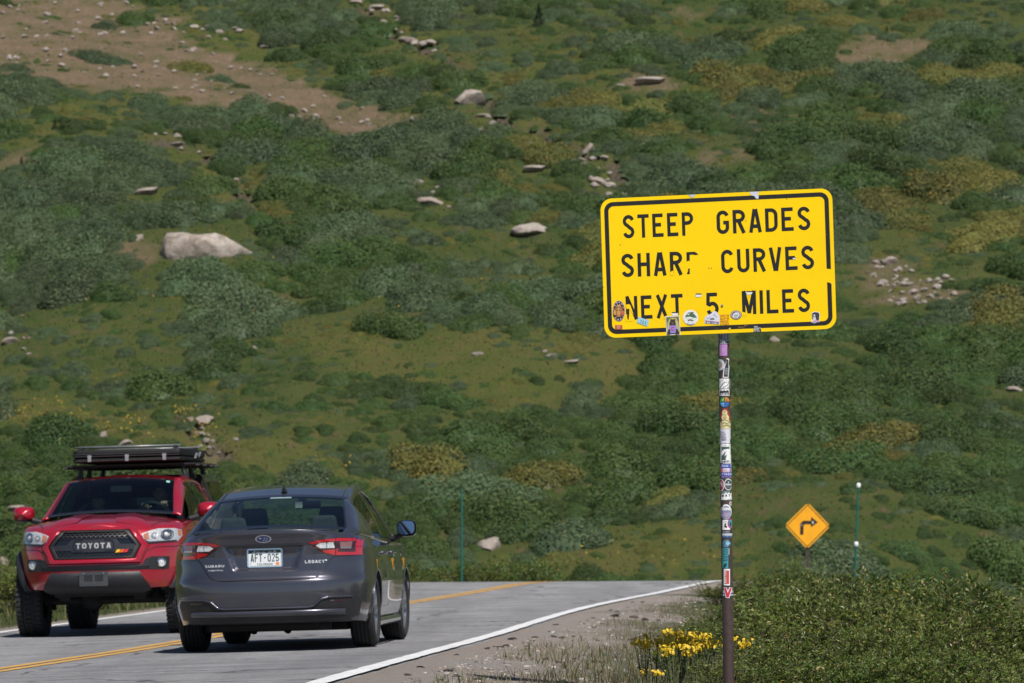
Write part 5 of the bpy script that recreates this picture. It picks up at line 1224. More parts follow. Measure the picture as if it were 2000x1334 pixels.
# bed cap behind the cab
bc = MB(); rows = []
for z, hw, y0, y1 in ((1.255, .86, -1.26, -2.62), (1.5, .80, -1.26, -2.60), (1.74, .72, -1.27, -2.57), (1.79, .66, -1.30, -2.54), (1.80, .5, -1.4, -2.4)):
    rows.append([Vector(p) for p in ((-hw, y1, z), (hw, y1, z), (hw, (y0+y1)/2, z), (hw, y0, z), (-hw, y0, z), (-hw, (y0+y1)/2, z))])
bc.grid(rows, closed=True); bc.add(rows[-1], [tuple(range(6))]); cap_ = bc.build("bed_cap", mat("black cap paint", (.022, .02, .018), .2, 4, rough=.25, coat=.6), trk, smooth=30)
for s in (-1, 1):
    q = MB(); q.grid([[(s*(.86-.06*((z-1.255)/.245) if z < 1.5 else .80-.08*(z-1.5)/.24)+s*.004, y, z) for z in (1.33, 1.5, 1.70)] for y in (-1.36, -2.46)]); q.build("cap_window", dark_glass, cap_)
# chassis below
q = MB(); q.box((0, -.2, .50), (1.1, 4.4, .10)); q.box((0, 1.98, .47), (1.0, .5, .12)); q.tube([(-.72, TX, .36), (.72, TX, .36)], .045, 8); q.tube([(-.72, -TX, .39), (.72, -TX, .39)], .06, 10); q.lathe([(.001, -.14), (.11, -.10), (.13, 0), (.11, .10), (.001, .14)], 'y', 16, (.18, TX-.05, .37)); q.box((-.42, 1.75, .42), (.12, .6, .10)); q.box((.42, 1.75, .42), (.12, .6, .10)); q.tube([(-.6, -2.4, .52), (.6, -2.4, .52)], .06, 8)
for s in (-1, 1): q.box((s*.80, 1.12, .42), (.24, .015, .34)); q.tube([(s*.55, TX, .38), (s*.50, TX+.05, .85)], .05, 8)
q.build("chassis", dark_in, trk)
q = MB(); q.box((0, .98, 1.14), (1.40, .42, .20), rot=(R(-8), 0, 0)); cbt = q.build("dashboard", dark_in, trk)
for x in (-.37, .37):
    s_ = empty("seat", (x, -.28, .72)); s_.parent = trk
    q = MB(); q.box((0, .12, .06), (.52, .52, .14)); q.box((0, -.18, .42), (.50, .13, .66), rot=(R(12), 0, 0), taper=(.86, .8)); b_ = q.build("cushion", seat_m, s_); md = b_.modifiers.new("b", 'BEVEL'); md.width = .05; md.segments = 3; bake(b_)
    q = MB(); q.box((0, -.26, .85), (.27, .10, .18), taper=(.8, .8)); h_ = q.build("headrest", seat_m, s_); md = h_.modifiers.new("b", 'BEVEL'); md.width = .035; md.segments = 3; bake(h_)
q = MB(); q.lathe([(.170, -.014), (.188, 0), (.170, .014), (.155, 0)], 'y', 28, close=True); q.box((0, 0, 0), (.3, .02, .05)); sw = q.build("steering_wheel", black_pl, trk, smooth=60); sw.location = (-.37, .52, 1.30); sw.rotation_euler = (R(-26), 0, 0)
q = MB(); q.box((0, .50, 1.62), (.24, .04, .07)); q.build("rear_view_mirror", black_pl, trk)
# place it
TX_, TY_, TYAW = -4.44, 46.5, R(176.5)
place_vehicle(trk, TX_, TY_, TYAW, 2*TX, 1.6); trk.location.z += .03; bpy.context.view_layer.update(); tmw = trk.matrix_world.copy(); te = tmw.to_euler()
seated_person("person", tmw @ Vector((-.37, -.12, .83)), te, "person with sunglasses at the pickup's steering wheel, behind the windshield", mat("blue grey shirt", (.07, .09, .13), .3, 10, rough=.9), grip={'l': (-.12, .50, .56), 'r': (.10, .52, .54)}, glasses=True)
seated_person("person", tmw @ Vector((.37, -.14, .80)), te, "person in a cap on the pickup's passenger side", mat("faded olive shirt", (.11, .11, .08), .3, 10, rough=.9), cap=mat("dark cap", (.03, .035, .04), .3, 20, rough=.9), glasses=True, s=.96)
# roof rack and hard shell roof tent: things that ride on the truck
def ride(name, label, cat, y):
    e = empty(name); tag(e, label, cat); e.matrix_world = tmw @ Matrix.Translation((0, y, 0)); return e
rk = ride("roof_rack", "flat black rack with crossbars and feet on the roof of the red pickup", "roof rack", 0)
q = MB(); q.box((0, -1.15, 1.905), (1.52, 1.7, .022)); q.build("platform", black_pl, rk)
for yy in (-.36, -.95, -1.55, -1.95):
    q = MB(); q.tube([(-.80, yy, 1.885), (.80, yy, 1.885)], .014, 8); q.build("crossbar", black_pl, rk)
for yy in (-.36, -.95):
    for s in (-1, 1): q = MB(); q.tube([(s*.60, yy, 1.89), (s*.625, yy, 1.75)], [.022, .036], 8); q.box((s*.625, yy, 1.76), (.08, .12, .04)); q.build("rack_foot", black_pl, rk)
for s in (-1, 1): q = MB(); q.tube([(s*.60, -1.95, 1.89), (s*.62, -1.95, 1.79)], [.022, .034], 8); q.build("rack_foot", black_pl, rk)
tn = ride("roof_tent", "closed black hard shell tent with three silver latches on the pickup's rack", "roof tent", 0)
def shellbox(name, z0, z1, hw, y0, y1, r0, r1, mm):
    q = MB(); rows = []
    for t_ in np.linspace(0, 1, 7):
        ins = .02*(1-math.sin(math.pi*min(1, max(0, t_))**.8))**2; z = z0+(z1-z0)*t_
        rows.append([Vector((x, y, z)) for x, y in rrect(-hw+ins, y1+ins, hw-ins, y0-ins, .06)])
    q.grid(rows, closed=True); n = len(rows[0]); q.add(rows[-1], [tuple(range(n))]); q.add(rows[0], [tuple(range(n-1, -1, -1))]); return q.build(name, mm, tn, smooth=40)
tent_m = mat("black tent shell", (.005, .005, .006), .3, 8, rough=.6, spec=.25)
shellbox("lower_shell", 1.938, 1.992, .645, .0, -2.0, 0, 0, tent_m); shellbox("upper_shell", 1.994, 2.085, .645, .0, -2.0, 0, 0, tent_m)
q = MB(); [q.tube([(-.62, .006, z), (.62, .006, z)], .006, 6) for z in (1.958, 2.01, 2.035)]; q.build("shell_rib", black_pl, tn)
for x in (-.44, 0, .44):
    q = MB(); q.box((x, .014, 2.01), (.045, .02, .03)); q.box((x, .02, 1.975), (.04, .022, .05)); q.build("latch", mat("dull silver", (.34, .34, .35), .3, 60, metal=.5, rough=.4), tn)
pale_bar = mat("pale grey bar", (.17, .175, .185), .2, 10, metal=.3, rough=.35)
for yy in (-.10, -1.75):
    q = MB(); q.tube([(-.62, yy, 2.118), (.62, yy, 2.118)], .014, 8); q.build("top_bar", pale_bar, tn, smooth=180)
    for s in (-1, 1): q = MB(); q.box((s*.56, yy, 2.095), (.05, .05, .05)); q.build("bar_mount", black_pl, tn)
for s in (-1, 1):
    q = MB(); q.tube([(s*.655, -1.0, 1.97), (s*.67, -1.05, 2.03), (s*.66, -1.25, 1.99), (s*.665, -1.4, 2.05)], .016, 6); q.build("side_strap", pale_bar, tn)
# ------------------------------------------------------------------ plants and stones
nr = np.random.RandomState(11)
def leaf_mat(name, dark, light, hint, hintp=.12, rough=.6, transl=.18):
    m, t, b = _new(name); _set(b, rough=rough, spec=.35)
    a = _attr(t, 'rnd').outputs['Fac']; oi = t.nodes.new("ShaderNodeObjectInfo").outputs['Random']
    c = _mix(t, a, dark, light); c = _mix(t, _math(t, 'MULTIPLY', oi, .75), c, tuple(x*.55+y*.5 for x, y in zip(dark, light)))
    hs = t.nodes.new("ShaderNodeHueSaturation"); t.links.new(c, hs.inputs['Color'])
    v = t.nodes.new("ShaderNodeMapRange"); v.inputs[3].default_value = .72; v.inputs[4].default_value = 1.22; t.links.new(oi, v.inputs[0]); t.links.new(v.outputs[0], hs.inputs['Value'])
    h2 = t.nodes.new("ShaderNodeMapRange"); h2.inputs[3].default_value = .485; h2.inputs[4].default_value = .515; t.links.new(_math(t, 'FRACT', _math(t, 'MULTIPLY', oi, 7.3)), h2.inputs[0]); t.links.new(h2.outputs[0], hs.inputs['Hue'])
    c = hs.outputs[0]
    pick = _math(t, 'GREATER_THAN', a, 1-hintp); c = _mix(t, pick, c, hint)
    t.links.new(c, b.inputs['Base Color'])
    out = t.nodes["Material Output"]; tl = t.nodes.new("ShaderNodeBsdfTranslucent"); t.links.new(c, tl.inputs[0])
    ms = t.nodes.new("ShaderNodeMixShader"); ms.inputs[0].default_value = transl; t.links.new(b.outputs[0], ms.inputs[1]); t.links.new(tl.outputs[0], ms.inputs[2]); t.links.new(ms.outputs[0], out.inputs[0])
    return m
W_GREY = leaf_mat("grey green willow leaves", (.038, .070, .028), (.094, .136, .062), (.14, .17, .07))
W_GREEN = leaf_mat("deep green willow leaves", (.024, .056, .012), (.068, .118, .028), (.11, .14, .032))
W_OLIVE = leaf_mat("yellowing willow leaves", (.070, .088, .018), (.165, .165, .042), (.22, .175, .035), .16)
def cards(pos, nrm, size, asp, rng, name, mm, extra=None):
    """a mesh of many small leaf-shaped quads; pos/nrm are (n,3) arrays"""
    n = len(pos); rv = rng.normal(size=(n, 3)); u = np.cross(nrm, rv); u /= np.linalg.norm(u, axis=1, keepdims=True)+1e-9; v = np.cross(nrm, u)
    s = size[:, None]; L = u*s; Wd = v*s*asp
    fold = nrm*s*.18
    V = np.stack([pos-L, pos+Wd+fold-L*.1, pos+L, pos-Wd+fold-L*.1], 1).reshape(-1, 3)
    fs = np.arange(4*n).reshape(n, 4); r = rng.rand(n)
    vv, ff, rr = V.tolist(), fs.tolist(), np.repeat(r, 4).tolist()
    if extra:
        o = len(vv); vv += extra[0]; ff += [[i+o for i in f] for f in extra[1]]; rr += [.35]*len(extra[0])
    me = bpy.data.meshes.new(name); me.from_pydata(vv, [], ff)
    at = me.attributes.new('rnd', 'FLOAT', 'POINT'); at.data.foreach_set('value', rr); me.materials.append(mm); return me
def mound(seed, n=5000, h=.62, leaf=.031):
    """low willow mound about 2 across: several lobes of leaf clumps over a twiggy core"""
    rng = np.random.RandomState(seed); k = rng.randint(5, 9)
    cx = rng.uniform(-.62, .62, k); cy = rng.uniform(-.62, .62, k); rr = rng.uniform(.30, .55, k); hh = h*rng.uniform(.62, 1.05, k)*(1-.35*np.hypot(cx, cy))
    cx[0] = cy[0] = 0; rr[0] = .6; hh[0] = h
    def top(x, y):
        z = 0
        for a, b2, r, q in zip(cx, cy, rr, hh): z = np.maximum(z, q*np.sqrt(np.clip(1-((x-a)**2+(y-b2)**2)/r**2, 0, 1)))
        return z
    P_, N_ = [], []
    while len(P_) < n:
        i = rng.randint(k); d = rng.normal(size=3); d[2] = abs(d[2])*1.0-.10; d /= np.linalg.norm(d); f = rng.uniform(.80, 1.06)
        p = np.array([cx[i]+d[0]*rr[i]*f, cy[i]+d[1]*rr[i]*f, d[2]*hh[i]*f])
        if p[2] < top(p[0], p[1])*.70-.06: continue
        nn = d+np.array([0, 0, .25])+rng.normal(size=3)*.46; P_.append(p); N_.append(nn/np.linalg.norm(nn))
    g = np.linspace(-1.05, 1.05, 15); vs, fs = [], []
    for j, y in enumerate(g):
        for i, x in enumerate(g): vs.append((x, y, float(top(np.float64(x), np.float64(y)))*.84-.16))
    for j in range(14):
        for i in range(14):
            q = [j*15+i, j*15+i+1, (j+1)*15+i+1, (j+1)*15+i]
            if any(vs[a][2] > -.15 for a in q): fs.append(q)
    return np.array(P_), np.array(N_), rng.uniform(.6, 1.25, n)*leaf, (vs, fs), rng
SHRUB = {}
for key, mm, h in (('grey', W_GREY, .60), ('green', W_GREEN, .58), ('olive', W_OLIVE, .52)):
    for s in range(4):
        p, nn, sz, core, rng = mound(100+s+{'grey': 0, 'green': 10, 'olive': 20}[key], 5000, h)
        SHRUB[(key, s)] = cards(p, nn, sz, .5, rng, "shrub", mm, core)

# ---- stones
def stone_mat(name, a, b2, c3):
    m, t, b = _new(name); _set(b, rough=.9, spec=.25); co = _coord(t)
    oi = t.nodes.new("ShaderNodeObjectInfo").outputs['Random']
    n1 = _noise(t, 1.6, 6, .65, co, .35, .68); n2 = _noise(t, 6, 7, .7, co, .4, .75)
    c = _mix(t, n1, a, b2); c = _mix(t, n2, c, c3); c = _mix(t, _math(t, 'MULTIPLY', oi, .35), c, (.26, .19, .15))
    t.links.new(c, b.inputs['Base Color']); _bump(t, b, _noise(t, 4, 8, .7, co), .7, .15); return m
GRANITE = stone_mat("pale granite", (.33, .285, .25), (.46, .42, .38), (.20, .15, .115))
DARKST = stone_mat("dark asphalt crumb", (.045, .043, .042), (.085, .08, .075), (.02, .02, .02))
def rock_mesh(seed, name="rock", mm=None, sub=3, cuts_=13, flat_=.8):
    rng = np.random.RandomState(seed); bm = bmesh.new(); bmesh.ops.create_icosphere(bm, subdivisions=sub, radius=1)
    pl_ = [(v/np.linalg.norm(v), rng.uniform(.46, .82)) for v in rng.normal(size=(cuts_, 3))]
    for v in bm.verts:
        p = np.array(v.co)
        for n_, d in pl_:
            e = p@n_-d
            if e > 0: p = p-n_*e*.97
        p = p*(1+.22*(float(fbm(p[0]*1.7+seed, p[1]*1.7+p[2]*1.3, 4))-.5)+.10*(float(fbm(p[0]*5+seed, p[1]*5+p[2]*4, 3))-.5)); v.co = Vector((p[0], p[1], p[2]*flat_))
    me = bpy.data.meshes.new(name); bm.to_mesh(me); bm.free(); me.materials.append(mm or GRANITE); me.polygons.foreach_set("use_smooth", [True]*len(me.polygons)); me.set_sharp_from_angle(angle=R(38)); return me
ROCKS = [rock_mesh(50+i) for i in range(6)]; CHUNKS = [rock_mesh(80+i, "chunk", DARKST, 2, 8, .7) for i in range(3)]; PALE = stone_mat("sun bleached stone", (.37, .325, .29), (.49, .45, .41), (.27, .215, .18))
SMALL = [rock_mesh(90+i, "stone", PALE, 2, 7, .7) for i in range(4)]
def put(name, me, loc, sc, rz=None, label=None, cat=None, group=None, tilt=0):
    o = bpy.data.objects.new(name, me); COL.objects.link(o); o.location = loc; o.scale = sc if isinstance(sc, (tuple, list)) else (sc,)*3
    o.rotation_euler = (tilt*(rnd.random()-.5), tilt*(rnd.random()-.5), rnd.random()*6.283 if rz is None else rz)
    tag(o, label, cat, group); return o
def boulder(px, py, wpx, hpx, label, k=None, rz=None, sink=.3, group=None):
    """py is the row of the stone's foot on the slope"""
    p = hit(px, py); m_px = F/p.y; wd, ht = wpx/m_px, hpx/m_px
    sc = (wd/2*1.12, wd/2*.95, ht*.74); put("boulder" if wpx > 24 else "rock", ROCKS[rnd.randrange(6) if k is None else k], (p.x, p.y+wd*.35, gz(p.x, p.y+wd*.35)+ht*(.26-sink*.5)-wd*.05), sc, rz, label, "boulder" if wpx > 24 else "rock", group, .25)
BOULDERS = [(917, 205, 72, 36, "pale angular boulder standing alone high on the slope above the meadow", 0, .3), (1040, 462, 92, 42, "grey boulder with a sunlit slanting top just left of the big sign", 3, .5), (287, 382, 56, 24, "long low grey boulder in the grass above the biggest boulder", 1, 0),
            (842, 404, 58, 27, "pale boulder among shrubs in the middle of the hillside", 3, .2), (808, 360, 36, 15, "flat pale stone just above the mid-slope boulder", 4, 0), (957, 1078, 58, 34, "pinkish boulder low on the slope right of the green marker pole", 5, .4),
            (1045, 340, 54, 20, "long flat grey boulder above and left of the big sign", 1, 0), (1153, 296, 34, 22, "rounded pinkish boulder beside the right-hand gully", 2, .8), (1170, 361, 38, 19, "light boulder directly above the big sign's left corner", 3, 0),
            (398, 832, 48, 24, "pale boulder on the slope just above the pickup's roof tent", 0, 1.2), (1075, 701, 28, 13, "slim grey stone lying in the olive meadow", 4, 0), (1117, 714, 38, 12, "flat white stone lying in the olive meadow", 1, .1), (1640, 606, 28, 16, "pink stone just off the big sign's right edge", 5, 0),
            (1272, 168, 74, 24, "broad flat rock outcrop in a bare patch on the upper right slope", 1, 0), (792, 82, 38, 15, "grey slab near the top of the gully", 4, .1), (842, 87, 24, 15, "pale stone just right of the grey slab near the top", 3, 0), (345, 269, 22, 13, "whitish stone at the upper end of the left gully", 2, 0),
            (345, 284, 30, 9, "flat whitish stone at the head of the left gully", 1, 0), (378, 101, 22, 14, "pale stone in the middle of the bare brown slope", 5, 0), (518, 97, 28, 11, "flat pale stone at the upper edge of the bare slope", 1, 0), (575, 229, 18, 14, "white stone below the bare slope", 3, 0),
            (897, 236, 20, 11, "small pale stone under the high angular boulder", 3, 0), (944, 231, 36, 11, "flat grey stone right of and below the high angular boulder", 1, 0), (1000, 282, 20, 13, "small pinkish stone where the mid slope turns grassy", 2, 0), (930, 697, 26, 12, "grey stone at the left end of the olive meadow", 4, 0),
            (246, 870, 32, 14, "tan boulder low on the slope left above the pickup", 0, 0), (202, 856, 20, 20, "upright tan stone low on the left slope", 5, 0), (850, 609, 30, 15, "pale round stone in the shrubs below mid slope", 2, 0), (1985, 768, 34, 18, "grey boulder cut by the right edge of the picture", 3, 0),
            (38, 998, 56, 18, "low pale boulder beside the pickup's outer mirror", 1, 0), (4, 1108, 34, 22, "rounded pale boulder at the left edge beyond the road", 2, 0), (735, 20, 40, 17, "pale slab at the top edge beside the gully", 1, .3), (700, 8, 34, 12, "white stone at the very top of the gully", 3, 0),
            (272, 470, 26, 20, "small grey boulder left of the biggest boulder", 5, 0), (1740, 520, 36, 20, "grey stone at the upper end of the rock patch right of the sign", 0, 0), (1210, 170, 20, 10, "small stone left of the flat upper right outcrop", 4, 0), (1512, 668, 30, 14, "pale stone below the big sign to the right of its post", 2, 0), (370, 822, 16, 12, "small stone left of the boulder above the tent", 4, 0),
            (498, 685, 28, 12, "grey stone alone in the shrubs of the lower left slope", 3, 0), (20, 675, 40, 16, "pinkish rocks at the left edge half way up", 0, 0), (590, 60, 20, 10, "pale stone at the ridge of the bare slope", 4, 0), (1065, 690, 14, 8, "tiny stone beside the slim meadow stone", 5, 0)]
for px, py, wp, hp_, lb, k, rz in BOULDERS: boulder(px, py, wp, hp_, lb, k, rz)
# the biggest boulder: a long domed outcrop running down to the right
p = hit(392, 505); s_ = p.y/F
bm = bmesh.new(); bmesh.ops.create_icosphere(bm, subdivisions=5, radius=1)
for v in bm.verts:
    x, y, z = v.co
    zz = z*.50
    zz = min(zz, .36-.10*abs(x+.35)-.42*max(0, x-.15)**1.1+.03*math.sin(x*7)); zz += .10*(float(fbm(x*2.2+7, y*2.2+z, 4))-.5)+.06*(float(fbm(x*7, y*7+z*3, 3))-.5)
    if x < -.62: x = -.62+(x+.62)*.35
    w_ = .10*(float(fbm(x*3.3+z*2, y*3.3+3, 4))-.5)
    if z < .5: w_ += .018*math.sin(x*13+2*math.sin(x*5))
    v.co = Vector((x+w_*.7, y*.8+w_, zz+w_*.6))
me = bpy.data.meshes.new("boulder"); bm.to_mesh(me); bm.free(); me.materials.append(stone_mat("weathered pale outcrop", (.27, .225, .185), (.48, .43, .38), (.08, .058, .04))); me.polygons.foreach_set("use_smooth", [True]*len(me.polygons)); me.set_sharp_from_angle(angle=R(45))
put("boulder", me, (p.x+.1, p.y+1.0, gz(p.x, p.y+1.0)-.15), (116*s_, 80*s_, 104*s_), 0, "biggest boulder, long and domed, half hidden by a shrub on the left slope", "boulder")
# scattered stones, in the patches where the photo shows them
def scatter(n, area, size, label, group, me_list=None, seed=1):
    r_ = random.Random(seed); k = 0
    xs = [p[0] for p in area]; ys = [p[1] for p in area]
    while k < n:
        px, py = r_.uniform(min(xs), max(xs)), r_.uniform(min(ys), max(ys))
        if not in_poly(np.array([px]), np.array([py]), area)[0]: continue
        p = hit(px, py); wd = r_.uniform(*size)*r_.uniform(.6, 1)*p.y/F; put("rock", r_.choice(me_list or SMALL), (p.x, p.y, gz(p.x, p.y)+wd*.16), (wd*.85, wd*.7, wd*.75), None, label, "rock", group, .5); k += 1
scatter(62, [(1700, 508), (1780, 525), (1880, 550), (1860, 590), (1750, 600), (1710, 570)], (5, 15), "pale stone in the stony clearing to the right of the big sign", "stones in the clearing right of the sign", seed=2)
scatter(110, [(0, 0), (240, 0), (480, 120), (700, 200), (820, 240), (640, 250), (420, 200), (200, 160), (0, 130)], (5, 13), "pale stone lying on the bare brown slope at upper left", "stones on the bare brown slope", seed=3)
scatter(26, [(780, 175), (1000, 240), (1080, 300), (980, 300), (860, 240)], (7, 18), "pale stone strewn below the high angular boulder", "stones below the high boulder", seed=4)
scatter(22, [(1080, 300), (1180, 310), (1260, 380), (1190, 390)], (6, 18), "stone along the gully above the big sign", "stones along the gully above the sign", seed=5)
scatter(24, [(260, 236), (300, 240), (470, 345), (600, 450), (620, 480), (590, 480), (450, 360), (330, 290)], (5, 11), "stone lying in the narrow left gully", "stones in the left gully", seed=6)
scatter(24, [(690, 0), (730, 0), (930, 160), (900, 165), (800, 85)], (6, 14), "stone in the upper gully near the top of the picture", "stones in the upper gully", seed=7)
scatter(14, [(270, 20), (480, 50), (480, 95), (330, 60)], (8, 16), "stone on the green edge above the bare slope", "stones above the bare slope", seed=8)
scatter(14, [(0, 560), (60, 600), (60, 700), (0, 700)], (6, 14), "stone at the far left half way up the slope", "stones at the far left", seed=9)
scatter(12, [(780, 355), (960, 390), (960, 415), (780, 410)], (8, 16), "stone around the mid-slope boulder", "stones round the mid-slope boulder", seed=10)
scatter(12, [(360, 820), (460, 860), (450, 905), (390, 890)], (7, 14), "stone in the earthy runnel above the tent", "stones in the runnel above the tent", seed=12)

# ---- shrubs over the hillside: thrown darts, nearer and larger ones as objects, the rest as one carpet
cand = []
N = 60000
X = nr.uniform(-34, 34, N); Y = 90+nr.rand(N)**.85*110
ok = np.abs(X) < Y*.150+5
X, Y = X[ok], Y[ok]; Z = ground_z(X, Y); so, me_, gu = masks(X, Y); PX, PY = to_px(X, Y, Z)
sl_ = (road_x(Y+.3)-road_x(Y-.3))/.6; dl = (X-road_x(Y))/np.sqrt(1+sl_**2); roadside = (dl > -WID-2.0) | (Y < 88)
n1 = fbm(X*.13+5, Y*.10, 3); n2 = fbm(X*.35+50, Y*.3, 3)
for ox, oy in ((.9, 0), (-.9, 0), (0, 1.6), (0, -1.6)):
    s2, m2, g2_ = masks(X+ox, Y+oy); so = np.maximum(so, .94*s2); gu = np.maximum(gu, .8*g2_)
so = np.minimum(1, so*1.15)
n1 = n1+.22*(fbm(X*.5+11, Y*.42+3, 3)-.5)
dens = (1-.9992*so)*(1-.945*me_)*(1-.995*gu)*np.where(n1 > np.where(PX > 1000, .39, .43), 1, .085)
low = sstep(560, 900, PY); dens = np.where(low > .5, np.maximum(dens, np.where(n1 > .34, .9, .09)*(1-.96*me_)), dens)
acc = nr.rand(len(X)) < dens
X, Y, Z, PX, PY, n1, n2, low, roadside, me_, so = [a[acc & ~roadside] for a in (X, Y, Z, PX, PY, n1, n2, low, roadside, me_, so)]
rad = np.exp(nr.normal(-.36, .36, len(X)))*np.where(low > .5, .82, 1)*np.where((so > .3) | (me_ > .5) | (n1 < .39), .6, 1); rad = np.clip(rad, .26, 1.45)
order = np.argsort(-rad*(.5+nr.rand(len(X)))); grid_, shr = {}, []
KEEP = [(p[0], p[1], p[2]) for p in BOULDERS if p[2] > 30]+[(392, 490, 190)]
for i in order:
    x, y, r = X[i], Y[i], rad[i]; c = (int(x//2), int(y//2)); bad = False
    for a in (-1, 0, 1):
        for b2 in (-1, 0, 1):
            for (x2, y2, r2) in grid_.get((c[0]+a, c[1]+b2), ()):
                if (x-x2)**2+((y-y2)*.85)**2 < (.50*(r+r2))**2: bad = True; break
            if bad: break
        if bad: break
    if bad: continue
    hide = False
    for bx, by_, bw in KEEP:                       # leave the boulders in view
        rp = r*F/y
        if abs(PX[i]-bx) < bw*.5+rp*.8 and -bw*.28 < PY[i]-by_ < rp*.62+bw*.05: hide = True; break
    if hide: continue
    px, py = PX[i], PY[i]; v = n2[i]+.25*(nr.rand()-.5)
    if py > 640 and px > 500 or py > 900: key = 'green' if v < .64 else ('olive' if v > .72 and nr.rand() < .5 else 'grey')
    elif px > 1000: key = 'grey' if v < .50 else ('green' if v < .64 else 'olive')
    else: key = 'grey' if v < .54 else ('green' if v < .76 else 'olive')
    if py < 700 and px > 1000 and key == 'grey' and nr.rand() < .35: key = 'green'
    if px < 520 and py > 740: key = 'green' if nr.rand() < .45 else key
    grid_.setdefault(c, []).append((x, y, r)); shr.append((x, y, float(Z[i]), r, key, float(px), float(py)))
for px_, py_, r_s, k_ in ((370, 136, .95, 'olive'), (180, 116, .8, 'grey'), (222, 124, .75, 'grey'), (210, 56, .7, 'grey'), (505, 222, 1.2, 'grey'), (545, 226, .9, 'green')):
    p_s = hit(px_, py_); shr.append((p_s.x, p_s.y, p_s.z, r_s, k_, float(px_), float(py_)))
shr.append((hit(402, 545).x, hit(402, 545).y-.1, hit(402, 545).z, 1.35, 'grey', 402., 545.))
shr.sort(key=lambda s: -(s[3]*F/s[1])*(1 if -20 < s[5] < 2020 and -20 < s[6] < 1150 else 0))
LBL = {'grey': "grey green willow mound among many alike on the mountainside", 'green': "deep green willow mound among many alike on the mountainside", 'olive': "yellowing willow mound among many alike on the mountainside"}
def slope_rot(x, y, spin):
    gx = (gz(x+.8, y)-gz(x-.8, y))/1.6; gy = (gz(x, y+.8)-gz(x, y-.8))/1.6
    return (Vector((0, 0, 1)).rotation_difference(Vector((-gx, -gy, 1)).normalized()).to_matrix() @ Euler((0, 0, spin)).to_matrix()).to_euler()
def shrub_xf(r): return (r*rnd.uniform(1.0, 1.35), r*rnd.uniform(.9, 1.1), r*rnd.uniform(.85, 1.15))
NIND = 290
for x, y, z, r, key, px, py in shr[:NIND]:
    so_ = put("willow_shrub", SHRUB[(key, rnd.randrange(4))], (x, y, z-.05), shrub_xf(r), 0, LBL[key], "shrub", {'grey': "grey green willow mounds on the mountainside", 'green': "deep green willow mounds on the mountainside", 'olive': "yellowing willow mounds on the mountainside"}[key])
    so_.rotation_euler = slope_rot(x, y, rnd.uniform(-.5, .5)+rnd.choice((0, math.pi)))
def carpet(name, items, meshes, label=None):
    """one object: points that carry one of a few meshes each, set by nodes"""
    me = bpy.data.meshes.new(name); me.from_pydata([i[0] for i in items], [], [])
    a = me.attributes.new("kindno", 'INT', 'POINT'); a.data.foreach_set('value', [i[1] for i in items])
    a = me.attributes.new("turn", 'FLOAT_VECTOR', 'POINT'); a.data.foreach_set('vector', [c for i in items for c in i[3]])
    a = me.attributes.new("size", 'FLOAT_VECTOR', 'POINT'); a.data.foreach_set('vector', [c for i in items for c in i[2]])
    o = bpy.data.objects.new(name, me); COL.objects.link(o); tag(o, kind='stuff')
    ng = bpy.data.node_groups.new(name, 'GeometryNodeTree'); ng.interface.new_socket("Geometry", in_out='INPUT', socket_type='NodeSocketGeometry'); ng.interface.new_socket("Geometry", in_out='OUTPUT', socket_type='NodeSocketGeometry')
    N_ = ng.nodes.new; gi, go = N_("NodeGroupInput"), N_("NodeGroupOutput"); ip = N_("GeometryNodeInstanceOnPoints"); g2 = N_("GeometryNodeGeometryToInstance")
    for src in reversed(meshes):
        oi = N_("GeometryNodeObjectInfo"); oi.inputs['Object'].default_value = src; oi.inputs['As Instance'].default_value = True; ng.links.new(oi.outputs['Geometry'], g2.inputs[0])
    jn = N_("GeometryNodeJoinGeometry"); ng.nodes.remove(g2)
    for n_ in [n_ for n_ in ng.nodes if n_.bl_idname == "GeometryNodeObjectInfo"]: ng.links.new(n_.outputs['Geometry'], jn.inputs[0])
    ng.links.new(gi.outputs[0], ip.inputs['Points']); ng.links.new(jn.outputs[0], ip.inputs['Instance']); ip.inputs['Pick Instance'].default_value = True
    def na(nm, t_):
        n_ = N_("GeometryNodeInputNamedAttribute"); n_.data_type = t_; n_.inputs[0].default_value = nm; return [s for s in n_.outputs if s.enabled and s.name == 'Attribute'][0]
    ng.links.new(na("kindno", 'INT'), ip.inputs['Instance Index']); ng.links.new(na("size", 'FLOAT_VECTOR'), ip.inputs['Scale'])
    er = N_("FunctionNodeEulerToRotation"); ng.links.new(na("turn", 'FLOAT_VECTOR'), er.inputs[0]); ng.links.new(er.outputs[0], ip.inputs['Rotation'])
    ng.links.new(ip.outputs[0], go.inputs[0]); md = o.modifiers.new("spread", 'NODES'); md.node_group = ng; return o
srcs = {}
for o in COL.objects:
    if o.name.startswith("willow_shrub"): srcs.setdefault(o.data.name, o)
keys = [k for k in SHRUB if SHRUB[k].name in srcs]
def nearest_key(key):
    ks = [i for i, k in enumerate(keys) if k[0] == key]; return rnd.choice(ks or range(len(keys)))
# an object's own scale does not travel with its mesh here, so sizes are plain
carpet("shrub_carpet", [((x, y, z-.06), nearest_key(key), shrub_xf(r), slope_rot(x, y, rnd.choice((0, math.pi))+rnd.uniform(-.6, .6))) for x, y, z, r, key, px, py in shr[NIND:]], [srcs[SHRUB[k].name] for k in keys])
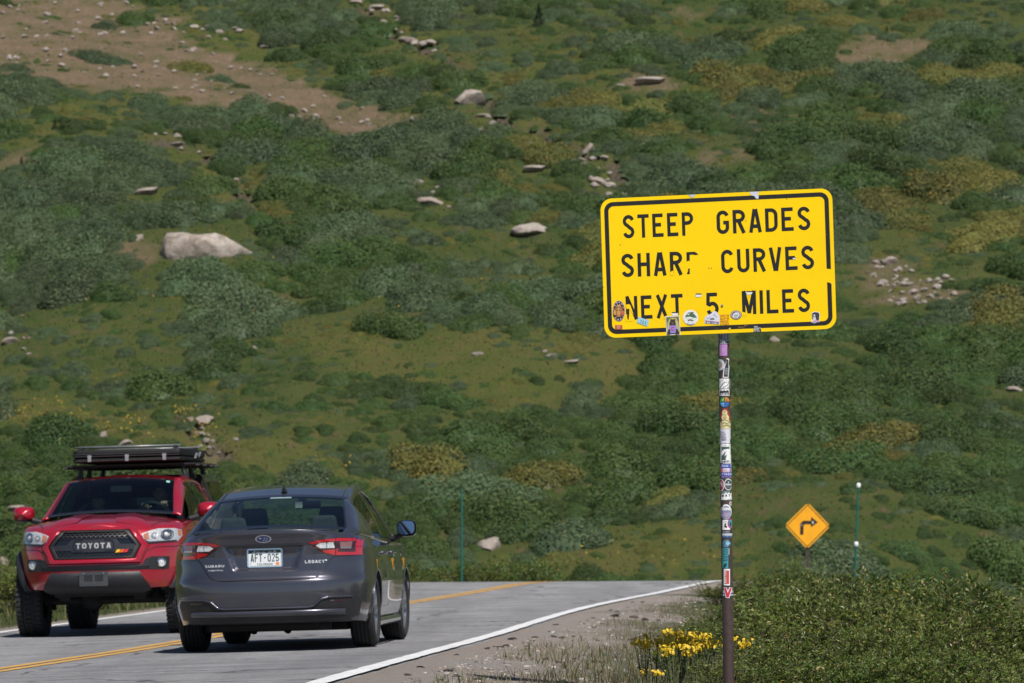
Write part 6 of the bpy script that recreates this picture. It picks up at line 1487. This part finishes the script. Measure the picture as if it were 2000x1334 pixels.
# herbs and dwarf plants between them, far too many to count
hn = 30000; hx = nr.uniform(-31, 31, hn); hy = 86+nr.rand(hn)**.85*108; dl = (hx-road_x(hy)); kk = (np.abs(hx) < hy*.147+1)
hs, hm, hg = masks(hx, hy); sl_ = (road_x(hy+.3)-road_x(hy-.3))/.6; dl = dl/np.sqrt(1+sl_**2); hv = fbm(hx*.45+7, hy*.4, 3)
kk &= (dl < -WID-1.3) & (nr.rand(hn) > hs*1.08) & (nr.rand(hn) > hg) & (nr.rand(hn) < sstep(.30, .62, hv)+.12); hx, hy, hv = hx[kk], hy[kk], hv[kk]; hz = ground_z(hx, hy)
def herb(x, y, z, v):
    r = .10+.22*rnd.random()**2; key = 'olive' if v > .58+.1*rnd.random() else ('green' if rnd.random() < .62 else 'grey')
    return ((x, y, z-.03), nearest_key(key), (r*1.3, r, r*.6), slope_rot(x, y, rnd.random()*6.28))
carpet("herb_undergrowth", [herb(float(a), float(b2), float(c), float(v)) for a, b2, c, v in zip(hx, hy, hz, hv)], [srcs[SHRUB[k].name] for k in keys])
print("SHRUBS", len(shr), "keys", len(keys))
# ------------------------------------------------------------------ roadside: grass, willow bushes, flowers, gravel
def road_d(X, Y):
    sl = (road_x(np.asarray(Y, float)+.3)-road_x(np.asarray(Y, float)-.3))/.6; return (X-road_x(Y))/np.sqrt(1+sl*sl)
def blades(name, pts, hts, wid, lean, rng, mm, seg=2):
    """one mesh of grass blades, each a thin bent strip"""
    n = len(pts); az = rng.uniform(0, 2*np.pi, n); d = np.stack([np.cos(az), np.sin(az), np.zeros(n)], 1); sd = np.stack([-np.sin(az), np.cos(az), np.zeros(n)], 1)
    L = lean*rng.uniform(.2, 1, n); rows = []
    for k in range(seg+1):
        t_ = k/seg; c = pts+d*(hts*L*t_**1.8)[:, None]; c[:, 2] += hts*t_*(1-.25*L*t_); w_ = wid*(1-t_*.85)
        rows.append(c-sd*w_[:, None]); rows.append(c+sd*w_[:, None])
    V = np.stack(rows, 1).reshape(-1, 3); m_ = 2*(seg+1); base = np.arange(n)[:, None]*m_
    fs = np.concatenate([base+np.array([[2*k, 2*k+1, 2*k+3, 2*k+2]]) for k in range(seg)], 0)
    me = bpy.data.meshes.new(name); me.from_pydata(V.tolist(), [], fs.tolist())
    at = me.attributes.new('rnd', 'FLOAT', 'POINT'); at.data.foreach_set('value', np.repeat(rng.rand(n), m_).tolist()); me.materials.append(mm)
    o = bpy.data.objects.new(name, me); COL.objects.link(o); return o
G_STRAW = leaf_mat("dry grass", (.12, .09, .048), (.27, .22, .13), (.09, .12, .03), .3, .7, .3); G_GREEN = leaf_mat("green grass", (.055, .085, .02), (.12, .15, .045), (.24, .20, .09), .25, .6, .3)
G_HILL = leaf_mat("meadow grass", (.048, .064, .014), (.105, .105, .034), (.14, .095, .042), .15, .7, .25)
rng = np.random.RandomState(21)
# hillside meadow turf
n = 230000; X = rng.uniform(-32, 32, n); Y = 84+rng.rand(n)**.85*112; k = (np.abs(X) < Y*.148+2)
dl = road_d(X, Y); so, me_, gu = masks(X, Y); k &= ((dl < -WID-.9) | (dl > 1.2)) & (rng.rand(n) > so*.93) & (rng.rand(n) > gu*.9); X, Y = X[k], Y[k]; Z = ground_z(X, Y)
tag(blades("grass", np.stack([X, Y, Z-.02], 1), rng.uniform(.03, .095, len(X)), rng.uniform(.018, .04, len(X)), 1.2, rng, G_HILL), kind='stuff')
# verge grass, dry near the gravel, greener away from it
n = 95000; Y = 19+rng.rand(n)**1.5*60; d = rng.uniform(.7, 9, n); X = road_x(Y)+d
cl = fbm(X*1.6, Y*.9, 3); p_ = sstep(.35, .56, cl+.22*sstep(1.3, 3.2, d)-.16*(1-sstep(.7, 1.5, d))); k = rng.rand(n) < p_; X, Y, d = X[k], Y[k], d[k]; Z = ground_z(X, Y)
gsel = rng.rand(len(X)) < sstep(1.2, 4.5, d)*.75
for nm, s_, mm in (("grass", ~gsel, G_STRAW), ("grass", gsel, G_GREEN)):
    q_ = s_.sum(); tag(blades(nm, np.stack([X[s_], Y[s_], Z[s_]-.01], 1), rng.uniform(.05, .30, q_)*(.45+.55*sstep(.9, 3.0, d[s_])), rng.uniform(.0022, .0045, q_), 1.1, rng, mm), kind='stuff')
n = 9000; Y = 24+rng.rand(n)*62; d = rng.uniform(.5, 8, n); X = road_x(Y)-WID-d; k = fbm(X*.8, Y*.8) > .40; X, Y = X[k], Y[k]
tag(blades("grass", np.stack([X, Y, ground_z(X, Y)-.01], 1), rng.uniform(.08, .35, len(X)), rng.uniform(.004, .01, len(X)), 1.0, rng, G_GREEN), kind='stuff')
# pebbles in the gravel shoulder: one spread mesh
n = 8000; Y = 19+rng.rand(n)**1.6*50; d = .50+np.abs(rng.normal(0, 1.5, n)); X = road_x(Y)+d; Z = ground_z(X, Y); sz = np.exp(rng.normal(-5.0, .6, n)).clip(.003, .036)
oc = np.array([(1, 0, 0), (0, 1, 0), (-1, 0, 0), (0, -1, 0), (0, 0, .7), (.5, .6, .5), (-.6, .5, .45), (-.4, -.6, .5), (.6, -.5, .5)]); of = [(0, 5, 8), (0, 1, 5), (1, 6, 5), (1, 2, 6), (2, 7, 6), (2, 3, 7), (3, 8, 7), (3, 0, 8), (5, 6, 4), (6, 7, 4), (7, 8, 4), (8, 5, 4)]
a = rng.uniform(0, 6.28, n); jit = rng.uniform(.7, 1.3, (n, 9, 3)); L = oc[None]*jit
Vx = L[..., 0]*np.cos(a)[:, None]-L[..., 1]*np.sin(a)[:, None]; Vy = L[..., 0]*np.sin(a)[:, None]+L[..., 1]*np.cos(a)[:, None]
V = np.stack([X[:, None]+Vx*sz[:, None]*1.2, Y[:, None]+Vy*sz[:, None], (Z-.002)[:, None]+L[..., 2]*sz[:, None]], -1).reshape(-1, 3)
me = bpy.data.meshes.new("gravel"); me.from_pydata(V.tolist(), [], [[i+9*k for i in f] for k in range(n) for f in of])
at = me.attributes.new('rnd', 'FLOAT', 'POINT'); at.data.foreach_set('value', np.repeat(rng.rand(n), 9).tolist())
m, t, b = _new("gravel stones"); _set(b, rough=.95); rr = _attr(t, 'rnd').outputs['Fac']
c = _mix(t, rr, (.14, .125, .11), (.44, .39, .35)); c = _mix(t, _math(t, 'GREATER_THAN', rr, .86), c, (.06, .055, .055)); t.links.new(c, b.inputs['Base Color']); me.materials.append(m)
o = bpy.data.objects.new("gravel", me); COL.objects.link(o); tag(o, kind='stuff')
def near_hit(px, py):
    Y = np.arange(16, 80, .03); X = (px-HX)/F*Y; Zr = (HY-py)/F*Y; i = np.argmax(near_z(X, Y) > Zr); return Vector((X[i], Y[i], float(near_z(X[i], Y[i]))))
# broken-off lumps of asphalt along the edge
for k, (x, y, wd, lb) in enumerate([(800, 1058, 46, "dark asphalt lump at the verge, left of a pair below the white line"), (852, 1066, 50, "dark asphalt lump at the verge, right of a pair below the white line"), (920, 1056, 28, "small dark lump right of the pair at the road edge"), (520, 1114, 50, "long flat dark lump by the white line at the verge's left end"), (350, 1314, 62, "biggest dark asphalt lump at the bottom edge in the gravel"), (225, 1300, 46, "flat dark lump left of the biggest one at the bottom edge"),
                        (750, 1196, 48, "dark lump half sunk in the gravel below the tuft"), (830, 1208, 40, "rounded dark lump in the middle of the gravel"), (930, 1192, 32, "small dark lump right of the sunk one in the gravel"), (1065, 1212, 60, "flat dark slab in the gravel left of the flowers"), (1350, 958, 56, "tall dark block in the dry grass behind the flowers"), (1285, 944, 54, "low dark block left of the tall one in the dry grass"), (1430, 962, 34, "narrow upright dark block nearest to the sign post"), (1165, 934, 60, "flat dark lump farthest along the verge"), (160, 1334, 40, "dark crumb cut off by the bottom edge"), (690, 1062, 40, "thin dark crust right on the asphalt's edge"), (1270, 1078, 60, "broad dark crust under the dry grass above the flowers")]):
    p = near_hit(820+x/3.073, 900+y/3.073); s_ = wd/3.073/F*p.y*.66
    put("asphalt_lump", CHUNKS[k % 3], (p.x, p.y, p.z+s_*.12), (s_, s_*.8, s_*(.62 if "tall" in lb or "upright" in lb else .48)), None, lb, "asphalt lump", "asphalt lumps on the verge", .3)
r_ = random.Random(5)
for k in range(34):
    Y_ = 22+r_.random()**1.5*34; d_ = .30+abs(r_.gauss(0, .28)); X_ = float(road_x(Y_))+d_; s_ = r_.uniform(.015, .05)
    put("asphalt_lump", CHUNKS[k % 3], (X_, Y_, gz(X_, Y_)+s_*.1), (s_, s_*.8, s_*.45), None, "small dark asphalt crumb along the broken pavement edge", "asphalt lump", "asphalt crumbs along the pavement edge", .4)
# ---- willow bushes at the right, leaf by leaf
L_BUSH = leaf_mat("roadside willow leaves", (.062, .094, .014), (.180, .225, .050), (.36, .31, .13), .08, .42, .28); L_GREEN = leaf_mat("fresh willow leaves", (.055, .100, .016), (.145, .200, .042), (.30, .22, .04), .06, .42, .28)
STEM = mat("willow bark", (.075, .055, .04), .3, 20, rough=.85)
def bush_meshes(seed, n_st, n_lf, mm, leaf=.026):
    """upright bush 1 across and 1 high: (stem mesh, leaf mesh)"""
    rng = np.random.RandomState(seed); q = MB(); P_, N_, D_ = [], [], []
    for i in range(n_st):
        a = rng.uniform(0, 6.28); r0 = rng.uniform(0, .18); b0 = Vector((math.cos(a)*r0, math.sin(a)*r0, -.05)); le = rng.uniform(.15, .58); h = rng.uniform(.55, 1.05)*(1-.35*le**2)
        a2 = a+rng.normal(0, .5); tip = Vector((math.cos(a2)*le, math.sin(a2)*le, h)); mid_p = b0.lerp(tip, .5)+Vector((rng.normal(0, .04), rng.normal(0, .04), .10))
        pts = [b0*(1-t_)**2+mid_p*2*t_*(1-t_)+tip*t_*t_ for t_ in np.linspace(0, 1, 6)]
        q.tube(pts, [.0075, .0065, .005, .004, .003, .0015], 4, caps=False)
        br = [(pts, .30)]
        for _ in range(5):
            k = rng.randint(2, 5); s_ = pts[k]; e_ = s_+Vector((rng.normal(0, .13), rng.normal(0, .13), abs(rng.normal(.10, .08)))); bp = [s_.lerp(e_, t_) for t_ in (0, .5, 1)]; q.tube(bp, [.003, .002, .001], 3, caps=False); br.append((bp, 0))
        for bp, st in br:
            m_ = max(4, int(n_lf/n_st/6*(1.3 if st else 1)))
            for _ in range(m_):
                f = st+(1-st)*rng.rand()**.7; f *= len(bp)-1; i0 = min(int(f), len(bp)-2); c = bp[i0].lerp(bp[i0+1], f-i0); ax = (bp[i0+1]-bp[i0]).normalized()
                out = Vector(rng.normal(size=3)); out = (out-ax*out.dot(ax)).normalized(); dr = (ax*.75+out*.75).normalized(); P_.append(c+dr*leaf); D_.append(dr); nn = Vector(rng.normal(size=3))+Vector((0, 0, .8)); N_.append((nn-dr*nn.dot(dr)).normalized())
    me_s = bpy.data.meshes.new("stem"); me_s.from_pydata([tuple(v) for v in q.v], [], q.f); me_s.materials.append(STEM)
    Pn, Dn, Nn = np.array(P_), np.array(D_), np.array(N_); n = len(Pn); sd = np.cross(Dn, Nn); s = leaf*rng.uniform(.65, 1.25, n)[:, None]
    V = np.stack([Pn-Dn*s, Pn+sd*s*.34+Nn*s*.12, Pn+Dn*s-Nn*s*.15, Pn-sd*s*.34+Nn*s*.12], 1).reshape(-1, 3)
    me_l = bpy.data.meshes.new("foliage"); me_l.from_pydata(V.tolist(), [], np.arange(4*n).reshape(n, 4).tolist())
    at = me_l.attributes.new('rnd', 'FLOAT', 'POINT'); at.data.foreach_set('value', np.repeat(rng.rand(n), 4).tolist()); me_l.materials.append(mm); return me_s, me_l
BUSH = [bush_meshes(300+i, 34, 3700, L_BUSH if i % 3 else L_GREEN) for i in range(6)]
def bush(name, X, Y, w_, h, label, group, k=None):
    e = empty(name, (X, Y, gz(X, Y)-.02), (0, 0, rnd.random()*6.28)); e.scale = (w_, w_, h); tag(e, label, "bush", group); ms, ml = BUSH[rnd.randrange(6) if k is None else k]
    for nm, me in (("foliage", ml), ("stem", ms)): o = bpy.data.objects.new(nm, me); COL.objects.link(o); o.parent = e
TOPX = [1290, 1380, 1440, 1480, 1560, 1650, 1700, 1750, 1850, 1900, 1960, 2050, 2150]; TOPY = [1250, 1200, 1165, 1128, 1140, 1122, 1112, 1112, 1120, 1148, 1176, 1200, 1215]
def bushrow(xs, Y, drop, wm, lb, gp):
    for x in xs:
        x += rnd.uniform(-18, 18); Yj = Y+rnd.uniform(-.6, .6); X = (x-HX)/F*Yj; ty = float(np.interp(x, TOPX, TOPY))+drop+rnd.choice((-26, -14, -6, 4, 16))+rnd.uniform(-8, 6); h = (HY-ty)/F*Yj-gz(X, Yj)
        if h > .12: bush("willow_bush", X, Yj, wm*rnd.uniform(.85, 1.2), h*1.02, lb, gp)
bushrow(range(1525, 2160, 48), 41, 0, 1.15, "olive green willow bush in the back row right of the sign post", "willow bushes in the back row")
bushrow(range(1505, 2140, 52), 37.5, 16, 1.05, "leafy willow bush in the middle of the thicket right of the sign post", "willow bushes in the middle rows")
bushrow(range(1490, 2140, 52), 34, 42, 1.0, "leafy willow bush in the middle of the thicket right of the sign post", "willow bushes in the middle rows")
bushrow(range(1490, 2120, 54), 31, 78, .90, "willow bush near the bottom of the thicket right of the sign post", "willow bushes in the front rows")
bushrow(range(1500, 2120, 52), 28.5, 118, .80, "willow bush near the bottom of the thicket right of the sign post", "willow bushes in the front rows")
bushrow(range(1470, 2100, 54), 26.9, 160, .66, "low willow bush at the bottom edge behind the sign post", "low bushes along the bottom edge")
bushrow(range(1425, 1620, 44), 56, -22, .8, "low willow bush at the road's far right edge near the diamond sign", "low bushes by the diamond sign")
for x, y0, Y_ in ((1345, 1215, 33), (1385, 1196, 35), (1410, 1172, 40), (1330, 1238, 30)): 
    X = (x-HX)/F*Y_; bush("willow_bush", X, Y_, .5, max(.2, (HY-y0)/F*Y_-gz(X, Y_)), "thin sprawling willow left of the sign post in dry grass", "thin willows left of the post")
# bushes along the far side of the road and past the crest
for k in range(34):
    Y_ = 47+k*1.25+rnd.uniform(-.5, .5); X = float(road_x(Y_))-WID-1.5-rnd.uniform(.2, 3.6)-(.6 if Y_ < 60 else 0)
    bush("willow_bush", X, Y_, rnd.uniform(.9, 1.5), rnd.uniform(.40, .85), "green willow bush along the far side of the road behind the vehicles", "willow bushes beyond the road")
for k in range(16):
    Y_ = 86+rnd.uniform(0, 9); px = 800+k*42+rnd.uniform(-16, 16); X = (px-HX)/F*Y_
    if -WID-1 < float(road_d(X, Y_)) < 1.2: continue
    bush("willow_bush", X, Y_, rnd.uniform(1.0, 1.7), max(.35, (HY-rnd.uniform(1075, 1110))/F*Y_-gz(X, Y_)), "yellow green willow bush just past the crest", "willow bushes past the crest", 0)
# ---- yellow flowers left of the post
PETAL = mat("yellow petals", (.66, .45, .012), .25, 200, rough=.6); FLEAF = leaf_mat("flower leaves", (.06, .09, .03), (.13, .16, .07), (.2, .18, .1), .05)
def sq(v): return Vector((v.x, v.y, v.z*2.6))
def flower_meshes(seed):
    rng = np.random.RandomState(seed); q = MB(); hd_ = MB(); P_, D_ = [], []
    for i in range(4):
        a = rng.uniform(0, 6.28); tip = Vector((math.cos(a)*rng.uniform(.02, .12), math.sin(a)*rng.uniform(.02, .12), rng.uniform(.86, 1.0))); pts = [Vector((math.cos(a)*.01, math.sin(a)*.01, 0)), tip*.5+Vector((0, 0, .02)), tip]; q.tube(pts, [.006, .005, .003], 5)
        for _ in range(16):
            c = tip+Vector((rng.normal(0, .028), rng.normal(0, .028), rng.normal(0, .034))); r = rng.uniform(.009, .0145); m_ = 7; tl = (c-tip+Vector((rng.normal(0, .02), -.02+rng.normal(0, .02), .022))).normalized(); u = tl.orthogonal().normalized(); v = tl.cross(u)
            for k in range(m_):
                a1 = 6.283*k/m_; d = u*math.cos(a1)+v*math.sin(a1); s_ = tl.cross(d); hd_.add([c, c+sq(d*r*.7+s_*r*.36), c+sq(d*r*1.25+tl*r*.1), c+sq(d*r*.7-s_*r*.36)], [(0, 1, 2, 3)])
            hd_.lathe([(.001, r*.35), (r*.35, r*.2), (r*.42, 0)], 'z', 6, c)
        for f in np.linspace(.12, .86, 7):
            c = pts[0].lerp(pts[2], f); aa = rng.uniform(0, 6.28); dr = Vector((math.cos(aa), math.sin(aa), .8)).normalized(); P_.append(c+dr*.035); D_.append(dr)
    n = len(P_); Pn, Dn = np.array(P_), np.array(D_); Nn = np.cross(Dn, np.cross(np.array([0, 0, 1.]), Dn)); sd = np.cross(Dn, Nn); s = .04
    V = np.stack([Pn-Dn*s, Pn+sd*s*.25, Pn+Dn*s, Pn-sd*s*.25], 1).reshape(-1, 3)
    ml = bpy.data.meshes.new("leaf_cluster"); ml.from_pydata(V.tolist(), [], np.arange(4*n).reshape(n, 4).tolist()); at = ml.attributes.new('rnd', 'FLOAT', 'POINT'); at.data.foreach_set('value', np.repeat(rng.rand(n), 4).tolist()); ml.materials.append(FLEAF)
    out = []
    for nm, b_, mm in (("stem", q, STEM_G), ("flower_head", hd_, PETAL)):
        me = bpy.data.meshes.new(nm); me.from_pydata([tuple(v) for v in b_.v], [], b_.f); me.materials.append(mm); out.append((nm, me))
    return out+[("leaf_cluster", ml)]
STEM_G = mat("green stem", (.09, .11, .04), .3, 20, rough=.8)
FLW = [flower_meshes(500+i) for i in range(3)]
for k, (px, py, Y_) in enumerate([(1258, 1256, 27.6), (1280, 1251, 27.8), (1300, 1250, 27.5), (1312, 1242, 28), (1334, 1248, 27.8), (1348, 1244, 28), (1368, 1248, 27.9), (1384, 1256, 27.6), (1296, 1272, 27), (1318, 1268, 27.2), (1342, 1272, 27), (1358, 1262, 27.3), (1402, 1258, 27.4), (1446, 1257, 27.7), (1276, 1314, 26.2), (1264, 1260, 27.2), (1330, 1256, 27.5), (1372, 1258, 27.5)]):
    X = (px-HX)/F*Y_; g = gz(X, Y_); e = empty("wildflower", (X, Y_, g), (0, 0, rnd.random()*6.28)); h = (HY-py)/F*Y_-g; e.scale = (.7, .7, max(.1, h*1.12))
    tag(e, "yellow clustered wildflower left of the sign post's foot" if px < 1415 else "yellow clustered wildflower just right of the sign post's foot", "flower", "yellow flowers left of the post" if px < 1415 else "yellow flowers right of the post")
    for nm, me in FLW[k % 3]: o = bpy.data.objects.new(nm, me); COL.objects.link(o); o.parent = e
# ---- small dark firs high on the slope
def fir(px, py, hpx, label, seed):
    p = hit(px, py); h = hpx*p.y/F; e = empty("fir_tree", (p.x, p.y, gz(p.x, p.y)-.03)); tag(e, label, "fir tree"); rng = np.random.RandomState(seed)
    q = MB(); q.tube([(0, 0, 0), (0, 0, h*.95)], [h*.03, h*.008], 6); q.build("trunk", STEM, e)
    n = 700; z = rng.rand(n)**1.3; a = rng.uniform(0, 6.28, n); r = (1-z)*.36*(.5+.5*rng.rand(n))*(.8+.25*np.sin(z*26)); P_ = np.stack([r*np.cos(a)*h, r*np.sin(a)*h, (z*.96+.03)*h], 1); D_ = np.stack([np.cos(a), np.sin(a), -.25*np.ones(n)], 1); N_ = np.cross(D_, rng.normal(size=(n, 3))); N_ /= np.linalg.norm(N_, axis=1, keepdims=True)
    me = cards(P_, N_, rng.uniform(.03, .07, n)*h, .4, rng, "crown", leaf_mat("fir needles %d" % seed, (.012, .026, .012), (.035, .055, .022), (.05, .07, .02))); o = bpy.data.objects.new("crown", me); COL.objects.link(o); o.parent = e
fir(1052, 52, 46, "largest dark fir high on the slope, left of the top middle", 1); fir(1472, 200, 24, "small dark fir on the upper right slope", 2); fir(107, 252, 24, "small dark fir under the bare slope at the left", 3); fir(42, 326, 22, "tiny dark fir at the left edge of the hillside", 4); fir(1732, 72, 22, "tiny dark fir beside the bare patch at upper right", 5)

# drifts of small yellow blooms low on the left slope
fy = []
r_ = random.Random(77)
for poly_, cnt in (([(0, 790), (90, 785), (300, 830), (310, 870), (160, 850), (0, 830)], 650), ([(330, 800), (420, 800), (440, 840), (380, 870)], 240), ([(560, 900), (760, 900), (700, 960)], 120), ([(1100, 1060), (1400, 1050), (1420, 1125), (1150, 1125)], 40), ([(0, 400), (1000, 480), (1000, 640), (0, 620)], 140)):
    xs_ = [p[0] for p in poly_]; ys_ = [p[1] for p in poly_]; k = 0
    while k < cnt:
        px, py = r_.uniform(min(xs_), max(xs_)), r_.uniform(min(ys_), max(ys_))
        if in_poly(np.array([px]), np.array([py]), poly_)[0] and float(fbm(px*.02, py*.06, 2)) > .42: p = hit(px, py); fy.append((p.x, p.y, gz(p.x, p.y)+r_.uniform(.12, .3)))
        k += 1
fy = np.array(fy); nn_ = rng.normal(size=fy.shape)+np.array([0, -.6, .8]); nn_ /= np.linalg.norm(nn_, axis=1, keepdims=True)
o = bpy.data.objects.new("yellow_blooms", cards(fy, nn_, rng.uniform(.018, .036, len(fy)), .8, rng, "yellow_blooms", mat("golden blooms", (.42, .27, .015), .3, 50, rough=.7))); COL.objects.link(o); tag(o, kind='stuff')
